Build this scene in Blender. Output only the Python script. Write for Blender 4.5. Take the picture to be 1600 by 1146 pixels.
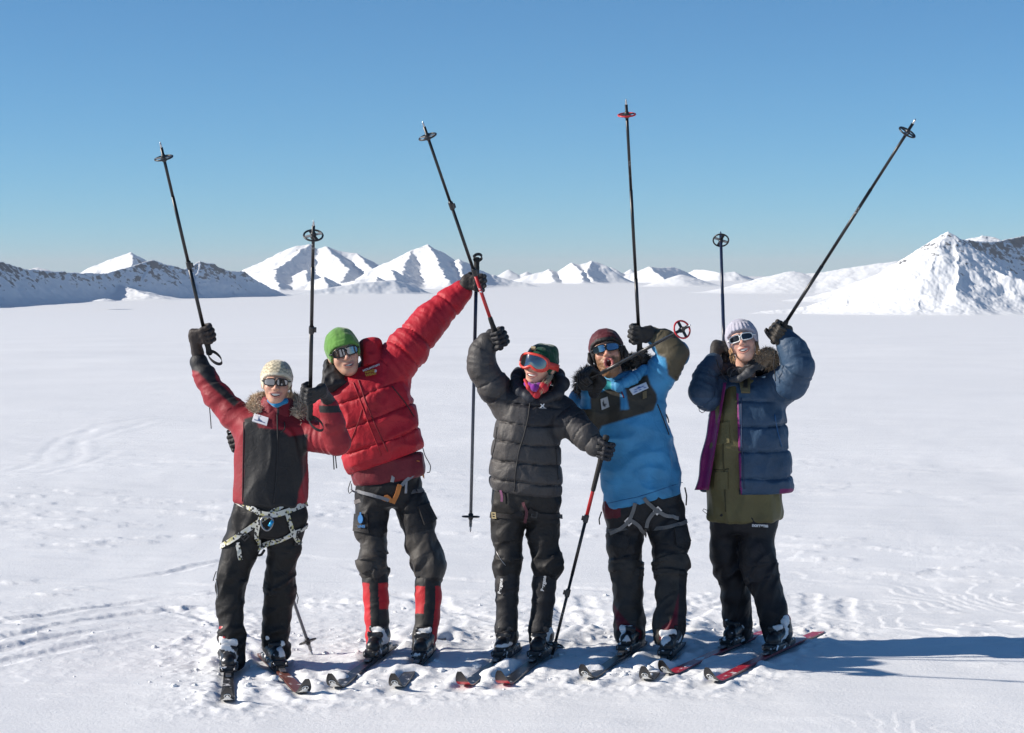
import bpy, math, random
import numpy as np

# ------------------------------------------------------------------ clean
for o in list(bpy.data.objects):
    bpy.data.objects.remove(o, do_unlink=True)
scene = bpy.context.scene
COL = scene.collection
R_ = math.radians
random.seed(7)
rng = np.random.default_rng(11)

# ------------------------------------------------------------------ camera, sky, sun, exposure
F = 3430.0            # focal length in pixels of the 1600 px wide picture
CAM_H = 2.05
HORIZON = 430.0
PITCH = math.atan((573.0 - HORIZON) / F)
cam = bpy.data.cameras.new("camera")
cam.sensor_width = 36.0
cam.lens = 36.0 * F / 1600.0
cam.clip_start = 0.1
cam.clip_end = 90000
cam_o = bpy.data.objects.new("camera", cam)
cam_o.location = (0, 0, CAM_H)
cam_o.rotation_euler = (math.pi / 2 - PITCH, 0, 0)
COL.objects.link(cam_o)
scene.camera = cam_o

SUN_EL = R_(27.0)
SUN_AZ = R_(-4.0)      # sun stands to the left of the group, a little in front of it
world = bpy.data.worlds.new("World")
scene.world = world
world.use_nodes = True
wn = world.node_tree.nodes
wl = world.node_tree.links
wn.clear()
w_out = wn.new("ShaderNodeOutputWorld")
w_bg = wn.new("ShaderNodeBackground")
w_sky = wn.new("ShaderNodeTexSky")
w_sky.sky_type = 'NISHITA'
w_sky.sun_disc = False
w_sky.sun_elevation = SUN_EL
w_sky.sun_rotation = -(math.pi / 2 - SUN_AZ)
w_sky.altitude = 2500
w_sky.air_density = 0.89
w_sky.dust_density = 0.24
w_sky.ozone_density = 8.2
w_bg.inputs["Strength"].default_value = 0.097
# the horizon lies a little below eye level on this plateau
w_tc = wn.new("ShaderNodeTexCoord")
w_vm = wn.new("ShaderNodeVectorMath"); w_vm.operation = 'MULTIPLY_ADD'
w_vm.inputs[1].default_value = (1, 1, 1.05); w_vm.inputs[2].default_value = (0, 0, 0.0104)
w_nm = wn.new("ShaderNodeVectorMath"); w_nm.operation = 'NORMALIZE'
wl.new(w_tc.outputs["Generated"], w_vm.inputs[0]); wl.new(w_vm.outputs[0], w_nm.inputs[0]); wl.new(w_nm.outputs[0], w_sky.inputs[0])
w_mx = wn.new("ShaderNodeMix"); w_mx.data_type = 'RGBA'; w_mx.blend_type = 'MULTIPLY'; w_mx.inputs[0].default_value = 1.0
w_mx.inputs[7].default_value = (0.86, 1.06, 0.945, 1)      # white balance of the picture
wl.new(w_sky.outputs[0], w_mx.inputs[6]); wl.new(w_mx.outputs[2], w_bg.inputs[0])
wl.new(w_bg.outputs[0], w_out.inputs[0])

sun = bpy.data.lights.new("sun", 'SUN')
sun.energy = 5.0
sun.angle = R_(0.53)
sun.color = (1.0, 0.92, 0.82)
sun_o = bpy.data.objects.new("sun", sun)
COL.objects.link(sun_o)
from mathutils import Vector, Matrix
LDIR = Vector((math.cos(SUN_AZ) * math.cos(SUN_EL), -math.sin(SUN_AZ) * math.cos(SUN_EL), -math.sin(SUN_EL)))
sun_o.rotation_euler = LDIR.to_track_quat('-Z', 'Y').to_euler()
sun_o.location = (-20, 5, 15)

vs = scene.view_settings
vs.view_transform = 'Standard'
vs.look = 'None'
vs.exposure = 0.37
vs.gamma = 1.0
scene.render.engine = 'CYCLES'
scene.render.resolution_x = 1024
scene.render.resolution_y = 733

# ------------------------------------------------------------------ pixel -> place
FW = np.array([0, math.cos(PITCH), -math.sin(PITCH)])
UPV = np.array([0, math.sin(PITCH), math.cos(PITCH)])
RT = np.array([1.0, 0, 0])
EYE = np.array([0, 0, CAM_H])

def ray(px, py):
    return FW + RT * ((px - 800.0) / F) + UPV * (-(py - 573.0) / F)

def W(px, py, Y):
    d = ray(px, py)
    return EYE + d * (Y / d[1])

def depth_of_row(row):
    return F * CAM_H / (row - HORIZON)

def G(px, row):
    d = ray(px, row)
    return EYE + d * (-CAM_H / d[2])

def to_px(P):
    """positions (n,3) -> picture pixels (n,2)"""
    q = np.asarray(P, float) - EYE
    z = q @ FW
    return np.stack([800 + F * (q @ RT) / z, 573 - F * (q @ UPV) / z], 1)

def solve(p0, px, py, L, sign):
    """point on the ray of a pixel at distance L from p0, nearer (-1) or farther (+1)"""
    d = ray(px, py); d = d / np.linalg.norm(d)
    oc = EYE - p0
    b = d @ oc
    c = oc @ oc - L * L
    disc = max(b * b - c, 0.0)
    t = -b + sign * math.sqrt(disc)
    return EYE + d * t

def nrm(v):
    v = np.asarray(v, float)
    return v / (np.linalg.norm(v) + 1e-12)

# ------------------------------------------------------------------ noise
_perm = np.arange(256); np.random.default_rng(3).shuffle(_perm)
PERM = np.concatenate([_perm, _perm, _perm]).astype(np.int32)
_g = np.random.default_rng(5).normal(size=(256, 3)); GRAD = (_g / np.linalg.norm(_g, axis=1)[:, None]).astype(np.float32)

GX, GY, GZ = [np.ascontiguousarray(GRAD[:, i]) for i in range(3)]
def _perlin(P):
    i = np.floor(P).astype(np.int32)
    fx, fy, fz = [P[:, k] - i[:, k] for k in range(3)]
    ix, iy, iz = [i[:, k] & 255 for k in range(3)]
    u, v, w = [q * q * q * (q * (q * 6 - 15) + 10) for q in (fx, fy, fz)]
    r = []
    for dx in (0, 1):
        hx = PERM[ix + dx]
        X = fx - dx
        for dy in (0, 1):
            hy = PERM[hx + iy + dy] + iz
            Y = fy - dy
            h0 = PERM[hy]; h1 = PERM[hy + 1]
            t = GX[h0] * X + GY[h0] * Y; t += GZ[h0] * fz
            q = GX[h1] * X + GY[h1] * Y; q += GZ[h1] * (fz - 1)
            r.append(t + w * (q - t))
    a = r[0] + v * (r[1] - r[0]); b = r[2] + v * (r[3] - r[2])
    return (a + u * (b - a)) * np.float32(1.5)

from concurrent.futures import ThreadPoolExecutor
_POOL = ThreadPoolExecutor(4)
def perlin(P):
    P = np.asarray(P, np.float32)
    n = len(P)
    if n < 24000:
        return _perlin(P)
    c = 12000
    return np.concatenate(list(_POOL.map(_perlin, [P[i:i + c] for i in range(0, n, c)])))

def fbm(P, oct=4, gain=0.5, lac=2.03):
    P = np.asarray(P, np.float32)
    a = 1.0; s = 0
    for k in range(oct):
        s = s + a * perlin(P + 17.3 * k)
        P = P * lac; a *= gain
    return s

def xy0(x, y, f, z=0.0):
    return np.stack([x * f, y * f, np.full_like(x, z)], 1)

def sstep(a, b, x):
    t = np.clip((x - a) / (b - a), 0, 1)
    return t * t * (3 - 2 * t)

# ------------------------------------------------------------------ mesh helpers
def link(o, parent=None):
    COL.objects.link(o)
    if parent is not None:
        o.parent = parent
    return o

def mesh_np(name, V, Q, mat, parent=None, origin=None, colors=None, smooth=True, faces=None):
    """one mesh object; Q is an (n,4) or (n,3) array, faces a list of further polygons"""
    V = np.asarray(V, np.float64)
    if origin is not None:
        V = V - np.asarray(origin)
    me = bpy.data.meshes.new(name)
    polys = []
    if faces is not None:
        me.from_pydata(V.tolist(), [], [list(map(int, f)) for f in faces])
    else:
        Q = np.asarray(Q, np.int32)
        n, k = Q.shape
        me.vertices.add(len(V)); me.vertices.foreach_set("co", V.astype(np.float32).ravel())
        me.loops.add(n * k); me.loops.foreach_set("vertex_index", Q.ravel())
        me.polygons.add(n)
        me.polygons.foreach_set("loop_start", np.arange(0, n * k, k, dtype=np.int32))
        me.polygons.foreach_set("loop_total", np.full(n, k, np.int32))
        me.update(calc_edges=True)
        me.validate()
    me.polygons.foreach_set("use_smooth", np.full(len(me.polygons), smooth))
    if colors is not None:
        c = np.asarray(colors, np.float32)
        if c.ndim == 1:
            c = np.tile(c, (len(V), 1))
        at = me.color_attributes.new("Col", 'FLOAT_COLOR', 'POINT')
        at.data.foreach_set("color", np.concatenate([c, np.ones((len(V), 1), np.float32)], 1).ravel())
    me.materials.append(mat)
    o = bpy.data.objects.new(name, me)
    return link(o, parent)

def thing(name, label, cat, loc, group=None):
    o = bpy.data.objects.new(name, None)
    o.location = [float(v) for v in loc]
    o.empty_display_size = 0.1
    o["label"] = label; o["category"] = cat
    if group: o["group"] = group
    return link(o)

def frame_along(d, hint=(0, 0, 1)):
    d = nrm(d)
    h = np.asarray(hint, float)
    if abs(d @ h) > 0.95:
        h = np.array([0, 1.0, 0])
    a = nrm(np.cross(h, d)); b = np.cross(d, a)
    return a, b

def tube_geo(pts, rad, n=10, closed=False, caps=True):
    pts = np.asarray(pts, float); m = len(pts)
    rad = np.broadcast_to(np.asarray(rad, float), (m,))
    V = []; a = None
    for i in range(m):
        if closed:
            t = nrm(pts[(i + 1) % m] - pts[i - 1])
        else:
            t = nrm(pts[min(i + 1, m - 1)] - pts[max(i - 1, 0)])
        if a is None:
            a, b = frame_along(t)
        else:
            a = nrm(a - t * (a @ t)); b = np.cross(t, a)
        for k in range(n):
            th = 2 * math.pi * k / n
            V.append(pts[i] + rad[i] * (math.cos(th) * a + math.sin(th) * b))
    Fc = []
    for i in range(m if closed else m - 1):
        j = (i + 1) % m
        for k in range(n):
            l = (k + 1) % n
            Fc.append([i * n + k, i * n + l, j * n + l, j * n + k])
    if caps and not closed:
        Fc.append([k for k in range(n)][::-1])
        Fc.append([(m - 1) * n + k for k in range(n)])
    return np.array(V), Fc

def merge(parts):
    V = []; Fc = []; o = 0
    for v, f in parts:
        V.append(np.asarray(v)); Fc += [[i + o for i in q] for q in f]; o += len(v)
    return np.concatenate(V), Fc

def box_geo(c, ax, half):
    c = np.asarray(c, float); X, Y, Z = [np.asarray(a, float) for a in ax]
    V = [c + X * half[0] * sx + Y * half[1] * sy + Z * half[2] * sz for sx in (-1, 1) for sy in (-1, 1) for sz in (-1, 1)]
    return np.array(V), [[0, 1, 3, 2], [4, 6, 7, 5], [0, 4, 5, 1], [2, 3, 7, 6], [0, 2, 6, 4], [1, 5, 7, 3]]

def poly(name, parts, mat, parent, origin, smooth=True, colors=None):
    V, Fc = merge(parts)
    return mesh_np(name, V, None, mat, parent, origin, colors, smooth, faces=Fc)

# ------------------------------------------------------------------ materials
MATS = {}
def new_mat(name):
    m = bpy.data.materials.new(name); m.use_nodes = True
    nt = m.node_tree
    b = nt.nodes["Principled BSDF"]
    return m, nt, b

def cloth(name, rough=0.6, weave=900.0, fold=38.0, fold_d=0.0035, sheen=0.1, var=0.16, spec=0.4):
    """fabric coloured by the garment's own colour attribute, with small creases and weave"""
    m, nt, b = new_mat(name)
    N, L = nt.nodes, nt.links
    at = N.new("ShaderNodeAttribute"); at.attribute_name = "Col"
    tc = N.new("ShaderNodeTexCoord")
    n1 = N.new("ShaderNodeTexNoise"); n1.inputs["Scale"].default_value = 9; n1.inputs["Detail"].default_value = 6
    mr = N.new("ShaderNodeMapRange"); mr.inputs[1].default_value = 0.3; mr.inputs[2].default_value = 0.7
    mr.inputs[3].default_value = 1 - var; mr.inputs[4].default_value = 1 + var
    mx = N.new("ShaderNodeMix"); mx.data_type = 'RGBA'; mx.blend_type = 'MULTIPLY'; mx.inputs[0].default_value = 1.0
    L.new(tc.outputs["Object"], n1.inputs["Vector"]); L.new(n1.outputs["Fac"], mr.inputs[0])
    L.new(at.outputs["Color"], mx.inputs[6]); L.new(mr.outputs[0], mx.inputs[7])
    L.new(mx.outputs[2], b.inputs["Base Color"])
    n2 = N.new("ShaderNodeTexNoise"); n2.inputs["Scale"].default_value = fold; n2.inputs["Detail"].default_value = 4
    n2.inputs["Distortion"].default_value = 1.2
    n3 = N.new("ShaderNodeTexNoise"); n3.inputs["Scale"].default_value = weave; n3.inputs["Detail"].default_value = 1
    L.new(tc.outputs["Object"], n2.inputs["Vector"]); L.new(tc.outputs["Object"], n3.inputs["Vector"])
    b1 = N.new("ShaderNodeBump"); b1.inputs["Strength"].default_value = 1.0; b1.inputs["Distance"].default_value = fold_d
    b2 = N.new("ShaderNodeBump"); b2.inputs["Strength"].default_value = 0.25; b2.inputs["Distance"].default_value = 0.0008
    L.new(n2.outputs["Fac"], b1.inputs["Height"]); L.new(n3.outputs["Fac"], b2.inputs["Height"])
    L.new(b1.outputs[0], b2.inputs["Normal"]); L.new(b2.outputs[0], b.inputs["Normal"])
    b.inputs["Roughness"].default_value = rough
    b.inputs["Specular IOR Level"].default_value = spec
    b.inputs["Sheen Weight"].default_value = sheen
    b.inputs["Sheen Roughness"].default_value = 0.4
    return m

def plain(name, col, rough=0.5, metal=0.0, bump=0.0, bscale=60.0, var=0.12, spec=0.5):
    m, nt, b = new_mat(name)
    N, L = nt.nodes, nt.links
    tc = N.new("ShaderNodeTexCoord")
    n = N.new("ShaderNodeTexNoise"); n.inputs["Scale"].default_value = bscale; n.inputs["Detail"].default_value = 4
    L.new(tc.outputs["Object"], n.inputs["Vector"])
    cr = N.new("ShaderNodeValToRGB")
    c = np.array(col)
    cr.color_ramp.elements[0].position = 0.3; cr.color_ramp.elements[1].position = 0.7
    cr.color_ramp.elements[0].color = (*(c * (1 - var)), 1); cr.color_ramp.elements[1].color = (*np.minimum(c * (1 + var), 1), 1)
    L.new(n.outputs["Fac"], cr.inputs[0]); L.new(cr.outputs[0], b.inputs["Base Color"])
    b.inputs["Roughness"].default_value = rough; b.inputs["Metallic"].default_value = metal
    b.inputs["Specular IOR Level"].default_value = spec
    if bump:
        bp = N.new("ShaderNodeBump"); bp.inputs["Distance"].default_value = bump; bp.inputs["Strength"].default_value = 0.8
        L.new(n.outputs["Fac"], bp.inputs["Height"]); L.new(bp.outputs[0], b.inputs["Normal"])
    return m

M_SHELL = cloth("shell_fabric", 0.62, fold=22, fold_d=0.0035)
M_DOWN = cloth("down_nylon", 0.58, fold=30, fold_d=0.0035, sheen=0.05, spec=0.4)
M_PANTS = cloth("trouser_fabric", 0.58, fold=16, fold_d=0.005, spec=0.3, sheen=0.05)
M_KNIT = cloth("knit_wool", 0.9, weave=260, fold=120, fold_d=0.002, sheen=0.5, spec=0.2)
M_GLOVE = cloth("glove_fabric", 0.6, fold=60, fold_d=0.003)
def webbing_mat():
    m, nt, b = new_mat("patterned_webbing")
    N, L = nt.nodes, nt.links
    tc = N.new("ShaderNodeTexCoord")
    v = N.new("ShaderNodeTexVoronoi"); v.inputs["Scale"].default_value = 95; v.inputs["Randomness"].default_value = 0.55
    L.new(tc.outputs["Object"], v.inputs["Vector"])
    cr = N.new("ShaderNodeValToRGB"); cr.color_ramp.interpolation = 'CONSTANT'
    e = cr.color_ramp.elements
    e[0].position = 0; e[0].color = (0.58, 0.57, 0.50, 1); e[1].position = 0.45; e[1].color = (0.03, 0.03, 0.03, 1)
    x = e.new(0.74); x.color = (0.48, 0.44, 0.20, 1); x = e.new(0.86); x.color = (0.6, 0.6, 0.58, 1)
    sc = N.new("ShaderNodeSeparateColor"); L.new(v.outputs["Color"], sc.inputs[0])
    L.new(sc.outputs[0], cr.inputs[0]); L.new(cr.outputs[0], b.inputs["Base Color"])
    b.inputs["Roughness"].default_value = 0.7
    return m
M_WEBPAT = webbing_mat()
M_WEB = cloth("webbing", 0.7, fold=200, fold_d=0.0006)
M_PRINT = cloth("print", 0.6, fold=60, fold_d=0.0003, var=0.05)
M_HAIR = cloth("hair_fur", 0.55, fold=80, fold_d=0.0, sheen=0.2, var=0.25)
M_BOOT = cloth("boot_plastic", 0.38, fold=40, fold_d=0.001, sheen=0, spec=0.5)

def skin_mat():
    m, nt, b = new_mat("skin")
    N, L = nt.nodes, nt.links
    at = N.new("ShaderNodeAttribute"); at.attribute_name = "Col"
    tc = N.new("ShaderNodeTexCoord")
    n = N.new("ShaderNodeTexNoise"); n.inputs["Scale"].default_value = 55; n.inputs["Detail"].default_value = 5
    L.new(tc.outputs["Object"], n.inputs["Vector"])
    mr = N.new("ShaderNodeMapRange"); mr.inputs[3].default_value = 0.76; mr.inputs[4].default_value = 1.2
    L.new(n.outputs["Fac"], mr.inputs[0])
    mx = N.new("ShaderNodeMix"); mx.data_type = 'RGBA'; mx.blend_type = 'MULTIPLY'; mx.inputs[0].default_value = 1
    L.new(at.outputs["Color"], mx.inputs[6]); L.new(mr.outputs[0], mx.inputs[7]); L.new(mx.outputs[2], b.inputs["Base Color"])
    b.inputs["Roughness"].default_value = 0.48
    b.inputs["Subsurface Weight"].default_value = 0.15
    b.inputs["Subsurface Radius"].default_value = (0.012, 0.005, 0.003)
    b.inputs["Subsurface Scale"].default_value = 0.5
    return m
M_SKIN = skin_mat()
M_BLACK = plain("black_rubber", (0.012, 0.012, 0.013), 0.55)
M_CORD = plain("black_cord", (0.015, 0.015, 0.017), 0.7)
M_ALU = plain("grey_alloy", (0.28, 0.28, 0.29), 0.35, 0.8)
M_STEEL = plain("steel", (0.45, 0.45, 0.46), 0.3, 1.0)
M_FRAME_BLACK = plain("frame_black", (0.01, 0.01, 0.012), 0.25)
M_FRAME_WHITE = plain("frame_white", (0.75, 0.75, 0.74), 0.3, var=0.03)
M_FRAME_RED = plain("frame_red", (0.62, 0.05, 0.035), 0.35)
M_LENS = plain("mirror_lens", (0.26, 0.26, 0.27), 0.07, 0.95, var=0.02)
M_LENS_DARK = plain("dark_lens", (0.035, 0.045, 0.06), 0.06, 0.6, var=0.02)
M_TEETH = plain("teeth", (0.75, 0.72, 0.66), 0.25, var=0.03)
M_EYE = plain("eye_white", (0.7, 0.7, 0.68), 0.2)
M_BLUE = plain("blue_anodised", (0.03, 0.32, 0.62), 0.3, 0.5)

# ------------------------------------------------------------------ implicit garments
def smin(a, b, k):
    h = np.maximum(k - np.abs(a - b), 0) / k
    return np.minimum(a, b) - h * h * k * 0.25

def smax(a, b, k):
    return -smin(-a, -b, k)

class Chain:
    """limb: points with radii; bulge(s, p) is added to the radius (s = metres along the limb)"""
    def __init__(self, pts, rad, k=0.03, bulge=None, flat=1.0):
        self.p = np.asarray(pts, float); self.r = np.asarray(rad, float); self.k = k; self.bulge = bulge
        self.cum = np.concatenate([[0], np.cumsum(np.linalg.norm(np.diff(self.p, axis=0), axis=1))])
        self.lo = (self.p - self.r[:, None]).min(0); self.hi = (self.p + self.r[:, None]).max(0)
    def ev(self, P):
        if len(P) > 4000:                      # far from this limb a rough bound is enough
            o = np.maximum(np.maximum(self.lo - 0.10 - P, P - self.hi - 0.10), 0).max(1)
            m = o <= 0
            out = o + 0.09
            if m.any(): out[m] = self.ev2(P[m])
            return out
        return self.ev2(P)
    def ev2(self, P):
        best = None
        for i in range(len(self.p) - 1):
            a, b = self.p[i], self.p[i + 1]
            ba = b - a; q = P - a
            t = np.clip(q @ ba / (ba @ ba + 1e-12), 0, 1)
            d = np.linalg.norm(q - t[:, None] * ba, axis=1) - (self.r[i] + (self.r[i + 1] - self.r[i]) * t)
            s = self.cum[i] + t * (self.cum[i + 1] - self.cum[i])
            if best is None:
                best = d; S = s
            else:
                S = np.where(d < best, s, S)
                best = smin(best, d, self.k)
        if self.bulge is not None:
            best = best - self.bulge(S, P)
        return best

class Loft:
    """trunk: stations (centre, half width, half depth) along an axis"""
    def __init__(self, A, B, u, st, n=2.4, bulge=None, cap=0.02, hem=0.0):
        self.hem = hem
        self.A = np.asarray(A, float); ax = np.asarray(B, float) - self.A
        self.L = np.linalg.norm(ax); self.a = ax / self.L
        u = np.asarray(u, float); u = u - self.a * (u @ self.a); self.u = nrm(u)
        self.v = np.cross(self.a, self.u)
        if self.v[1] > 0: self.v = -self.v        # v points to the front
        S = []
        for c, w, d in st:
            q = np.asarray(c) - self.A
            S.append((q @ self.a, q @ self.u, q @ self.v, w, d))
        S.sort()
        S = np.array(S)
        tt = np.linspace(S[0, 0], S[-1, 0], 60)
        self.tt = tt
        ker = np.array([1, 2, 3, 2, 1]) / 9.0
        def sm(c):
            y = np.interp(tt, S[:, 0], S[:, c]); yp = np.pad(y, 2, mode='edge')
            return np.convolve(yp, ker, 'valid')
        self.cu, self.cv, self.w, self.d = sm(1), sm(2), sm(3), sm(4)
        self.n = n; self.bulge = bulge; self.cap = cap
        m = max(self.w.max(), self.d.max())
        e = np.stack([self.A + self.a * tt[0], self.A + self.a * tt[-1]])
        self.lo = e.min(0) - m; self.hi = e.max(0) + m
    def ev(self, P):
        if len(P) > 4000:
            o = np.maximum(np.maximum(self.lo - 0.06 - P, P - self.hi - 0.06), 0).max(1)
            m = o <= 0
            out = o + 0.06
            if m.any(): out[m] = self.ev2(P[m])
            return out
        return self.ev2(P)
    def ev2(self, P):
        q = P - self.A
        t = q @ self.a
        w = np.interp(t, self.tt, self.w); d = np.interp(t, self.tt, self.d)
        x = (q @ self.u - np.interp(t, self.tt, self.cu)) / w
        y = (q @ self.v - np.interp(t, self.tt, self.cv)) / d
        r = (np.abs(x) ** self.n + np.abs(y) ** self.n) ** (1 / self.n)
        D = (r - 1) * np.minimum(w, d)
        if self.bulge is not None:
            D = D - self.bulge(t, P)
        D = smax(D, self.tt[0] - t + self.hem * perlin(P * 14.0) if self.hem else self.tt[0] - t, self.cap)
        D = smax(D, t - self.tt[-1], self.cap)
        return D

class Field:
    def __init__(self, prims, k=0.04, post=None, pad=0.03):
        self.prims = prims; self.k = k; self.post = post
        self.lo = np.min([p.lo for p in prims], 0) - pad; self.hi = np.max([p.hi for p in prims], 0) + pad
    def __call__(self, P):
        P = np.asarray(P, float)
        d = self.prims[0].ev(P)
        for pr in self.prims[1:]:
            d = smin(d, pr.ev(P), self.k)
        if self.post is not None:
            d = self.post(P, d)
        return d

class Fn:
    """a field given by a plain function and a box"""
    def __init__(self, fn, lo, hi):
        self.fn = fn; self.lo = np.asarray(lo, float); self.hi = np.asarray(hi, float)
    def __call__(self, P):
        return self.fn(np.asarray(P, float))

def surface_nets(f, axes=None, h=0.006):
    if axes is None:
        axes = [np.arange(f.lo[i] - h, f.hi[i] + 2 * h, h) for i in range(3)]
    B = 4
    axes = [a if (len(a) - 1) % B == 0 else np.concatenate([a, a[-1] + (a[-1] - a[-2]) * np.arange(1, B - (len(a) - 1) % B + 1)]) for a in axes]
    nx, ny, nz = [len(a) for a in axes]
    ca = [a[::B] for a in axes]
    CX, CY, CZ = np.meshgrid(*ca, indexing='ij')
    cd = f(np.stack([CX.ravel(), CY.ravel(), CZ.ravel()], 1)).reshape(CX.shape).astype(np.float32)
    # block is active when any corner is close enough to the surface
    step = [np.diff(a) for a in ca]
    diag = np.sqrt(step[0][:, None, None] ** 2 + step[1][None, :, None] ** 2 + step[2][None, None, :] ** 2)
    mn = None; sg_lo = None
    for i in (0, 1):
        for j in (0, 1):
            for k in (0, 1):
                c = cd[i:cd.shape[0] - 1 + i, j:cd.shape[1] - 1 + j, k:cd.shape[2] - 1 + k]
                mn = np.abs(c) if mn is None else np.minimum(mn, np.abs(c))
    act = mn < diag * 0.62
    V = np.empty((nx, ny, nz), np.float32)
    sgn = np.where(cd < 0, -1.0, 1.0).astype(np.float32)
    V[:-1, :-1, :-1] = np.repeat(np.repeat(np.repeat(sgn[:-1, :-1, :-1], B, 0), B, 1), B, 2)
    V[-1] = 1; V[:, -1] = 1; V[:, :, -1] = 1
    m = np.zeros((nx, ny, nz), bool)
    fa = np.repeat(np.repeat(np.repeat(act, B, 0), B, 1), B, 2)
    m[:-1, :-1, :-1] |= fa; m[1:, 1:, 1:] |= fa; m[1:, :-1, :-1] |= fa; m[:-1, 1:, :-1] |= fa
    m[:-1, :-1, 1:] |= fa; m[1:, 1:, :-1] |= fa; m[1:, :-1, 1:] |= fa; m[:-1, 1:, 1:] |= fa
    I, J, K = np.nonzero(m)
    pts = np.stack([axes[0][I], axes[1][J], axes[2][K]], 1)
    c = 15000
    V[I, J, K] = np.concatenate(list(_POOL.map(f, [pts[i:i + c] for i in range(0, len(pts), c)])))
    ins = V < 0
    cnt = np.zeros((nx - 1, ny - 1, nz - 1), np.int8)
    for i in (0, 1):
        for j in (0, 1):
            for k in (0, 1):
                cnt += ins[i:nx - 1 + i, j:ny - 1 + j, k:nz - 1 + k]
    cell = (cnt > 0) & (cnt < 8)
    I, J, K = np.nonzero(cell)
    idx = np.full(cell.shape, -1, np.int32); idx[I, J, K] = np.arange(len(I))
    corner = {}
    for i in (0, 1):
        for j in (0, 1):
            for k in (0, 1):
                corner[i, j, k] = V[I + i, J + j, K + k]
    acc = np.zeros((len(I), 3)); n = np.zeros(len(I))
    x0 = np.stack([axes[0][I], axes[1][J], axes[2][K]], 1)
    sz = np.stack([axes[0][I + 1], axes[1][J + 1], axes[2][K + 1]], 1) - x0
    for ax in range(3):
        for a in (0, 1):
            for b in (0, 1):
                c0 = [a, b]; c0.insert(ax, 0); c1 = [a, b]; c1.insert(ax, 1)
                v0 = corner[tuple(c0)]; v1 = corner[tuple(c1)]
                cr = (v0 < 0) != (v1 < 0)
                t = np.where(cr, v0 / np.where(cr, v0 - v1, 1), 0)
                pos = np.tile(np.array(c0, float), (len(I), 1)); pos[:, ax] = t
                acc += np.where(cr[:, None], pos, 0); n += cr
    P = x0 + sz * acc / n[:, None]
    quads = []
    for ax in range(3):
        sl0 = [slice(1, -1)] * 3; sl0[ax] = slice(0, -1)
        sl1 = [slice(1, -1)] * 3; sl1[ax] = slice(1, None)
        s0 = ins[tuple(sl0)]; s1 = ins[tuple(sl1)]
        for flip in (0, 1):
            e = (s0 & ~s1) if flip == 0 else (~s0 & s1)
            A, Bq, C = np.nonzero(e)
            g = [A, Bq, C]
            for q in range(3):
                if q != ax: g[q] = g[q] + 1
            o1, o2 = [q for q in range(3) if q != ax]
            def at(d1, d2):
                h_ = [g[0], g[1], g[2]]
                h_[o1] = h_[o1] + d1; h_[o2] = h_[o2] + d2
                return idx[h_[0], h_[1], h_[2]]
            q4 = np.stack([at(-1, -1), at(0, -1), at(0, 0), at(-1, 0)], 1)
            if (flip == 1) ^ (ax == 1):
                q4 = q4[:, ::-1]
            quads.append(q4)
    Q = np.concatenate(quads)
    Q = Q[(Q >= 0).all(1)]
    return P, Q

def build(name, f, mat, parent, origin, color, h=0.006, axes=None):
    P, Q = surface_nets(f, axes, h)
    c = color(P) if callable(color) else np.asarray(color, float)
    return mesh_np(name, P, Q, mat, parent, origin, c)

def hit(f, pix, Y0, back=0.45, iters=26):
    """points where the lines of sight of some pixels meet a garment, with normals"""
    pix = np.asarray(pix, float)
    D = np.array([ray(a, b) for a, b in pix]); D = D / np.linalg.norm(D, axis=1)[:, None]
    t = (Y0 - back) / D[:, 1]
    for _ in range(iters):
        d = f(EYE + D * t[:, None])
        t = t + np.clip(d * 0.85, -0.03, 0.06)
    t = np.where(np.abs(d) < 0.02, t, Y0 / D[:, 1] - 0.1)
    P = EYE + D * t[:, None]
    return P, grad(f, P)

def grad(f, P, e=0.006):
    n = np.stack([f(P + np.eye(3)[i] * e) - f(P - np.eye(3)[i] * e) for i in range(3)], 1)
    return n / (np.linalg.norm(n, axis=1)[:, None] + 1e-9)

def ring_hits(f, c, u, v, R=0.3, n=40):
    """closed loop round a limb: march inwards from radius R"""
    th = np.linspace(0, 2 * math.pi, n, endpoint=False)
    D = np.cos(th)[:, None] * np.asarray(u) + np.sin(th)[:, None] * np.asarray(v)
    r = np.full(n, R)
    for _ in range(28):
        d = f(np.asarray(c) + D * r[:, None]); r = np.maximum(r - np.clip(d * 0.85, -0.02, 0.05), 0.01)
    P = np.asarray(c) + D * r[:, None]
    return P, grad(f, P)

def resample(pts, step):
    pts = np.asarray(pts, float)
    s = np.concatenate([[0], np.cumsum(np.linalg.norm(np.diff(pts, axis=0), axis=1))])
    n = max(int(s[-1] / step), 2)
    q = np.linspace(0, s[-1], n + 1)
    return np.stack([np.interp(q, s, pts[:, i]) for i in range(pts.shape[1])], 1)

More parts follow.
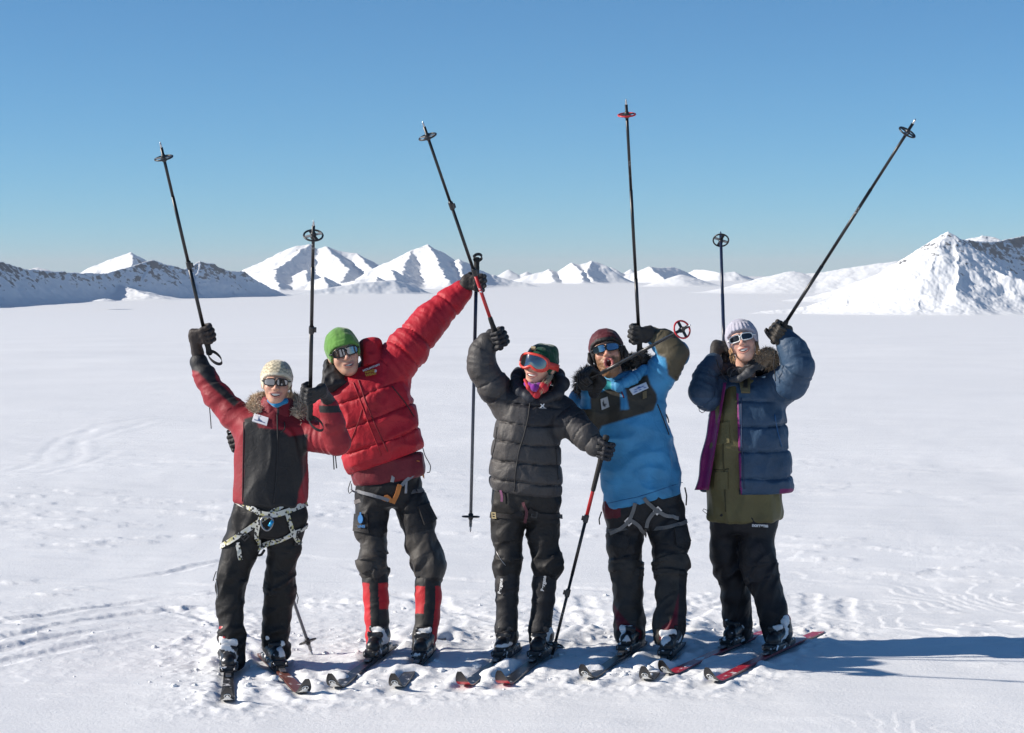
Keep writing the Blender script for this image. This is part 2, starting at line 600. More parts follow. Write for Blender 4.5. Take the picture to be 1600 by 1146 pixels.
def band_geo(P, Nn, width, thick=0.004, lift=0.003, closed=False):
    P = np.asarray(P); m = len(P)
    # smooth the course
    for _ in range(2):
        if closed:
            P = (np.roll(P, 1, 0) + 2 * P + np.roll(P, -1, 0)) / 4
        elif m > 2:
            P = np.concatenate([P[:1], (P[:-2] + 2 * P[1:-1] + P[2:]) / 4, P[-1:]])
    V = []
    for i in range(m):
        t = nrm(P[(i + 1) % m] - P[i - 1]) if closed else nrm(P[min(i + 1, m - 1)] - P[max(i - 1, 0)])
        n = nrm(Nn[i]); s = nrm(np.cross(n, t)); n = np.cross(t, s)
        for a, b in ((-1, 0), (1, 0), (1, 1), (-1, 1)):
            V.append(P[i] + s * a * width / 2 + n * (lift + b * thick))
    Fc = []
    for i in range(m if closed else m - 1):
        j = (i + 1) % m
        for k in range(4):
            l = (k + 1) % 4
            Fc.append([i * 4 + k, i * 4 + l, j * 4 + l, j * 4 + k])
    if not closed:
        Fc.append([3, 2, 1, 0]); Fc.append([(m - 1) * 4 + k for k in range(4)])
    return np.array(V), Fc

def strap(name, f, pix, width, mat, parent, origin, Y0, color, lift=0.003, thick=0.004):
    P, Nn = hit(f, resample(pix, 4), Y0)
    V, Fc = band_geo(P, Nn, width, thick, lift)
    c = color(V) if callable(color) else color
    return mesh_np(name, V, None, mat, parent, origin, c, False, faces=Fc)

def loop(name, f, c, u, v, width, mat, parent, origin, color, R=0.3, lift=0.003):
    P, Nn = ring_hits(f, c, u, v, R)
    V, Fc = band_geo(P, Nn, width, 0.004, lift, closed=True)
    cc = color(V) if callable(color) else color
    return mesh_np(name, V, None, mat, parent, origin, cc, False, faces=Fc)

def patch(name, f, quad, n, m, mat, parent, origin, Y0, color, lift=0.004, thick=0.003):
    """a sewn-on piece: four picture corners laid onto the garment"""
    q = np.asarray(quad, float)
    U, Vv = np.meshgrid(np.linspace(0, 1, n), np.linspace(0, 1, m), indexing='ij')
    U = U.ravel(); Vv = Vv.ravel()
    pix = (q[0] * ((1 - U) * (1 - Vv))[:, None] + q[1] * (U * (1 - Vv))[:, None] + q[2] * (U * Vv)[:, None] + q[3] * ((1 - U) * Vv)[:, None])
    P, Nn = hit(f, pix, Y0)
    Pg = P.reshape(n, m, 3)
    for _ in range(3):
        Pi = Pg.copy()
        Pi[1:-1, :] = (Pg[:-2] + 2 * Pg[1:-1] + Pg[2:]) / 4
        Pg = Pi.copy()
        Pi[:, 1:-1] = (Pg[:, :-2] + 2 * Pg[:, 1:-1] + Pg[:, 2:]) / 4
        Pg = Pi
    P = Pg.reshape(-1, 3)
    na = nrm(Nn.mean(0))
    top = P + na * (lift + thick); bot = P + na * (lift - 0.012)
    V = np.concatenate([top, bot]); k = n * m
    Fc = []
    for i in range(n - 1):
        for j in range(m - 1):
            a, b, c, d = i * m + j, (i + 1) * m + j, (i + 1) * m + j + 1, i * m + j + 1
            Fc.append([a, d, c, b])
    edge = [i * m for i in range(n)] + [(n - 1) * m + j for j in range(1, m)] + [i * m + m - 1 for i in range(n - 2, -1, -1)] + [j for j in range(m - 2, 0, -1)]
    for i in range(len(edge)):
        a, b = edge[i], edge[(i + 1) % len(edge)]
        Fc.append([a, b, b + k, a + k])
    cc = color(np.concatenate([np.stack([U, Vv], 1)] * 2)) if callable(color) else color
    return mesh_np(name, V, None, mat, parent, origin, cc, False, faces=Fc), P + na * (lift + thick), na

def text_on(name, body, f, pix, Y0, size, mat, parent, origin, color, rot=0.0, lift=0.007, bold=0.0):
    """flat lettering lying on a garment at a picture point; rot turns it in the picture plane"""
    P, Nn = hit(f, [pix, (pix[0] - 5, pix[1]), (pix[0] + 5, pix[1]), (pix[0], pix[1] - 4), (pix[0], pix[1] + 4)], Y0)
    n = nrm(Nn.mean(0)); p = P[0] + n * lift
    right = nrm(RT - n * (RT @ n)); up = np.cross(n, right)
    if up[2] < 0: up = -up
    c, s = math.cos(rot), math.sin(rot)
    r2 = right * c + up * s; u2 = up * c - right * s
    cu = bpy.data.curves.new(name, 'FONT'); cu.body = body; cu.size = size; cu.align_x = 'CENTER'; cu.align_y = 'CENTER'
    cu.offset = bold; cu.extrude = 0.0006
    tmp = bpy.data.objects.new(name + "_tmp", cu); COL.objects.link(tmp)
    dg = bpy.context.evaluated_depsgraph_get(); dg.update()
    me = bpy.data.meshes.new_from_object(tmp.evaluated_get(dg))
    co = np.array([v.co[:] for v in me.vertices]).reshape(-1, 3)
    fc = [list(pl.vertices) for pl in me.polygons]
    bpy.data.objects.remove(tmp, do_unlink=True); bpy.data.curves.remove(cu); bpy.data.meshes.remove(me)
    V = p + co[:, :1] * r2 + co[:, 1:2] * u2 + co[:, 2:3] * n
    return mesh_np(name, V, None, mat, parent, origin, color, False, faces=fc)

def shape_on(name, f, pix, Y0, outline, mat, parent, origin, color, lift=0.006, thick=0.001):
    """flat emblem outlines (list of closed outlines in metres) lying on a garment"""
    P, Nn = hit(f, [pix, (pix[0] - 5, pix[1]), (pix[0] + 5, pix[1]), (pix[0], pix[1] - 4), (pix[0], pix[1] + 4)], Y0)
    n = nrm(Nn.mean(0)); p = P[0] + n * lift
    right = nrm(RT - n * (RT @ n)); up = np.cross(n, right)
    if up[2] < 0: up = -up
    parts = []
    for ol in outline:
        k = len(ol)
        top = [p + right * a + up * b + n * thick for a, b in ol]; bot = [p + right * a + up * b - n * 0.004 for a, b in ol]
        parts.append((np.array(top + bot), [list(range(k))] + [[i, (i + 1) % k, (i + 1) % k + k, i + k] for i in range(k)]))
    return poly(name, parts, mat, parent, origin, False, color)

# ================================================================== SETTING
# ---- where the skis lie (toe of the boot, tip on the snow), used by the snow as well
#        owner, toe pixel, tip pixel
SKI_SPEC = [
    ("one", (357, 1060), (355, 1106)), ("one", (437, 1052), (481, 1093)),
    ("two", (580, 1036), (514, 1084)), ("two", (655, 1038), (613, 1084)),
    ("three", (780, 1036), (716, 1081)), ("three", (836, 1036), (778, 1079)),
    ("four", (975, 1026), (908, 1069)), ("four", (1040, 1034), (1004, 1072)),
    ("five", (1136, 1016), (1030, 1062)), ("five", (1203, 1026), (1102, 1074)),
]
SKI_LEN = 1.86
SKIS = []
for own, toe, tip in SKI_SPEC:
    a = G(*toe); b = G(*tip)
    d = nrm(b - a)
    SKIS.append(dict(owner=own, toe=a, tip=b, dir=d, tail=b - d * SKI_LEN))

def seg_dist(x, y, a, b):
    bx, by = b[0] - a[0], b[1] - a[1]
    t = np.clip(((x - a[0]) * bx + (y - a[1]) * by) / (bx * bx + by * by), 0, 1)
    return np.hypot(x - a[0] - t * bx, y - a[1] - t * by), t

def poly_dist(x, y, pts):
    best = np.full(x.shape, 1e9)
    for a, b in zip(pts[:-1], pts[1:]):
        d, _ = seg_dist(x, y, a, b)
        best = np.minimum(best, d)
    return best

# ---- glacier: height by distance (a gentle basin far out)
_gd = np.array([0, 20, 40, 70, 110, 200, 400, 1000, 2200, 3600, 4800, 6300, 8500, 11000, 15000, 22000, 34000, 60000], float)
_gr = np.array([0, 0, 0, 108, 92, 84, 78, 74, 68, 62, 52, 36, 24, 14, 8, 5.0, 3, 2.0])
_gz = CAM_H - _gr * _gd / F
_gz[:3] = 0.0
def base_z(d):
    return np.interp(np.log(np.maximum(d, 1.0)), np.log(np.maximum(_gd, 1.0)), _gz)

TRACKS = [  # pixel courses of ski and sledge tracks: (points, groove width m, depth m)
    ([(-60, 918), (120, 912), (250, 896), (340, 878), (470, 866), (600, 900)], 0.05, 0.020),
    ([(-60, 1012), (60, 985), (190, 962), (330, 948), (470, 940), (560, 944)], 0.06, 0.026),
    ([(-60, 1030), (80, 1000), (210, 975), (335, 962), (480, 957)], 0.06, 0.026),
    ([(-60, 1052), (100, 1015), (230, 990), (340, 985)], 0.06, 0.020),
    ([(-60, 985), (90, 960), (240, 938), (340, 926)], 0.05, 0.016),
    ([(880, 950), (1010, 965), (1140, 925)], 0.06, 0.022),
    ([(900, 938), (1060, 985), (1140, 935), (1240, 935), (1330, 937), (1420, 943)], 0.04, 0.014),
    ([(690, 905), (960, 925), (1100, 928)], 0.05, 0.014),
    ([(620, 930), (760, 965), (960, 1000)], 0.06, 0.016),
    ([(850, 905), (905, 990)], 0.06, 0.018),
    ([(500, 1000), (640, 975), (760, 970), (900, 975), (990, 990)], 0.07, 0.020),
    ([(1040, 985), (1110, 945), (1140, 930)], 0.06, 0.022),
]
FAR_TRACKS = [
    ([(-80, 752), (40, 742), (95, 728), (118, 708), (112, 692), (150, 668), (240, 655), (380, 648)], 0.07, 0.005),
    ([(-80, 758), (60, 745), (110, 730), (130, 708), (122, 690), (165, 680), (230, 664)], 0.07, 0.005),
    ([(-80, 748), (20, 738), (66, 718), (70, 700), (100, 684), (170, 668)], 0.06, 0.004),
    ([(110, 734), (150, 718), (176, 704)], 0.06, 0.004),
]
def track_pts(pl):
    return [G(*p)[:2] for p in resample(pl, 18)]
TRACKS = [(track_pts(p), w, d) for p, w, d in TRACKS]
for s in SKIS:
    bend = np.array([0.25 * s["dir"][1], -0.25 * s["dir"][0], 0])
    TRACKS.append(([(s["tail"] + s["dir"] * 0.2)[:2], (s["tail"] - s["dir"] * 0.5)[:2], (s["tail"] - s["dir"] * 1.3 + bend)[:2]], 0.045, 0.016))
FAR_TRACKS = [(track_pts(p), w, d) for p, w, d in FAR_TRACKS]

def ground_z(x, y):
    """height of the snow, metres"""
    x = np.asarray(x, float); y = np.asarray(y, float)
    d = np.hypot(x, y)
    z = base_z(d)
    m = d < 120
    z[m] = ground_near(x[m], y[m], d[m], z[m])
    return z

def ground_near(x, y, d, z):
    near = 1 - sstep(18, 45, d)
    # wind-drifted swell, crust and grain
    z = z + 0.05 * fbm(xy0(x, y, 0.14), 2) * sstep(13.5, 22, d)
    z = z + near * 0.010 * fbm(xy0(x, y * 0.55, 0.9, 3.1), 3)
    wind = np.stack([x * 0.9 + 0.15 * y, y * 3.0, np.full_like(x, 8.0)], 1)
    z = z + (1 - sstep(30, 120, d)) * 0.010 * np.maximum(fbm(wind, 3), -0.1)
    # broken crust: low ragged plates drawn out by the wind
    cm = (d > 9) & (d < 30)
    xs, ys = x[cm], y[cm]
    c1 = fbm(np.stack([xs * 1.5 + 0.3 * ys, ys * 3.2, np.full_like(xs, 2.7)], 1), 4, 0.55)
    pm = sstep(-0.05, 0.45, fbm(xy0(xs, ys, 0.42, 7.3), 2) + 0.22 * (xs < -0.9) - 0.25 * (ys < 10.9))
    z[cm] += pm * (0.009 * sstep(0.16, 0.34, c1) + 0.007 * np.maximum(c1, 0)) * (1 - sstep(18, 30, d[cm])) * sstep(10.3, 11.0, ys)
    # thin terraces of wind crust on the right and in front
    tm = ((x > 0.8) & (y < 18.5)) | (y < 11.1)
    xs, ys = x[tm], y[tm]
    wp = 0.5 * fbm(xy0(xs, ys, 0.55, 9.2), 3) + 0.05 * fbm(xy0(xs, ys, 4.0, 2.2), 2)
    ph = (xs * 0.6 + (ys - 11) * 0.22 + 1.25 * wp) * 7.0
    saw = ph - np.floor(ph)
    terr = np.where(saw < 0.12, saw / 0.12, (1 - saw) / 0.88)     # steep side to the left, where the sun is
    mr = sstep(0.9, 1.9, xs) * sstep(11.8, 12.7, ys) * (1 - sstep(15.5, 18, ys))
    mf = 0.5 * sstep(0.1, 0.6, fbm(xy0(xs, ys, 0.5, 4.4), 2)) * (1 - sstep(10.6, 11.0, ys))
    brk = sstep(-0.35, 0.3, perlin(xy0(xs, ys, 1.9, 6.6)))
    z[tm] += 0.0050 * terr * np.maximum(mr, mf) * brk
    # churned snow round the group
    m = np.zeros_like(x)
    dl = np.full_like(x, 9.0)
    for s in SKIS:
        ds, t = seg_dist(x, y, s["tip"], s["tail"])
        dl = np.minimum(dl, ds)
    churn = np.exp(-(dl / 0.30) ** 2)
    band = sstep(11.6, 12.2, y + 0.15 * x) * (1 - sstep(13.2, 14.6, y - 0.1 * x)) * (1 - sstep(1.6, 2.4, np.abs(x + 0.1)))
    left = sstep(10.6, 11.5, y) * (1 - sstep(13.5, 14.8, y)) * (1 - sstep(-1.2, -0.8, x))
    patchy = 0.35 + 0.65 * sstep(-0.25, 0.35, fbm(xy0(x, y, 1.3, 5.5), 3))
    churn = np.clip(0.8 * churn + 0.5 * band * patchy + 0.22 * left * patchy, 0, 1.0)
    n1 = fbm(xy0(x, y, 5.5, 1.7), 3); n2 = fbm(xy0(x, y, 17.0, 6.1), 2)
    lump = np.maximum(n2 - 0.12, 0)
    crest = np.maximum(0, 1 - 3.2 * np.abs(perlin(xy0(x, y, 7.0, 12.1))))
    z = z + churn * near * (0.009 * crest * sstep(-0.2, 0.4, n1) + 0.011 * n1 + 0.014 * lump + 0.003 * n2)
    # tracks
    if (near > 0).any():
        mk = d < 24
        xs, ys = x[mk], y[mk]
        dz = np.zeros_like(xs)
        for pts, w, dep in TRACKS:
            q = poly_dist(xs, ys, pts) + 0.030 * perlin(xy0(xs, ys, 6.0, dep * 900)) + 0.018 * perlin(xy0(xs, ys, 19.0, dep * 500))
            dep = 0.62 * dep * sstep(-0.45, 0.25, perlin(xy0(xs, ys, 0.8, w * 700 + dep * 3000)))
            dz += -dep * np.exp(-(q / w) ** 4) + dep * 0.45 * np.exp(-((q - 1.7 * w) / (0.7 * w)) ** 2) * (0.3 + 1.6 * np.maximum(perlin(xy0(xs, ys, 11, 4)), 0))
        z[mk] += dz
    mk = (d > 16) & (d < 45)
    if mk.any():
        xs, ys = x[mk], y[mk]
        dz = np.zeros_like(xs)
        for pts, w, dep in FAR_TRACKS:
            q = poly_dist(xs, ys, pts) + 0.05 * perlin(xy0(xs, ys, 1.6, dep * 90))
            dz += (-dep * np.exp(-(q / w) ** 2) + 0.7 * dep * np.exp(-((q - 2.0 * w) / w) ** 2)) * (0.6 + 0.8 * perlin(xy0(xs, ys, 2.5, 2)))
        z[mk] += dz
    # the skis press a flat bed; loose snow lies beside them and over parts of them
    for s in SKIS:
        mk = (np.abs(x - s["toe"][0]) < 1.6) & (np.abs(y - s["toe"][1]) < 2.0)
        if not mk.any(): continue
        ds, t = seg_dist(x[mk], y[mk], s["tip"], s["tail"])
        bed = np.exp(-(ds / 0.055) ** 4)
        rim = np.exp(-((ds - 0.10) / 0.045) ** 2) * (0.2 + np.maximum(perlin(xy0(x[mk], y[mk], 6.0, 3.3)), 0) * 1.6)
        bury = 0.0
        k4 = perlin(xy0(x[mk], y[mk], 4.5, 7.7))
        side = np.exp(-(ds / 0.085) ** 2)
        if s["owner"] in ("two", "three", "four"):
            bury = 0.040 * sstep(0.14, 0.22, t) * (1 - sstep(0.34, 0.41, t)) * side * sstep(-0.10, 0.25, k4)
        if s["owner"] != "five":
            bury = bury + 0.045 * sstep(0.64, 0.70, t) * side * sstep(-0.6, -0.2, k4)
        else:
            bury = bury + 0.022 * sstep(0.2, 0.3, t) * side * sstep(0.15, 0.5, k4)
        z[mk] = z[mk] * (1 - bed) + bed * (-0.004) + 0.016 * rim * (1 - bed) + bury
    return z

def snow_mat(name, grain=True):
    m, nt, b = new_mat(name)
    N, L = nt.nodes, nt.links
    geo = N.new("ShaderNodeNewGeometry")
    n = N.new("ShaderNodeTexNoise"); n.inputs["Scale"].default_value = 0.35; n.inputs["Detail"].default_value = 6
    L.new(geo.outputs["Position"], n.inputs["Vector"])
    cr = N.new("ShaderNodeValToRGB")
    cr.color_ramp.elements[0].position = 0.3; cr.color_ramp.elements[1].position = 0.7
    cr.color_ramp.elements[0].color = (0.80, 0.812, 0.828, 1); cr.color_ramp.elements[1].color = (0.855, 0.866, 0.88, 1)
    L.new(n.outputs["Fac"], cr.inputs[0]); L.new(cr.outputs[0], b.inputs["Base Color"])
    b.inputs["Roughness"].default_value = 0.62
    b.inputs["Specular IOR Level"].default_value = 0.25
    if grain:
        n1 = N.new("ShaderNodeTexNoise"); n1.inputs["Scale"].default_value = 48; n1.inputs["Detail"].default_value = 7
        n1.inputs["Roughness"].default_value = 0.65
        n2 = N.new("ShaderNodeTexNoise"); n2.inputs["Scale"].default_value = 420; n2.inputs["Detail"].default_value = 2
        # long drifts drawn out by the wind
        mp = N.new("ShaderNodeMapping"); mp.inputs["Scale"].default_value = (0.8, 3.5, 1.0)
        n3 = N.new("ShaderNodeTexNoise"); n3.inputs["Scale"].default_value = 1.3; n3.inputs["Detail"].default_value = 8
        n3.inputs["Roughness"].default_value = 0.6
        L.new(geo.outputs["Position"], mp.inputs[0]); L.new(mp.outputs[0], n3.inputs["Vector"])
        for q in (n1, n2): L.new(geo.outputs["Position"], q.inputs["Vector"])
        b0 = N.new("ShaderNodeBump"); b0.inputs["Distance"].default_value = 0.020; b0.inputs["Strength"].default_value = 0.5
        b1 = N.new("ShaderNodeBump"); b1.inputs["Distance"].default_value = 0.005; b1.inputs["Strength"].default_value = 0.8
        b2 = N.new("ShaderNodeBump"); b2.inputs["Distance"].default_value = 0.0014; b2.inputs["Strength"].default_value = 0.7
        L.new(n3.outputs["Fac"], b0.inputs["Height"])
        L.new(n1.outputs["Fac"], b1.inputs["Height"]); L.new(n2.outputs["Fac"], b2.inputs["Height"])
        L.new(b0.outputs[0], b1.inputs["Normal"]); L.new(b1.outputs[0], b2.inputs["Normal"]); L.new(b2.outputs[0], b.inputs["Normal"])
        # ice crystals that catch the sun: a few mirror-like grains
        vo = N.new("ShaderNodeTexVoronoi"); vo.inputs["Scale"].default_value = 90
        L.new(geo.outputs["Position"], vo.inputs["Vector"])
        sp = N.new("ShaderNodeSeparateColor"); L.new(vo.outputs["Color"], sp.inputs[0])
        gt = N.new("ShaderNodeMath"); gt.operation = 'GREATER_THAN'; gt.inputs[1].default_value = 0.985
        L.new(sp.outputs[0], gt.inputs[0])
        ls = N.new("ShaderNodeMath"); ls.operation = 'LESS_THAN'; ls.inputs[1].default_value = 0.35
        L.new(vo.outputs["Distance"], ls.inputs[0])
        mu = N.new("ShaderNodeMath"); mu.operation = 'MULTIPLY'; L.new(gt.outputs[0], mu.inputs[0]); L.new(ls.outputs[0], mu.inputs[1])
        mr = N.new("ShaderNodeMapRange"); mr.inputs[3].default_value = 0.62; mr.inputs[4].default_value = 0.22
        L.new(mu.outputs[0], mr.inputs[0]); L.new(mr.outputs[0], b.inputs["Roughness"])
    return m
M_SNOW = snow_mat("snow")

def make_ground():
    # rows by distance, columns fanned out so that the sheet reaches the horizon
    ys = [-40, -20, -8, 0, 4, 6.5, 8]
    y = 8.6
    while y < 60000:
        ys.append(y)
        if y < 9.6: y += 0.05
        elif y < 13.2: y += 0.0165
        elif y < 16: y += 0.0165 + (y - 13.2) * 0.012
        else: y += 0.05 * (y / 16.0) ** 1.35 if y < 60 else y * 0.035
    ys = np.array(ys)
    inner = np.linspace(-1, 1, 641)
    side = np.array([1.03, 1.07, 1.12, 1.2, 1.35, 1.6, 2.0, 3.0, 5.0, 9.0])
    us = np.concatenate([-side[::-1], inner, side])
    hw = np.maximum(np.abs(ys), 8.6) * 0.262 + 0.15
    X = us[None, :] * hw[:, None]
    Y = np.repeat(ys[:, None], len(us), 1)
    Z = ground_z(X.ravel(), Y.ravel())
    n, m = X.shape
    I = (np.arange(n - 1)[:, None] * m + np.arange(m - 1)[None, :]).ravel()
    Q = np.stack([I, I + 1, I + m + 1, I + m], 1)
    o = mesh_np("snow_ground", np.stack([X.ravel(), Y.ravel(), Z], 1), Q, M_SNOW)
    o["kind"] = "structure"
    return o
make_ground()

# ---- loose lumps of snow kicked up by the skis
def make_clumps():
    base = []
    import itertools
    ico = bpy.data.meshes.new("t")
    import bmesh
    bm = bmesh.new(); bmesh.ops.create_icosphere(bm, subdivisions=2, radius=1.0)
    bv = np.array([v.co[:] for v in bm.verts]); bf = np.array([[v.index for v in f.verts] for f in bm.faces]); bm.free()
    bpy.data.meshes.remove(ico)
    V = []; Fc = []; o = 0
    pos = []
    for i in range(220):
        s = SKIS[rng.integers(len(SKIS))]
        t = rng.random()
        p = s["tip"] * (1 - t) + s["tail"] * t
        side = np.array([-s["dir"][1], s["dir"][0], 0]) * rng.choice([-1, 1])
        q = p + side * (0.07 + abs(rng.normal()) * 0.16)
        r = 0.004 + 0.016 * rng.random() ** 5
        pos.append((q[0], q[1], r))
    for i in range(80):
        pos.append((rng.uniform(-2.0, 1.7), rng.uniform(11.4, 14.0), 0.004 + 0.015 * rng.random() ** 5))
    for i in range(25):
        pos.append((rng.uniform(-2.9, -1.2), rng.uniform(10.9, 13.0), 0.004 + 0.010 * rng.random() ** 4))
    for px, row, r in [(1000, 1050, .034), (975, 1060, .022), (1015, 1052, .020), (428, 1066, .030), (1070, 1046, .022), (560, 1058, .02), (745, 1046, .024), (690, 1052, .022)]:
        g = G(px, row); pos.append((g[0], g[1], r))
    pos = np.array(pos)
    zz = ground_z(pos[:, 0], pos[:, 1])
    for (x, y, r), z in zip(pos, zz):
        v = bv * (r * np.array([1, 1, 0.75]))
        n = perlin(bv * 1.6 + rng.random(3) * 90)
        v = v * (1 + 0.75 * n[:, None]) + np.array([x, y, z + r * 0.1])
        V.append(v); Fc.append(bf + o); o += len(bv)
    ob = mesh_np("snow_clumps", np.concatenate(V), np.concatenate(Fc), M_SNOW)
    ob["kind"] = "stuff"; ob["label"] = "loose lumps of kicked-up snow scattered round the skis"; ob["category"] = "snow"
make_clumps()

# ---- mountains: ridges given by their crest, slopes falling away on both sides
def rock_mat(name, lo, hi, nscale, rocky):
    """snow, with bare rock where the ground is steep and the snow has not held"""
    m, nt, b = new_mat(name)
    N, L = nt.nodes, nt.links
    geo = N.new("ShaderNodeNewGeometry")
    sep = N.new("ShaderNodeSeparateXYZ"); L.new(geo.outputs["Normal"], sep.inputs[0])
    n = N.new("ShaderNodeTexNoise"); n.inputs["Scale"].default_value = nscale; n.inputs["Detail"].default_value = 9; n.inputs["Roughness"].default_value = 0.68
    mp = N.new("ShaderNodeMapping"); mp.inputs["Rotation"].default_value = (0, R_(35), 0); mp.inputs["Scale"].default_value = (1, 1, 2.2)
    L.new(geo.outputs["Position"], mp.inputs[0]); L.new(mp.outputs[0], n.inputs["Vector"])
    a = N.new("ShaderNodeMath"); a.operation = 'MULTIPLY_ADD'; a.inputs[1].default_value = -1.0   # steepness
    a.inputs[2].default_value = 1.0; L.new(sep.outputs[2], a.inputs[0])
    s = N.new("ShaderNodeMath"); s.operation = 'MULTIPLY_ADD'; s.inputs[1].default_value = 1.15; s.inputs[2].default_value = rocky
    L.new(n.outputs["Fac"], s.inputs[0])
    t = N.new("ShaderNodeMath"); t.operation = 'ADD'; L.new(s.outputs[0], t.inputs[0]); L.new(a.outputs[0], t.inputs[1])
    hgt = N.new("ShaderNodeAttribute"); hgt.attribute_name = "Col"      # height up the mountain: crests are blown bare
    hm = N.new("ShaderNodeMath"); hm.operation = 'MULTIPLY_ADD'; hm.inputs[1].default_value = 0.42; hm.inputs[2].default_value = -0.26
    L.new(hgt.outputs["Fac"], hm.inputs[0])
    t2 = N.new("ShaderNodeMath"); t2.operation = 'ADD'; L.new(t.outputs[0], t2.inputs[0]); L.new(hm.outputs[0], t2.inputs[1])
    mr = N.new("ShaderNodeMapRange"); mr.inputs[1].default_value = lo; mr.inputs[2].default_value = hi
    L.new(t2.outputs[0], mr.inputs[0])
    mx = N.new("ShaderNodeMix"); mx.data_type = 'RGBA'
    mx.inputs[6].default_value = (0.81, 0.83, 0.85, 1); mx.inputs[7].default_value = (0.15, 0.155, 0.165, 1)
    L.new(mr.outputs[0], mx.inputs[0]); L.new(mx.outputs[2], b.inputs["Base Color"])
    b.inputs["Roughness"].default_value = 0.8; b.inputs["Specular IOR Level"].default_value = 0.1
    return m

def mountain(name, label, Y, crests, mat, cell_px=2.0, rough=0.12, front=None, nseed=0.0, base_row=None, soft=0.0):
    """crests: list of (points[(px,row,dy)], slope). Heights follow from the nearest crest."""
    k = Y / F
    C = [(np.array([W(a, b, Y + c) for a, b, c in pts]), sl) for pts, sl in crests]
    allp = np.concatenate([c for c, _ in C])
    zb = base_z(Y) - 25
    H = allp[:, 2].max() - zb
    ms = min(s for _, s in C)
    ext = H / ms * 1.5
    x0, x1 = allp[:, 0].min() - ext * 0.6, allp[:, 0].max() + ext * 0.6
    y0, y1 = allp[:, 1].min() - ext, allp[:, 1].max() + ext * 0.55
    st = cell_px * k
    xs = np.arange(x0, x1, st); ys = np.arange(y0, y1, st * 1.6)
    X, Yg = np.meshgrid(xs, ys, indexing='ij'); x = X.ravel(); y = Yg.ravel()
    wob = np.stack([x, y, np.zeros_like(x)], 1) / (k * 26) + nseed
    wx = fbm(wob, 3) * k * 4; wy = fbm(wob + 40, 3) * k * 4
    z = np.full(x.shape, -1e9)
    for c, sl in C:
        best = np.full(x.shape, -1e9)
        for a, b in zip(c[:-1], c[1:]):
            d, t = seg_dist(x + wx, y + wy, a, b)
            zz = a[2] + (b[2] - a[2]) * t - sl * np.sqrt(d * d + (soft * k) ** 2) + sl * soft * k
            best = np.maximum(best, zz)
        kk = H * 0.03
        h = np.maximum(kk - np.abs(z - best), 0) / kk
        z = np.maximum(z, best) + h * h * kk * 0.25
    gz = base_z(np.hypot(x, y))
    q = np.stack([x, y * 0.7, z * 0.5], 1) / (k * 22) + nseed * 3
    rel = np.clip((z - gz) / (allp[:, 2].max() - gz), 0, 1)
    # gullies run down the slopes; the crest keeps its line
    z = z + H * rough * 0.45 * (0.30 * fbm(q, 3, 0.5) + 0.10 * (1 - 2 * np.abs(perlin(q * 2.3 + 9)))) * np.clip((1 - rel) * 2.5 + 0.2, 0, 1) + H * rough * 0.05 * fbm(q * 5, 3, 0.55)
    # the foot runs out into the snowfield
    kf = H * 0.085
    z = gz - 0.016 * H + kf * np.logaddexp(0, (z - gz) / kf)
    n, m = X.shape
    I = (np.arange(n - 1)[:, None] * m + np.arange(m - 1)[None, :]).ravel()
    Q = np.stack([I, I + m, I + m + 1, I + 1], 1)
    Q = Q[(z - gz)[Q].max(1) > -0.0155 * H]
    o = mesh_np(name, np.stack([x, y, z], 1), Q, mat, None, None, np.repeat(np.clip((z - gz) / (allp[:, 2].max() - gz), 0, 1)[:, None], 3, 1))
    o["kind"] = "structure"; o["label"] = label
    return o

M_ROCKY = rock_mat("rocky_snow_slope", 0.93, 1.01, 0.035, 0.10)
M_SNOWY = rock_mat("snowy_mountain", 1.07, 1.14, 0.020, 0.12)
M_PYRAMID = rock_mat("pyramid_slope", 0.985, 1.05, 0.05, 0.05)

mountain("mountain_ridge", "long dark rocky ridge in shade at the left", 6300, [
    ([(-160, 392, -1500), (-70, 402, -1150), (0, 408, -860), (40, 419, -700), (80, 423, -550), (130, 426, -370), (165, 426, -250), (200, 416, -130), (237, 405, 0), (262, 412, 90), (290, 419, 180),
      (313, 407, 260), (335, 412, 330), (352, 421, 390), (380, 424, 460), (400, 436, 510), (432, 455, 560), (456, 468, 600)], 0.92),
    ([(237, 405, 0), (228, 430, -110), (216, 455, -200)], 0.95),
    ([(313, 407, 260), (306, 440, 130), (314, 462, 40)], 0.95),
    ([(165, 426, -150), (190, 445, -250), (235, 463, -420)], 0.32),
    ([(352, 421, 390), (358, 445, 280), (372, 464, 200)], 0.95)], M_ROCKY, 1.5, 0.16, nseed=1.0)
mountain("mountain_peak", "small pointed white peak behind the dark left ridge", 9500, [
    ([(110, 432, 0), (140, 418, 0), (175, 403, 0), (204, 393, 0), (215, 399, 0), (240, 412, 0), (270, 425, 0)], 0.6),
    ([(204, 393, 0), (205, 412, -200), (195, 430, -420)], 0.66),
    ([(40, 424, 600), (60, 417, 600), (80, 425, 600)], 0.3)], M_SNOWY, 1.6, 0.10, nseed=2.0)
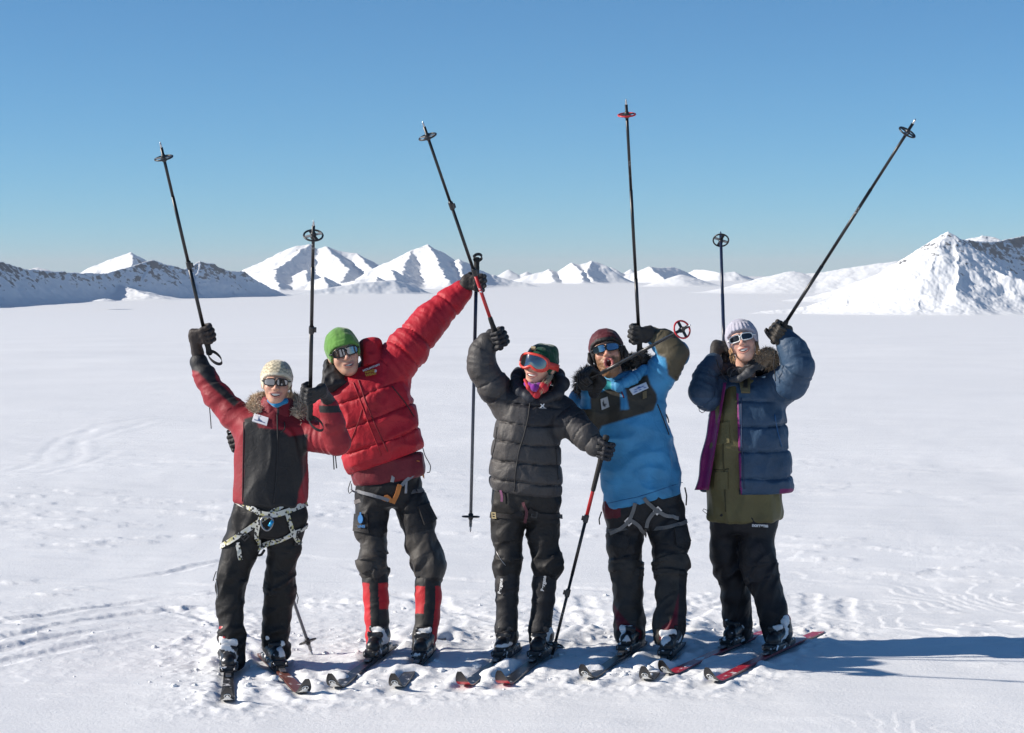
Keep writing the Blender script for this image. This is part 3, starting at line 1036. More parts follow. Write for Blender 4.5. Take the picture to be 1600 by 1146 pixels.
mountain("mountain_massif", "broad white massif with two summits left of centre", 10500, [
    ([(370, 425, 0), (410, 408, 0), (440, 392, 0), (462, 383, 0), (480, 381, 0), (492, 388, 0), (510, 384, 0), (530, 391, 0), (556, 395, 0), (572, 404, 0), (590, 412, 0), (610, 420, 0)], 0.6),
    ([(480, 381, 0), (458, 402, -250), (430, 420, -600), (410, 442, -1000)], 0.62),
    ([(510, 384, 0), (526, 402, -250), (545, 420, -600), (530, 446, -1000)], 0.62),
    ([(556, 395, 0), (578, 415, -250), (590, 432, -600)], 0.62),
    ([(395, 428, -700), (410, 424, -800), (432, 420, -850), (428, 445, -1200)], 0.62),
    ([(470, 424, -800), (480, 420, -850), (478, 446, -1200)], 0.62)], M_SNOWY, 1.5, 0.10, nseed=3.5)
mountain("mountain_peak", "tall white peak with a long right shoulder, left of centre", 9800, [
    ([(585, 418, 0), (620, 402, 0), (645, 390, 0), (668, 381, 0), (690, 393, 0), (712, 407, 0), (718, 404, -100), (735, 415, -100), (760, 425, -100), (790, 436, -100), (820, 443, -100)], 0.6),
    ([(668, 381, 0), (682, 400, -200), (690, 420, -500), (700, 440, -900)], 0.64),
    ([(645, 390, 0), (632, 412, -300), (628, 436, -800)], 0.55),
    ([(718, 404, -100), (722, 425, -350), (735, 445, -700)], 0.62),
    ([(600, 424, -600), (612, 420, -700), (618, 440, -1000)], 0.6)], M_SNOWY, 1.5, 0.10, nseed=5.0)
mountain("foothills", "low snowy foothills with blue gullies below the two-summit massif", 8600, [
    ([(385, 458, 0), (412, 445, 0), (432, 437, 0), (455, 447, 60), (480, 440, 0), (506, 432, 0), (528, 443, 60), (556, 438, 0), (588, 431, 0), (612, 443, 60), (640, 446, 60), (672, 456, 60)], 0.62),
    ([(432, 437, 0), (440, 456, -260)], 0.62), ([(506, 432, 0), (515, 455, -300)], 0.62), ([(588, 431, 0), (598, 455, -300)], 0.62)], M_SNOWY, 1.5, 0.10, nseed=18.0)
mountain("low_hill", "low rounded snow hill with a blue shaded flank in front of the massif", 7200, [
    ([(440, 466, -150), (470, 457, -100), (510, 450, -60), (560, 442, 0), (612, 437, 60), (640, 443, 120), (660, 454, 180), (685, 466, 240)], 0.62)], M_SNOWY, 1.6, 0.08, nseed=6.0, soft=4)
mountain("mountain_peak", "twin snowy peaks on the horizon right of centre", 11500, [
    ([(800, 440, 0), (830, 428, 0), (860, 420, 0), (868, 424, 0), (896, 410, 0), (906, 413, 0), (923, 407, 0), (938, 410, 0), (955, 424, 0), (970, 437, 0)], 0.62),
    ([(896, 410, 0), (908, 425, -250), (912, 438, -500)], 0.62), ([(923, 407, 0), (918, 425, -200), (928, 438, -420)], 0.65), ([(860, 420, 0), (866, 438, -300)], 0.6)], M_SNOWY, 1.4, 0.10, nseed=7.0)
mountain("distant_peak", "faint far peaks left of the twin peaks", 19000, [
    ([(770, 436, 0), (795, 421, 0), (810, 430, 0), (825, 424, 0), (845, 434, 0)], 0.6), ([(940, 432, 0), (954, 417, 0), (972, 428, 0), (985, 420, 0), (1000, 434, 0)], 0.6)], M_SNOWY, 1.5, 0.08, nseed=8.0)
mountain("snow_dome", "flat-topped snow hill with a blue shaded side right of centre", 12000, [
    ([(955, 440, 0), (985, 428, 0), (1015, 416, 0), (1030, 418, 200), (1052, 417, 350), (1075, 426, 420), (1098, 438, 500)], 0.60),
    ([(1015, 416, 0), (1032, 430, -250), (1044, 442, -450)], 0.60)], M_SNOWY, 1.4, 0.03, nseed=9.0)
mountain("snow_dome", "small smooth snow cone in front of the flat-topped hill", 9800, [
    ([(1020, 449, 0), (1045, 436, 0), (1065, 429, 0), (1085, 436, 0), (1110, 448, 0)], 0.34)], M_SNOWY, 1.5, 0.03, nseed=10.0, soft=5)
mountain("snow_dome", "low snow hills on the horizon right of the middle pole", 13500, [
    ([(1070, 428, 400), (1085, 421, 400), (1100, 421, 300), (1125, 426, 0), (1148, 424, 0), (1163, 431, 150), (1180, 438, 300)], 0.6)], M_SNOWY, 1.4, 0.05, nseed=11.0)
mountain("snow_ridge", "pale snow ridge rising behind the right-hand pyramid peak", 7600, [
    ([(1165, 440, 0), (1190, 433, 0), (1230, 424, 0), (1242, 423, 0), (1258, 427, 0), (1290, 424, 0), (1330, 417, 0), (1370, 411, 0), (1410, 406, 0), (1480, 400, 0)], 0.30)], M_SNOWY, 1.6, 0.05, nseed=12.0)
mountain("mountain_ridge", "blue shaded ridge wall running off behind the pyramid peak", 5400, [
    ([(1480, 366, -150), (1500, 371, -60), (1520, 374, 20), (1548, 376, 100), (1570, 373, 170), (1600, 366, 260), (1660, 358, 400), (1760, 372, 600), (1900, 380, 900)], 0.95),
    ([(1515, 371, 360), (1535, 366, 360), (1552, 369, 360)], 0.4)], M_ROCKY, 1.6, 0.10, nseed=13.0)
mountain("pyramid_peak", "sharp white pyramid peak with rock bands at the right", 3800, [
    ([(1190, 496, 0), (1250, 487, 0), (1310, 460, 0), (1360, 432, 0), (1400, 410, 0), (1440, 383, 0), (1468, 365, 0), (1482, 360, 0), (1490, 368, 0), (1500, 381, 0), (1512, 396, -20), (1540, 415, -60), (1580, 431, -100), (1640, 446, -120), (1740, 470, -120)], 0.72),
    ([(1482, 360, 0), (1466, 384, -50), (1452, 420, -110), (1440, 460, -170), (1432, 490, -220)], 0.66),
    ([(1490, 368, 0), (1496, 392, -60), (1498, 425, -120), (1496, 450, -180)], 0.75),
    ([(1400, 410, 0), (1388, 445, -70), (1378, 490, -150)], 0.62),
    ([(1330, 450, 0), (1318, 490, -90)], 0.6),
    ([(1512, 396, -20), (1520, 430, -90), (1522, 462, -160)], 0.72)], M_PYRAMID, 1.2, 0.085, nseed=14.0)
mountain("mountain_range", "snowy range continuing beyond the left edge", 9000, [
    ([(-1500, 430, 0), (-1250, 398, 0), (-1080, 415, 100), (-900, 388, 0), (-700, 412, 100), (-520, 396, 0), (-330, 418, 100), (-200, 432, 0)], 0.6),
    ([(-900, 388, 0), (-880, 430, -700)], 0.6), ([(-520, 396, 0), (-500, 432, -600)], 0.6), ([(-1250, 398, 0), (-1240, 432, -600)], 0.6)], M_SNOWY, 5.0, 0.09, nseed=16.0)
mountain("mountain_range", "snowy range continuing beyond the right edge", 7500, [
    ([(1850, 425, 0), (2050, 392, 0), (2200, 412, 100), (2400, 380, 0), (2600, 408, 100), (2850, 396, 0), (3050, 432, 0)], 0.6),
    ([(2050, 392, 0), (2070, 432, -500)], 0.6), ([(2400, 380, 0), (2420, 434, -600)], 0.6)], M_SNOWY, 5.0, 0.09, nseed=17.0)
# a low rock hump that pokes out of the glacier
def outcrop():
    k = 4600 / F
    c = W(163, 470.5, 4600)
    u, v = np.meshgrid(np.linspace(0, 2 * math.pi, 40, endpoint=False), np.linspace(0, 1, 12), indexing='ij')
    x = np.cos(u) * v * 19 * k; y = np.sin(u) * v * 30 * k
    z = (1 - v ** 2) * 3.4 * k
    P = np.stack([x.ravel(), y.ravel(), z.ravel()], 1)
    P[:, 2] += perlin(P / (4 * k)) * 1.3 * k * (1 - v.ravel() ** 2) - 0.5 * k
    n, m = u.shape
    Fc = [[i * m + j, ((i + 1) % n) * m + j, ((i + 1) % n) * m + j + 1, i * m + j + 1] for i in range(n) for j in range(m - 1)]
    o = mesh_np("rock_outcrop", P + c, None, M_ROCKY, None, None, np.ones((len(P), 3)), True, faces=Fc)
    o["kind"] = "structure"; o["label"] = "small dark rock hump poking from the glacier at the left"
outcrop()

# ---- the thin haze of the wide air over the glacier
def make_haze():
    m = bpy.data.materials.new("haze"); m.use_nodes = True
    nt = m.node_tree; nt.nodes.clear()
    o = nt.nodes.new("ShaderNodeOutputMaterial"); v = nt.nodes.new("ShaderNodeVolumePrincipled")
    v.inputs["Color"].default_value = (0.95, 0.97, 1.0, 1); v.inputs["Density"].default_value = HAZE
    v.inputs["Anisotropy"].default_value = 0.0
    nt.links.new(v.outputs[0], o.inputs["Volume"])
    V, Fc = box_geo((0, 20000, 100), np.eye(3), (42000, 42000, 320))
    ob = mesh_np("haze", V, None, m, None, None, None, False, faces=Fc)
    ob["kind"] = "stuff"; ob["label"] = "thin pale haze in the air over the glacier"; ob["category"] = "haze"
HAZE = 2.2e-5
make_haze()

# ================================================================== PEOPLE
def px_m(Y):
    return Y / F

def chain_px(pts, Y, k=0.03, bulge=None):
    """limb from picture points (px, row, half width px, depth offset m)"""
    P = np.array([W(a, b, Y + d) for a, b, r, d in pts])
    r = np.array([0.935 * c * (Y + d) / F for a, b, c, d in pts])
    return Chain(P, r, k, bulge)

def loft_px(st, Y, yaw=0.0, n=2.4, bulge=None, cap=0.02, hem=0.0):
    """trunk from picture stations (px, row, half width px, half depth m, depth offset m), bottom to top"""
    A = W(st[0][0], st[0][1], Y + st[0][4]); B = W(st[-1][0], st[-1][1], Y + st[-1][4])
    u = np.array([math.cos(yaw), math.sin(yaw), 0])
    S = [(W(a, b, Y + d), 0.975 * w * Y / F, dp) for a, b, w, dp, d in st]
    return Loft(A, B, u, S, n, bulge, cap, hem)

def baffles(pitch, amp, seed=0.0, off=0.0):
    def fn(s, P):
        w = 0.012 * perlin(P * 5 + seed)
        ph = (s + w + off) / pitch
        t = np.abs(ph - np.floor(ph) - 0.5) * 2            # 1 at the seam
        pk = perlin(np.stack([P[:, 0] * 42, P[:, 1] * 42, P[:, 2] * 9], 1) + seed)
        return amp * (0.5 - t ** 12 * 1.7 - 0.35 * t ** 2) + 0.0055 * pk * (0.2 + t ** 3)
    return fn

def folds(freq, amp, seed=0.0, joints=(), low=5.0, base=0.35):
    """cloth folds that run round a limb, stronger at the joints (metres along the limb, reach)"""
    def fn(s, P):
        env = np.full(s.shape, base)
        for j, r in joints:
            env = np.maximum(env, np.exp(-((s - j) / r) ** 2))
        q = P * low
        q = np.stack([q[:, 0] + seed, q[:, 1], q[:, 2] * 0.6 + s * freq + P[:, 0] * 5], 1)
        n = perlin(q)
        n2 = perlin(q * 2.3 + 5)
        return amp * env * (1.15 * np.maximum(1 - 2.4 * np.abs(n), 0) - 0.45 + 0.35 * n2)
    return fn

def cloth_noise(P, amp, scale=(7, 7, 5), seed=0.0):
    q = P * np.array(scale) + seed
    n = perlin(q); n2 = perlin(q * 2.4 + 3)
    return amp * (1.1 * np.maximum(1 - 2.5 * np.abs(n), 0) - 0.40 + 0.40 * n2)

def lerp_col(c0, c1, t):
    return np.asarray(c0)[None, :] * (1 - t[:, None]) + np.asarray(c1)[None, :] * t[:, None]

def in_poly(px, poly_):
    x, y = px[:, 0], px[:, 1]
    c = np.zeros(len(px), bool); n = len(poly_)
    for i in range(n):
        x0, y0 = poly_[i]; x1, y1 = poly_[(i + 1) % n]
        k = ((y0 > y) != (y1 > y)) & (x < (x1 - x0) * (y - y0) / (y1 - y0 + 1e-9) + x0)
        c ^= k
    return c

def soft_poly(px, poly_):
    """share of a small neighbourhood that lies inside: sewn edges without stair steps"""
    w = 0.0
    for dx in (-1.1, 0, 1.1):
        for dy in (-1.1, 0, 1.1):
            w = w + in_poly(px + np.array([dx, dy]), poly_)
    return w / 9.0

def dye(c, w, col):
    return c * (1 - w[:, None]) + np.asarray(col)[None] * w[:, None]

# ------------------------------------------------------------------ head
class Head:
    def __init__(self, px, row, Y, yaw=0, pitch=0, roll=0, s=1.0):
        self.c = W(px, row, Y); self.s = s
        yaw, pitch, roll = R_(yaw), R_(pitch), R_(roll)
        U = np.array([0, 0, 1.0])
        Fv = np.array([math.sin(yaw), -math.cos(yaw), 0]); Rv = np.array([math.cos(yaw), math.sin(yaw), 0])
        Fv, U = Fv * math.cos(pitch) + U * math.sin(pitch), U * math.cos(pitch) - Fv * math.sin(pitch)
        Rv, U = Rv * math.cos(roll) + U * math.sin(roll), U * math.cos(roll) - Rv * math.sin(roll)
        self.R, self.Fv, self.U = Rv, Fv, U
        self.ms = (1.0, 1.0)
    def loc(self, P):
        q = (P - self.c) / self.s
        return np.stack([q @ self.R, q @ self.Fv, q @ self.U], 1)
    def out(self, L):
        L = np.asarray(L, float).reshape(-1, 3) * self.s
        return self.c + L[:, :1] * self.R + L[:, 1:2] * self.Fv + L[:, 2:3] * self.U

def ell(L, c, r):
    q = (L - np.array(c)) / np.array(r)
    return (np.linalg.norm(q, axis=1) - 1) * min(r)

def cap(L, a, b, ra, rb):
    a = np.array(a); b = np.array(b); ba = b - a
    t = np.clip((L - a) @ ba / (ba @ ba), 0, 1)
    return np.linalg.norm(L - a - t[:, None] * ba, axis=1) - (ra + (rb - ra) * t)

def skull(L):
    return smin(ell(L, (0, -0.012, 0.038), (0.074, 0.094, 0.080)), ell(L, (0, 0.012, -0.03), (0.062, 0.074, 0.075)), 0.03)

def head_field(L, mouth="smile", beard=0.0, ms=(1.0, 1.0)):
    ws, hs = ms
    d = skull(L)
    d = smin(d, ell(L, (0, 0.046, -0.082), (0.030, 0.034, 0.026)), 0.035)                # jaw, chin
    ax = np.abs(L[:, 0]); M = np.stack([ax, L[:, 1], L[:, 2]], 1)
    d = smin(d, ell(M, (0.036, 0.056, -0.022), (0.026, 0.024, 0.024)), 0.02)             # cheek
    d = smin(d, cap(M, (0.012, 0.079, 0.030), (0.042, 0.070, 0.030), 0.010, 0.010), 0.015)   # brow
    d = smax(d, -ell(M, (0.030, 0.097, 0.010), (0.018, 0.016, 0.013)), 0.014)            # eye hollow
    d = smin(d, cap(L, (0, 0.084, 0.016), (0, 0.104, -0.020), 0.008, 0.011), 0.012)      # nose
    d = smin(d, ell(M, (0.011, 0.093, -0.024), (0.009, 0.010, 0.008)), 0.007)
    d = smin(d, ell(L, (0, 0.078, -0.052), (0.027, 0.014, 0.018)), 0.012)
    if mouth == "yell":
        d = smin(d, ell(L, (0, 0.055, -0.110), (0.030, 0.030, 0.022)), 0.03)
        d = smax(d, -ell(L, (0, 0.088, -0.068), (0.023, 0.032, 0.029)), 0.006)
        rim = np.abs(np.hypot(L[:, 0] / 0.021, (L[:, 2] + 0.068) / 0.030) - 1) * 0.021
        d = smin(d, np.hypot(rim, L[:, 1] - 0.088) - 0.005, 0.008)
    else:
        cz = -0.060 + 9.0 * L[:, 0] ** 2
        d = smax(d, -((np.hypot((L[:, 2] - cz) / (0.0115 * hs), L[:, 0] / (0.033 * ws)) - 1) * 0.0115 + 0 * L[:, 1] + np.maximum(0.080 - L[:, 1] - 14 * L[:, 0] ** 2, 0) * 3), 0.004)
        for zz, r in ((0.0125, 0.0040), (-0.0130, 0.0048)):                                   # lips
            cy = 0.091 - 13 * L[:, 0] ** 2
            lip = np.sqrt((L[:, 2] - cz - zz * hs * (1 - (L[:, 0] / 0.036) ** 2)) ** 2 + (L[:, 1] - cy) ** 2 + np.maximum(ax - 0.031 * ws, 0) ** 2) - r
            d = smin(d, lip, 0.006)
    d = smin(d, ell(M, (0.076, -0.012, 0.004), (0.011, 0.021, 0.032)), 0.008)            # ears
    if beard:
        bm = sstep(-0.035, -0.06, L[:, 2]) * sstep(-0.01, 0.03, L[:, 1])
        d = d - beard * bm * (0.7 + 0.6 * perlin(L * 160))
    return d

def nonuni(lo, hi, f0, f1, fine, coarse):
    a = np.arange(f0, lo, -1e9) if False else None
    left = f0 - np.arange(1, max(int((f0 - lo) / coarse), 0) + 3)[::-1] * coarse
    mid = np.arange(f0, f1, fine)
    right = mid[-1] + np.arange(1, max(int((hi - f1) / coarse), 0) + 3) * coarse
    return np.concatenate([left, mid, right])

def make_body(parent, org, hd, neck, limbs, skin=(0.50, 0.27, 0.18), mouth="smile", beard=None, hair=None):
    """the figure itself: head, neck, trunk, arms and legs as one surface (clothes cover most of it)"""
    prims = [Chain(hd.out([(0, -0.025, -0.05)]).tolist() + [neck.tolist()], [0.052 * hd.s, 0.058], 0.02)] + limbs
    lo = np.min([p.lo for p in prims], 0); hi = np.max([p.hi for p in prims], 0)
    hlo = hd.c - 0.16 * hd.s; hhi = hd.c + 0.16 * hd.s
    lo = np.minimum(lo, hlo) - 0.02; hi = np.maximum(hi, hhi) + 0.02
    def f(P):
        d = prims[0].ev(P)
        for pr in prims[1:]:
            d = smin(d, pr.ev(P), 0.03)
        h = np.full(len(P), 1.0)
        m = np.linalg.norm(P - hd.c, axis=1) < 0.26
        if m.any():
            h[m] = head_field(hd.loc(P[m]), mouth, 0.006 if beard is not None else 0.0, hd.ms) * hd.s
        near = np.linalg.norm(P - hd.c, axis=1) - 0.14
        h = np.where(m, h, near)
        return smin(d, h, 0.02)
    fo = Fn(f, lo, hi)
    axes = [nonuni(lo[i], hi[i], hlo[i], hhi[i], 0.0036, 0.02) for i in range(3)]
    P, Q = surface_nets(fo, axes)
    L = hd.loc(P)
    c = np.tile(np.array(skin, float), (len(P), 1))
    red = np.exp(-(((np.abs(L[:, 0]) - 0.04) / 0.022) ** 2 + ((L[:, 2] + 0.022) / 0.022) ** 2)) * (L[:, 1] > 0.02)
    red = np.maximum(red, np.exp(-((L[:, 0] / 0.016) ** 2 + ((L[:, 2] + 0.018) / 0.02) ** 2)) * (L[:, 1] > 0.08))
    c = c * (1 - 0.45 * red[:, None]) + np.array([0.52, 0.20, 0.14]) * 0.45 * red[:, None]
    if mouth == "smile":
        cz = -0.060 + 9.0 * L[:, 0] ** 2
        e = np.hypot((L[:, 2] - cz) / (0.0062 + 0.0118 * hd.ms[1]), L[:, 0] / (0.036 * hd.ms[0]))
        lips = (e < 1) & (L[:, 1] > 0.055)
        c[lips] = (0.46, 0.20, 0.16)
        inn = (np.hypot((L[:, 2] - cz) / (0.0112 * hd.ms[1]), L[:, 0] / (0.032 * hd.ms[0])) < 1) & (L[:, 1] > 0.03) & (L[:, 1] < 0.087 - 12 * L[:, 0] ** 2)
        c[inn] = (0.10, 0.018, 0.016)
    if beard is not None:
        bm = sstep(-0.028, -0.045, L[:, 2] + 0.012 * perlin(L * 90)) * sstep(-0.02, 0.015, L[:, 1])
        bm = np.maximum(bm, sstep(0.052, 0.060, np.abs(L[:, 0])) * sstep(0.02, -0.01, L[:, 2]) * (L[:, 1] > -0.02) * (L[:, 2] > -0.14) * 0.9)
        c = c * (1 - bm[:, None] * 0.92) + np.array(beard) * bm[:, None] * 0.92
    if mouth == "yell":
        e = np.hypot(L[:, 0] / 0.026, (L[:, 2] + 0.068) / 0.0325)
        c[(e < 1) & (L[:, 1] > 0.05)] = (0.36, 0.10, 0.09)
        c[(e < 0.90) & (L[:, 1] > 0.02) & (L[:, 1] < 0.086)] = (0.16, 0.02, 0.02)
    return mesh_np("body", P, Q, M_SKIN, parent, org, c)

def make_teeth(parent, org, hd, yell=False):
    V = []; n = 14; Fc = []
    if yell:
        zc = lambda x: -0.0485 + 4 * x * x; hgt = 0.005; wid = 0.014; y0 = 0.080
    else:
        zc = lambda x: -0.060 + 0.0045 * hd.ms[1] + 9 * x * x; hgt = 0.0066 * min(hd.ms[1], 1.05); wid = 0.0270 * hd.ms[0]; y0 = 0.0875
    for i in range(n + 1):
        x = -wid + 2 * wid * i / n
        tap = 1 - 0.35 * (x / wid) ** 2
        for dy in (0, -0.006):
            for sz in (1, -1):
                V.append((x, y0 - 12 * x * x + dy, zc(x) + sz * hgt * tap))
    for i in range(n):
        a, b = i * 4, i * 4 + 4
        Fc += [[a, b, b + 1, a + 1], [a + 2, a + 3, b + 3, b + 2], [a, a + 2, b + 2, b], [a + 1, b + 1, b + 3, a + 3]]
    Fc += [[0, 1, 3, 2], [n * 4, n * 4 + 2, n * 4 + 3, n * 4 + 1]]
    return mesh_np("teeth", hd.out(V), None, M_TEETH, parent, org, None, False, faces=Fc)

def make_sunglasses(parent, org, hd, frame, lens, w=0.030, h=0.0185, wrap=7.0, cz=0.012):
    root = None
    th = np.linspace(0, 2 * math.pi, 28, endpoint=False)
    parts = []
    lens_geo = []
    for sgn in (-1, 1):
        def pt(x, z, dy=0.0):
            X = sgn * 0.0345 + x
            return (X, 0.106 - wrap * X * X + dy + 0.16 * z, cz + z)
        ol = []
        for t in th:
            cx = np.sign(math.cos(t)) * abs(math.cos(t)) ** 0.62 * w
            sz = np.sign(math.sin(t)) * abs(math.sin(t)) ** 0.62 * h
            sz *= 1.0 + 0.10 * (-sgn * cx / w)
            ol.append((cx, sz))
        loop3 = hd.out([pt(a, b) for a, b in ol])
        parts.append(tube_geo(loop3, 0.0032 * hd.s, 6, closed=True))
        V = []; Fc = []
        K = 5
        for r in range(1, K + 1):
            for a, b in ol:
                V.append(pt(a * r / K, b * r / K, 0.001))
        V.append(pt(0, 0, 0.001))
        m = len(ol)
        for r in range(K - 1):
            for i in range(m):
                j = (i + 1) % m
                Fc.append([r * m + i, r * m + j, (r + 1) * m + j, (r + 1) * m + i])
        for i in range(m):
            Fc.append([len(V) - 1, (i + 1) % m, i])
        lens_geo.append((hd.out(V), Fc))
        e = pt(sgn * w, 0.004)
        parts.append(tube_geo(hd.out([e, (sgn * 0.078, 0.045, cz + 0.006), (sgn * 0.082, -0.01, cz + 0.004)]), [0.0045 * hd.s, 0.004 * hd.s, 0.003 * hd.s], 6))
    parts.append(tube_geo(hd.out([(-0.008, 0.106, cz + 0.004), (0, 0.109, cz + 0.006), (0.008, 0.106, cz + 0.004)]), 0.0035 * hd.s, 6))
    V, Fc = merge(parts)
    root = mesh_np("sunglasses", V, None, frame, parent, org, None, True, faces=Fc)
    for g in lens_geo:
        mesh_np("lens", g[0], None, lens, root, None if False else org, None, True, faces=g[1])
    for o in root.children: o.parent = root
    return root

def make_eyes(parent, org, hd):
    for sgn in (-1, 1):
        th = np.linspace(0, math.pi, 7); ph = np.linspace(0, 2 * math.pi, 12, endpoint=False)
        V = [(sgn * 0.030 + 0.012 * math.sin(t) * math.cos(p), 0.070 + 0.012 * math.cos(t), 0.010 + 0.012 * math.sin(t) * math.sin(p)) for t in th for p in ph]
        Fc = [[i * 12 + k, i * 12 + (k + 1) % 12, (i + 1) * 12 + (k + 1) % 12, (i + 1) * 12 + k] for i in range(6) for k in range(12)]
        mesh_np("eye", hd.out(V), None, M_EYE, parent, org, None, True, faces=Fc)

def make_hat(parent, org, hd, color, front=0.052, back=-0.045, thick=0.012, top=0.0, tip=(0, 0, 0), cuff=0.0, ear=0.0, ribs=0, name="knit_hat", mat=None, droop=0.0):
    def f(P):
        L = hd.loc(P)
        q = L.copy()
        q[:, 2] = np.where(q[:, 2] > 0.03, 0.03 + (q[:, 2] - 0.03) / (1 + top), q[:, 2])
        d = ell(q, (0, -0.014, 0.036), (0.079, 0.099, 0.086)) - thick
        if tip[2] or tip[0]:
            for sx in (-1, 1):
                pass
            d = smin(d, ell(L, tip, (0.030, 0.028, 0.028)), 0.03)
        # brim: a slanting plane, lower at the back and over the ears
        brim = front + (back - front) * np.clip((0.085 - L[:, 1]) / 0.17, 0, 1) - ear * np.exp(-((np.abs(L[:, 0]) - 0.085) / 0.03) ** 2) * (np.abs(L[:, 1] + 0.005) < 0.05)
        brim = brim + 0.002 * perlin(L * 40)
        if cuff:
            d = d - cuff * (1 - sstep(0.026, 0.034, L[:, 2] - brim))
        if ribs:
            a = np.arctan2(L[:, 0], L[:, 1] + 0.014)
            d = d - 0.0022 * np.cos(a * ribs) * (1 - sstep(0.09, 0.12, L[:, 2]))
        d = d - 0.0035 * perlin(L * 24) - 0.0015 * perlin(L * 70)
        inner = ell(L, (0, -0.014, 0.030), (0.074, 0.094, 0.084))
        d = smax(d, brim - L[:, 2], 0.008)
        d = smax(d, -inner, 0.004)
        return d * hd.s
    r = 0.17 * hd.s
    fo = Fn(f, hd.c - r, hd.c + r + np.array([0, 0, 0.03]))
    P, Q = surface_nets(fo, h=0.0042)
    L = hd.loc(P)
    brim = front + (back - front) * np.clip((0.085 - L[:, 1]) / 0.17, 0, 1)
    c = color(L, L[:, 2] - brim) if callable(color) else np.asarray(color, float)
    return mesh_np(name, P, Q, mat or M_KNIT, parent, org, c), fo

def make_hand(parent, org, c, g, wrist, color=(0.012, 0.012, 0.014), side=1, mitten=False, scale=1.0, cuffc=None, name="glove"):
    """a gloved fist closed on a pole at c; g runs along the pole, the arm comes from wrist"""
    g = nrm(g); w0 = np.asarray(wrist) - c
    w = nrm(w0 - g * (w0 @ g)); s = np.cross(g, w) * side
    S = scale
    def at(a, b, e):
        return c + (s * a + w * b + g * e) * S
    chains = []
    # palm
    chains.append(Chain([at(0.030, 0.050, -0.020), at(0.034, -0.006, -0.024)], [0.019 * S, 0.015 * S]))
    chains.append(Chain([at(0.030, 0.050, 0.006), at(0.034, -0.006, 0.002)], [0.021 * S, 0.016 * S]))
    chains.append(Chain([at(0.028, 0.050, 0.024), at(0.033, -0.004, 0.028)], [0.019 * S, 0.015 * S]))
    offs = [(-0.037, 0.80, 0.0102), (-0.0125, 0.96, 0.0113), (0.0125, 1.02, 0.0115), (0.0375, 0.93, 0.0110)]
    fing = []
    for e, l, r in offs:
        r = r * S
        fing.append(Chain([at(0.034, -0.008, e), at(0.026, -0.036 * l - 0.004, e * 1.02), at(-0.006, -0.046 * l, e * 1.0), at(-0.032 * l, -0.024, e * 0.96), at(-0.030, 0.002 + 0.006 * l, e * 0.93)],
                          [r * 1.06, r * 1.08, r, r * 0.96, r * 0.86], 0.008))
    thumb = Chain([at(0.022, 0.045, 0.030), at(-0.008, 0.036, 0.046), at(-0.034, 0.010, 0.046), at(-0.040, -0.016, 0.040)], [0.017 * S, 0.015 * S, 0.0135 * S, 0.0115 * S], 0.01)
    wr = np.asarray(wrist)
    arm = Chain([at(0.026, 0.052, 0.002), wr], [0.026 * S, 0.034 * S], 0.02)
    allp = chains + fing + [thumb, arm]
    lo = np.min([q.lo for q in allp], 0) - 0.01; hi = np.max([q.hi for q in allp], 0) + 0.01
    def f(P):
        d = chains[0].ev(P)
        for q in chains[1:]: d = smin(d, q.ev(P), 0.014)
        d = smin(d, arm.ev(P), 0.025)
        fd = None
        for q in fing:
            v = q.ev(P); fd = v if fd is None else smin(fd, v, 0.008 if mitten else 0.002)
        d = smin(d, fd, 0.008)
        d = smin(d, thumb.ev(P), 0.008)
        return d - 0.0016 * perlin(P * 60)
    fo = Fn(f, lo, hi)
    def col(P):
        cc = np.tile(np.asarray(color, float), (len(P), 1))
        if cuffc is not None:
            t = (P - c) @ w
            cc[t > 0.07 * S] = cuffc
        return cc
    return build(name, fo, M_GLOVE, parent, org, col, h=0.0036)

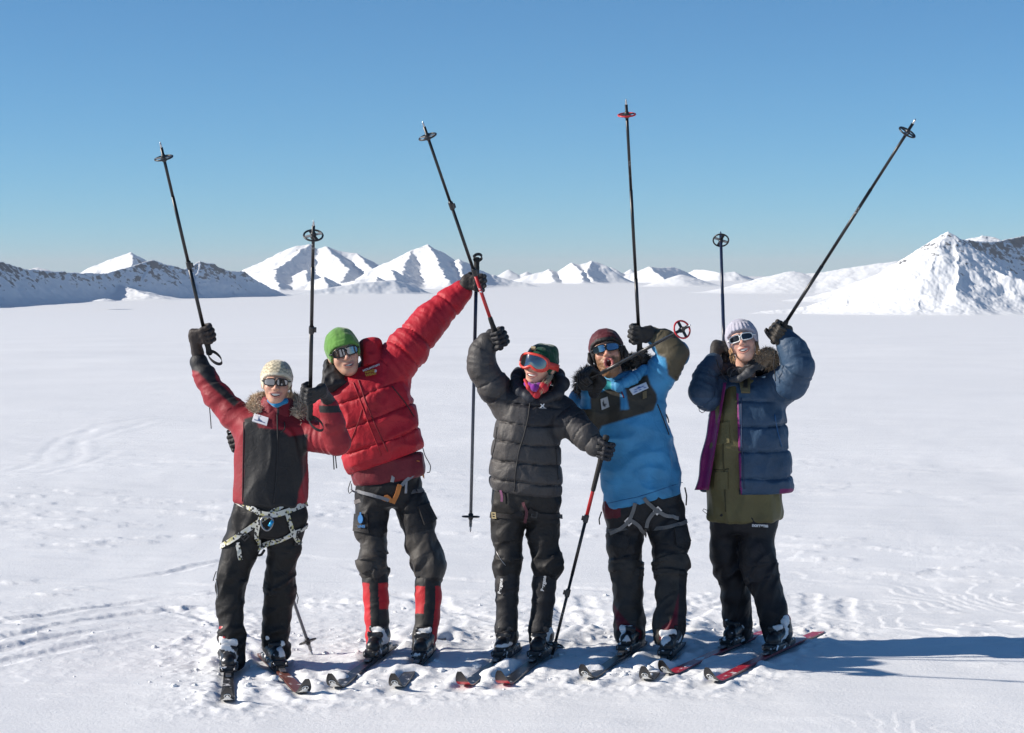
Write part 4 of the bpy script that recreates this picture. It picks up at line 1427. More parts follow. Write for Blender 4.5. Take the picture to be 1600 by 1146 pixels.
def make_boot(parent, org, toe, d, color=(0.014, 0.014, 0.016), accent=(0.42, 0.02, 0.02), shaft=0.26, snow=0.5, seed=0.0, lift=0.035):
    """touring boot: toe is the ground point under the toe, d the ski's direction"""
    d = nrm([d[0], d[1], 0]); r = np.array([d[1], -d[0], 0]); z = np.array([0, 0, 1.0])
    o = np.array([toe[0], toe[1], lift]) - d * 0.0
    def loc(P):
        q = P - o
        return np.stack([q @ r, q @ d, q @ z], 1)
    def f(P):
        L = loc(P)
        x, y, zz = L[:, 0], L[:, 1], L[:, 2]
        hw = 0.040 + 0.005 * np.sin(np.clip(-y / 0.3, 0, 1) * math.pi)
        sole = np.maximum(np.maximum(np.abs(x) - hw, np.maximum(y - 0.005, -0.305 - y)), np.maximum(zz - 0.022, -zz)) - 0.004
        foot = smin(cap(L, (0, -0.045, 0.045), (0, -0.16, 0.064), 0.038, 0.046), cap(L, (0, -0.16, 0.064), (0, -0.255, 0.056), 0.046, 0.042), 0.03)
        up = cap(L, (0, -0.195, 0.09), (0, -0.19, 0.12 + shaft), 0.056, 0.052)
        dd = smin(smin(foot, up, 0.03), sole, 0.012)
        # buckles and overlap of the shell
        for by, bz in ((-0.085, 0.098), (-0.135, 0.125)):
            dd = smin(dd, np.sqrt((y - by) ** 2 + 0.3 * (zz - bz) ** 2 + np.maximum(np.abs(x) - 0.035, 0) ** 2) - 0.008, 0.004)
        up_f = sstep(0.0, 0.6, (zz - 0.05) * 10) * (y > -0.18)
        pk = np.maximum(perlin(L * 14 + seed) + 0.05, 0) * 0.012 * snow * 2 * up_f * (zz < 0.17)
        return dd - pk - 0.0015 * perlin(L * 60)
    ctr = o - d * 0.15 + z * (0.10 + shaft / 2)
    R = np.array([0.24, 0.24, 0.16 + shaft / 2])
    fo = Fn(f, ctr - R, ctr + R)
    def col(P):
        L = loc(P)
        c = np.tile(np.asarray(color, float), (len(P), 1))
        c[(L[:, 2] > 0.14) & (np.abs(perlin(L * 9 + 2)) > 0.05)] = accent
        c[(L[:, 2] < 0.028)] = (0.02, 0.02, 0.022)
        band = np.abs(((L[:, 1] * 0.8 + L[:, 2]) * 22) % 1 - 0.5) < 0.14
        c[band & (L[:, 2] > 0.05) & (L[:, 2] < 0.12)] = (0.05, 0.05, 0.052)
        sn = (perlin(L * 14 + seed) > 0.22 - 0.3 * (snow - 0.5)) & (L[:, 1] > -0.19) & (L[:, 2] > 0.045) & (L[:, 2] < 0.17)
        c[sn] = (0.80, 0.80, 0.80)
        sn2 = (perlin(L * 30 + seed + 7) > 0.42) & (L[:, 2] < 0.06)
        c[sn2] = (0.78, 0.78, 0.79)
        return c
    return build("boot", fo, M_BOOT, parent, org, col, h=0.0048)

def make_fur(name, parent, org, curve, rad, length, colors, n=2600, seed=1, bias=(0, 0, 0)):
    """fur trim: fine tapering tufts standing off a rolled edge, over a soft core"""
    r = np.random.default_rng(seed)
    C = resample(curve, 0.008)
    V, Fc = tube_geo(C, rad * 0.8, 10)
    Vs = [V]; F_ = [q for q in Fc]; cols = [np.tile(np.asarray(colors[0]), (len(V), 1))]
    o = len(V)
    i = r.integers(1, len(C) - 1, n)
    T = C[np.minimum(i + 1, len(C) - 1)] - C[np.maximum(i - 1, 0)]
    T = T / np.linalg.norm(T, axis=1)[:, None]
    dv = r.normal(size=(n, 3)); dv = dv - T * (dv * T).sum(1)[:, None]; dv /= np.linalg.norm(dv, axis=1)[:, None]
    base = C[i] + dv * rad * 0.7
    dirn = dv + r.normal(size=(n, 3)) * 0.38 + np.asarray(bias); dirn /= np.linalg.norm(dirn, axis=1)[:, None]
    ln = length * (0.55 + 0.6 * r.random(n))
    sd = np.cross(dirn, r.normal(size=(n, 3))); sd /= np.linalg.norm(sd, axis=1)[:, None]
    w = 0.0022
    mid = base + dirn * (ln * 0.55)[:, None] + r.normal(size=(n, 3)) * 0.003
    tip = base + dirn * ln[:, None] + r.normal(size=(n, 3)) * 0.007 + np.array([0, 0, -0.004])
    P = np.stack([base - sd * w, base + sd * w, mid + sd * w * 0.7, mid - sd * w * 0.7, tip], 1).reshape(-1, 3)
    Vs.append(P)
    k = r.random(n)[:, None]
    cc = np.asarray(colors[0]) * (1 - k) + np.asarray(colors[1]) * k
    ct = np.asarray(colors[-1])[None] * (0.7 + 0.6 * r.random(n)[:, None])
    cols.append(np.stack([cc * 0.8, cc * 0.8, cc, cc, ct], 1).reshape(-1, 3))
    for q in range(n):
        b = o + q * 5
        F_.append([b, b + 1, b + 2, b + 3]); F_.append([b + 3, b + 2, b + 4])
    return mesh_np(name, np.concatenate(Vs), None, M_HAIR, parent, org, np.concatenate(cols), True, faces=F_)

def make_hair(parent, org, strands, color, r=0.004, seed=0, n=26, spread=0.012, name="hair"):
    """locks: each strand a course of points, thickened into many fine hairs"""
    rg = np.random.default_rng(seed)
    parts = []; cols = []
    for st in strands:
        st = np.asarray(st, float)
        for q in range(n):
            off = rg.normal(size=3) * spread
            k = np.linspace(0.4, 1.0, len(st))[:, None]
            pts = st + off * k + rg.normal(size=st.shape) * 0.002
            g = tube_geo(pts, np.linspace(r * 0.5, r * 0.22, len(st)), 4)
            parts.append(g); cols.append(np.tile(np.asarray(color) * (0.65 + 0.6 * rg.random()), (len(g[0]), 1)))
    V, Fc = merge(parts)
    return mesh_np(name, V, None, M_HAIR, parent, org, np.concatenate(cols), True, faces=Fc)

def cord(name, parent, org, pts, r=0.0022, mat=None):
    V, Fc = tube_geo(resample(pts, 0.015), r, 6)
    return mesh_np(name, V, None, mat or M_CORD, parent, org, None, True, faces=Fc)

def slim_limbs(chains, f=0.55, lofts=()):
    """the arms and legs inside the clothes"""
    out = [Chain(c.p, np.maximum(c.r * f, 0.028), 0.03) for c in chains]
    return out

# ------------------------------------------------------------------ poles and skis
def pole_mat(name, base, specks, rough=0.35):
    """painted shaft with small pale lettering and scuffs"""
    m, nt, b = new_mat(name)
    N, L = nt.nodes, nt.links
    tc = N.new("ShaderNodeTexCoord")
    v = N.new("ShaderNodeTexVoronoi"); v.inputs["Scale"].default_value = 120
    n = N.new("ShaderNodeTexNoise"); n.inputs["Scale"].default_value = 6; n.inputs["Detail"].default_value = 5
    L.new(tc.outputs["Object"], v.inputs["Vector"]); L.new(tc.outputs["Object"], n.inputs["Vector"])
    mr = N.new("ShaderNodeMapRange"); mr.inputs[1].default_value = 0.60; mr.inputs[2].default_value = 0.64
    L.new(n.outputs["Fac"], mr.inputs[0])
    sc = N.new("ShaderNodeSeparateColor"); L.new(v.outputs["Color"], sc.inputs[0])
    gt = N.new("ShaderNodeMath"); gt.operation = 'GREATER_THAN'; gt.inputs[1].default_value = 0.78; L.new(sc.outputs[0], gt.inputs[0])
    mu = N.new("ShaderNodeMath"); mu.operation = 'MULTIPLY'; L.new(mr.outputs[0], mu.inputs[0]); L.new(gt.outputs[0], mu.inputs[1])
    mx = N.new("ShaderNodeMix"); mx.data_type = 'RGBA'; mx.inputs[6].default_value = (*base, 1); mx.inputs[7].default_value = (*specks, 1)
    L.new(mu.outputs[0], mx.inputs[0]); L.new(mx.outputs[2], b.inputs["Base Color"])
    b.inputs["Roughness"].default_value = rough
    return m
P_BLACK = pole_mat("pole_black", (0.009, 0.009, 0.010), (0.22, 0.22, 0.22))
P_BLUE = pole_mat("pole_navy", (0.012, 0.018, 0.045), (0.4, 0.4, 0.42))
P_RED = pole_mat("pole_red", (0.42, 0.018, 0.02), (0.6, 0.6, 0.6))
P_GREY = pole_mat("pole_grey", (0.20, 0.20, 0.205), (0.3, 0.3, 0.3))
M_FOAM = plain("grip_foam", (0.016, 0.015, 0.015), 0.85, bump=0.001, bscale=200)
M_RED_PLASTIC = plain("red_plastic", (0.50, 0.02, 0.03), 0.4)
M_BLACK_PLASTIC = plain("black_plastic", (0.02, 0.02, 0.022), 0.4)
M_PALE_PLASTIC = plain("pale_plastic", (0.30, 0.30, 0.30), 0.5)

POLES = {}
def def_pole(key, top, tip):
    POLES[key] = (np.asarray(top, float), np.asarray(tip, float))
def on_pole(key, row=None, px=None):
    a, b = POLES[key]
    t = np.linspace(0, 1, 400)[:, None]
    P = a + (b - a) * t
    q = to_px(P)
    i = np.argmin(np.abs(q[:, 1] - row)) if row is not None else np.argmin(np.abs(q[:, 0] - px))
    return P[i]

def make_pole(key, label, secs, grip=0.15, grip_foam=0.0, basket=0.045, bmat=None, clamps=(), strap_dir=(0.6, -0.3, -0.6), group="raised ski poles", bolt=True):
    """secs: list of (fraction where the section ends, material); from the grip to the tip"""
    top, tip = POLES[key]
    d = nrm(tip - top); L = np.linalg.norm(tip - top)
    root = thing("ski_pole", label, "ski pole", top, group)
    a, b = frame_along(d)
    at = lambda s: top + d * s
    # grip with a flared head and finger ridges
    pts = [0, 0.006, 0.018, 0.03, 0.045, 0.06, 0.075, 0.09, 0.105, 0.12, grip, grip + 0.012]
    rad = [0.010, 0.017, 0.018, 0.0155, 0.0145, 0.0165, 0.0145, 0.0165, 0.0145, 0.016, 0.0135, 0.0095]
    poly("grip", [tube_geo([at(s) for s in pts], rad, 12)], M_FOAM, root, top)
    s0 = grip
    if grip_foam:
        poly("foam_sleeve", [tube_geo([at(s) for s in (grip - 0.01, grip + 0.02, grip + grip_foam - 0.01, grip + grip_foam)], [0.013, 0.0135, 0.0125, 0.0095], 12)], M_FOAM, root, top)
    sb = L - 0.085
    prev = grip - 0.02
    r = 0.0098
    for fr, mt in secs:
        e = min(fr * L, L - 0.03)
        poly("shaft", [tube_geo([at(prev), at(e)], [r, r], 12)], mt, root, top)
        prev = e - 0.004; r *= 0.90
    for c in clamps:
        s = c * L
        V, Fc = tube_geo([at(s - 0.022), at(s - 0.018), at(s + 0.018), at(s + 0.022)], [0.011, 0.0135, 0.0135, 0.011], 12)
        g2 = box_geo(at(s) + a * 0.016, (a, b, d), (0.008, 0.006, 0.012))
        poly("clamp", [(V, Fc), g2], M_BLACK_PLASTIC, root, top, False)
    # basket: rim, spokes and hub
    c = at(sb)
    mt = bmat or M_BLACK_PLASTIC
    ring = [c + (a * math.cos(t) + b * math.sin(t)) * basket for t in np.linspace(0, 2 * math.pi, 28, endpoint=False)]
    bk = poly("basket", [tube_geo(ring, 0.0048, 8, closed=True)], mt, root, top)
    for k in range(4):
        t = k * math.pi / 2 + 0.4
        u = a * math.cos(t) + b * math.sin(t); w = np.cross(d, u)
        poly("spoke", [box_geo(c + u * basket * 0.52 + d * 0.002, (u, w, d), (basket * 0.46, 0.0075, 0.0022))], M_BLACK_PLASTIC if k % 2 else (M_PALE_PLASTIC if bmat is None else M_BLACK_PLASTIC), bk, top, False)
    poly("hub", [tube_geo([at(sb - 0.02), at(sb - 0.014), at(sb + 0.012), at(sb + 0.02)], [0.009, 0.014, 0.013, 0.008], 12)], M_BLACK_PLASTIC, bk, top)
    poly("tip", [tube_geo([at(sb), at(L - 0.012), at(L)], [0.0062, 0.005, 0.0018], 10)], M_STEEL, root, top)
    # wrist strap
    sd = np.asarray(strap_dir, float)
    p0 = at(0.022)
    n = 22
    pts = []
    sd = nrm(sd); ln = np.linalg.norm(strap_dir)
    sw = nrm(np.cross(sd, d))
    for i in range(n):
        t = i / (n - 1) * 2 * math.pi
        pts.append(p0 + sd * (1 - math.cos(t)) * 0.055 * ln + sw * math.sin(t) * 0.028)
    Nn = [nrm(np.cross(pts[min(i + 1, n - 1)] - pts[max(i - 1, 0)], d) + 1e-6) for i in range(n)]
    V, Fc = band_geo(np.array(pts), np.array(Nn), 0.016, 0.002, 0.0)
    mesh_np("wrist_strap", V, None, M_CORD, root, top, None, False, faces=Fc)
    return root

def ski_mat(name, base, dark, split):
    m, nt, b = new_mat(name)
    N, L = nt.nodes, nt.links
    at = N.new("ShaderNodeAttribute"); at.attribute_name = "Col"
    tc = N.new("ShaderNodeTexCoord")
    n = N.new("ShaderNodeTexNoise"); n.inputs["Scale"].default_value = 14; n.inputs["Detail"].default_value = 8; n.inputs["Roughness"].default_value = 0.7
    L.new(tc.outputs["Object"], n.inputs["Vector"])
    # dry snow dusted over the top sheet
    geo = N.new("ShaderNodeNewGeometry"); sep = N.new("ShaderNodeSeparateXYZ"); L.new(geo.outputs["Normal"], sep.inputs[0])
    up = N.new("ShaderNodeMapRange"); up.inputs[1].default_value = 0.8; up.inputs[2].default_value = 0.97; L.new(sep.outputs[2], up.inputs[0])
    th = N.new("ShaderNodeMapRange"); th.inputs[1].default_value = split; th.inputs[2].default_value = split + 0.06
    L.new(n.outputs["Fac"], th.inputs[0])
    mu = N.new("ShaderNodeMath"); mu.operation = 'MULTIPLY'; L.new(up.outputs[0], mu.inputs[0]); L.new(th.outputs[0], mu.inputs[1])
    mx = N.new("ShaderNodeMix"); mx.data_type = 'RGBA'; mx.inputs[7].default_value = (0.8, 0.8, 0.8, 1)
    L.new(at.outputs["Color"], mx.inputs[6]); L.new(mu.outputs[0], mx.inputs[0]); L.new(mx.outputs[2], b.inputs["Base Color"])
    b.inputs["Roughness"].default_value = 0.35
    return m
M_SKI = ski_mat("ski_top_sheet", 0, 0, 0.57)
M_EMBLEM = plain("white_print", (0.8, 0.8, 0.78), 0.4, var=0.04)

def make_ski(spec, label, top_col, base_tip, band_col=None, z0=0.004):
    """ski with side cut, camber and a turned-up shovel carrying its emblem on the underside"""
    d = nrm([spec["dir"][0], spec["dir"][1], 0]); r = np.array([d[1], -d[0], 0.0]); z = np.array([0, 0, 1.0])
    tip = np.array([spec["tip"][0], spec["tip"][1], 0.0])
    org = np.array([spec["toe"][0], spec["toe"][1], 0.0])
    root = thing("ski", label, "ski", org, "skis under the skiers")
    Ls = SKI_LEN
    ss = np.concatenate([np.linspace(0, 0.24, 22), np.linspace(0.27, Ls, 40)])
    V = []; C = []; prof = []
    for s in ss:
        u = np.clip((0.20 - s) / 0.20, 0, 1)
        zz = z0 + 0.088 * u ** 2.3
        fwd = -s - 0.02 * u ** 3
        w = 0.0265 + 0.009 * np.exp(-((s - 0.22) / 0.25) ** 2) + 0.007 * np.exp(-((s - Ls + 0.1) / 0.25) ** 2)
        if s < 0.09:
            w *= math.sqrt(max(1 - ((0.09 - s) / 0.093) ** 2, 0.002)) * 0.9 + 0.1
        if s > Ls - 0.04:
            w *= 1 - 0.25 * ((s - Ls + 0.04) / 0.04)
        th = 0.004 + 0.010 * np.clip((s - 0.12) / 0.5, 0, 1) * np.clip((Ls - s) / 0.4, 0.25, 1)
        prof.append((fwd, zz, w))
        for a, b, k in ((-w, 0, 0), (w, 0, 0), (w * 0.94, th, 1), (-w * 0.94, th, 1)):
            V.append(tip + d * fwd + r * a + z * (zz + b))
            if k == 0:
                C.append(base_tip if 0.07 < s < 0.20 and band_col is not None else (0.018, 0.017, 0.018))
                if band_col is not None and 0.07 < s < 0.2: C[-1] = band_col
            else:
                C.append((0.03, 0.028, 0.03) if s < 0.13 else top_col)
    m = len(ss); Fc = []
    for i in range(m - 1):
        for k in range(4):
            l = (k + 1) % 4
            Fc.append([i * 4 + k, (i + 1) * 4 + k, (i + 1) * 4 + l, i * 4 + l])
    Fc.append([0, 1, 2, 3]); Fc.append([(m - 1) * 4 + k for k in (3, 2, 1, 0)])
    mesh_np("ski_body", np.array(V), None, M_SKI, root, org, np.array(C), False, faces=Fc)
    # emblem under the shovel: white triangle with a ring at its apex
    def under(s, x, off=0.0016):
        fw, zz, w = [np.interp(s, ss, [p[i] for p in prof]) for i in range(3)]
        s2 = s + 0.005
        f2 = np.interp(s2, ss, [p[0] for p in prof]); z2 = np.interp(s2, ss, [p[1] for p in prof])
        t = nrm(d * (f2 - fw) + z * (z2 - zz)); n = np.cross(r, t)
        if n[2] > 0: n = -n
        return tip + d * fw + r * x + z * zz + n * off
    if band_col is None:
        tri = [under(0.052, 0.0)] + [under(0.105, x) for x in np.linspace(0.026, -0.026, 7)]
        tri += []
        V2 = []; F2 = []
        rows = [(0.048, 0.001), (0.072, 0.010), (0.098, 0.021), (0.122, 0.030)]
        for s, hw in rows:
            for x in np.linspace(-hw, hw, 5): V2.append(under(s, x))
        for i in range(3):
            for k in range(4):
                q = i * 5 + k; F2.append([q, q + 1, q + 6, q + 5])
        mesh_np("emblem_triangle", np.array(V2), None, M_EMBLEM, root, org, None, False, faces=F2)
        ring = [under(0.058 + 0.018 * math.sin(t), 0.015 * math.cos(t), 0.002) for t in np.linspace(0, 2 * math.pi, 20, endpoint=False)]
        poly("emblem_ring", [tube_geo(ring, 0.0022, 5, closed=True)], M_EMBLEM, root, org)
    # binding: plate, toe piece and heel piece
    tp = org + z * (z0 + 0.012)
    bd = poly("binding", [box_geo(tp - d * 0.12 + z * 0.004, (r, d, z), (0.022, 0.17, 0.005)), box_geo(tp + d * 0.02 + z * 0.012, (r, d, z), (0.021, 0.028, 0.011))], M_BLACK_PLASTIC, root, org, False)
    poly("toe_lever", [box_geo(tp + d * 0.075 + z * 0.014, (r, d, z), (0.014, 0.03, 0.005))], M_ALU, bd, org, False)
    for sg in (-1, 1):
        poly("wire_bail", [tube_geo([tp + d * 0.03 + r * 0.03 * sg + z * 0.03, tp - d * 0.01 + r * 0.036 * sg + z * 0.045, tp - d * 0.06 + r * 0.042 * sg + z * 0.035], 0.0035, 6)], M_ALU, bd, org)
    poly("heel_piece", [box_geo(tp - d * 0.31 + z * 0.012, (r, d, z), (0.026, 0.03, 0.012))], M_BLACK_PLASTIC, bd, org, False)
    return root

BLK = (0.02, 0.019, 0.021); RED = (0.38, 0.02, 0.04)
SKI_LABELS = [
    "dark ski pointing straight at the camera under the patterned-hat skier",
    "dark ski with orange edge splayed right under the patterned-hat skier",
    "dark half-buried ski of the red down jacket skier, outer one beside the patterned-hat skier",
    "dark half-buried ski of the red down jacket skier, inner one nearer the grey jacket",
    "ski with red-bellied tip, left one of the grey down jacket skier",
    "ski with red-bellied tip, right one of the grey down jacket skier",
    "snow-covered dark ski of the blue anorak skier, tip beside the planted pole",
    "snow-covered dark ski of the blue anorak skier, tip next to a red ski",
    "red ski of the navy down jacket skier, rear one partly hidden by her boots",
    "red ski fully in view, frontmost at the right under the navy jacket skier",
]
for i, s in enumerate(SKIS):
    own = s["owner"]
    tc = RED if own == "five" else BLK
    if i == 1: tc = (0.16, 0.05, 0.03)
    make_ski(s, SKI_LABELS[i], tc, BLK, (0.55, 0.03, 0.04) if own == "three" else None)

Y1, Y2, Y3, Y4, Y5 = 11.36, 11.88, 11.76, 12.02, 12.06
top = W(328, 555, Y1 + 0.10); def_pole("a", top, solve(top, 250, 222, 1.16, -1))
top = W(484, 657, Y1 - 0.25); def_pole("b", top, solve(top, 490, 345, 1.22, -1))
top = W(745, 402, Y2 + 0.14); def_pole("c", top, W(735, 832, Y2 + 0.04))
top = W(783, 547, Y3 - 0.06); def_pole("d", top, solve(top, 660, 190, 1.32, -1))
top = W(948, 680, Y3 - 0.19); def_pole("e", top, G(861, 1032))
top = W(1000, 552, Y4 - 0.04); def_pole("f", top, solve(top, 978, 155, 1.41, -1))
top = W(903, 603, Y4 - 0.12); def_pole("g", top, solve(top, 1079, 508, 1.22, -1))
top = W(1132, 566, Y5 + 0.02); def_pole("h", top, solve(top, 1126, 362, 1.18, 1))
top = W(1207, 537, Y5 - 0.12); def_pole("i", top, solve(top, 1431, 186, 1.49, -1))
top = W(362, 664, Y2 + 0.12); def_pole("j", top, G(489, 1026))

make_pole("a", "black ski pole raised highest at the far left by the skier in the patterned hat", [(0.42, P_BLACK), (0.75, P_BLACK), (1, P_BLACK)], clamps=(0.43,))
make_pole("b", "black ski pole held upright between the patterned hat and the green beanie", [(0.45, P_BLACK), (0.78, P_BLACK), (1, P_BLACK)], clamps=(0.47,))
make_pole("c", "grey ski pole hanging straight down from the red down jacket's raised hand", [(0.34, P_BLUE), (0.97, P_GREY), (1, P_GREY)], grip=0.14, strap_dir=(0.1, -0.1, 0.35))
make_pole("d", "black ski pole with red lower section raised by the skier in red goggles", [(0.34, P_RED), (0.66, P_BLACK), (1, P_BLACK)], grip_foam=0.05, clamps=(0.35, 0.64), strap_dir=(-0.5, -0.3, 0.4))
make_pole("e", "ski pole with red upper section planted in the snow before the blue anorak", [(0.36, P_RED), (0.62, P_BLACK), (1, P_BLACK)], grip_foam=0.16, clamps=(0.37, 0.70), strap_dir=(-0.45, -0.3, -0.35), group="planted ski poles")
make_pole("f", "tall black ski pole with red basket raised vertically by the bearded skier", [(0.30, P_BLACK), (0.65, P_BLACK), (1, P_BLACK)], bmat=M_RED_PLASTIC, strap_dir=(0.3, -0.2, -0.3))
make_pole("g", "black speckled ski pole with red basket pointing at the camera past a beard", [(0.40, P_BLACK), (0.70, P_BLACK), (1, P_BLACK)], bmat=M_RED_PLASTIC, strap_dir=(0.1, 0.1, -0.35))
make_pole("h", "dark ski pole rising behind the lavender hat with round black basket", [(0.50, P_BLUE), (1, P_BLUE)])
make_pole("i", "black ski pole slanting up to the right at the far right edge", [(0.36, P_BLACK), (0.70, P_BLACK), (1, P_BLACK)], clamps=(), strap_dir=(-0.5, -0.2, 0.55))
make_pole("j", "grey ski pole standing in the snow behind the leftmost skier's legs", [(0.45, P_BLACK), (0.97, P_GREY), (1, P_GREY)], group="planted ski poles", strap_dir=(-0.2, 0.2, -0.3))

# ------------------------------------------------------------------ shared dressing
def leg_chain(pts, Y, ski, bulge=None):
    """leg from picture stations (px, row, half width); depth runs from the hip to the boot on its ski"""
    ya = ski["toe"][1] + 0.19 * abs(ski["dir"][1])
    r0, r1 = pts[0][1], pts[-1][1]
    q = [(a, b, c, (ya - Y) * min(1.0, ((b - r0) / (r1 - r0)) ** 0.9 if b > r0 else 0)) for a, b, c in pts]
    return chain_px(q, Y, 0.02, bulge)

def trousers(parent, org, Y, pelvis, legL, legR, color, seed, amp=0.009, name="trousers", knee=(0.36, 0.36)):
    amp = amp * 1.6
    fL = folds(13, amp, seed, [(knee[0], 0.12), (knee[0] + 0.33, 0.16), (0.02, 0.10)], low=7.0, base=0.5)
    fR = folds(13, amp, seed + 20, [(knee[1], 0.12), (knee[1] + 0.33, 0.16), (0.02, 0.10)], low=7.0, base=0.5)
    for l, f_ in ((legL, fL), (legR, fR)): l.bulge = f_
    pel = loft_px(pelvis, Y, bulge=lambda t, P: cloth_noise(P, 0.009, (9, 9, 6), seed), cap=0.03)
    f = Field([pel, legL, legR], 0.03)
    ob = build(name, f, M_PANTS, parent, org, color, h=0.0062)
    return ob, f

def jacket(parent, org, Y, loft, sleeves, color, mat, post=None, name="jacket", h=0.006, k=0.05):
    f = Field([loft] + sleeves, k, post)
    ob = build(name, f, mat, parent, org, color, h=h)
    return ob, f

def stitch(name, f, pix, r, mat, parent, org, Y):
    P, Nn = hit(f, resample(pix, 3), Y)
    for _ in range(3):
        P = np.concatenate([P[:1], (P[:-2] + 2 * P[1:-1] + P[2:]) / 4, P[-1:]])
    V, Fc = tube_geo(P + Nn * 0.002, r, 6)
    return mesh_np(name, V, None, mat, parent, org, None, True, faces=Fc)

def buckle(f, px, w, h_, ang, parent, org, Y, mat):
    P, Nn = hit(f, [px], Y)
    n = nrm(Nn[0]); right = nrm(RT - n * (RT @ n)); up = np.cross(n, right)
    up = up if up[2] > 0 else -up
    c, s = math.cos(ang), math.sin(ang)
    r2 = right * c + up * s; u2 = up * c - right * s
    o = P[0] + n * 0.011
    g = [box_geo(o + u2 * h_, (r2, u2, n), (w, 0.0035, 0.003)), box_geo(o - u2 * h_, (r2, u2, n), (w, 0.0035, 0.003)),
         box_geo(o + r2 * w, (r2, u2, n), (0.0035, h_ + 0.0035, 0.0032)), box_geo(o - r2 * w, (r2, u2, n), (0.0035, h_ + 0.0035, 0.0032)), box_geo(o, (r2, u2, n), (w, 0.0028, 0.0028))]
    return poly("buckle", g, mat, parent, org, False)

BLACK = np.array([0.015, 0.0148, 0.0165])
ZIP = M_CORD

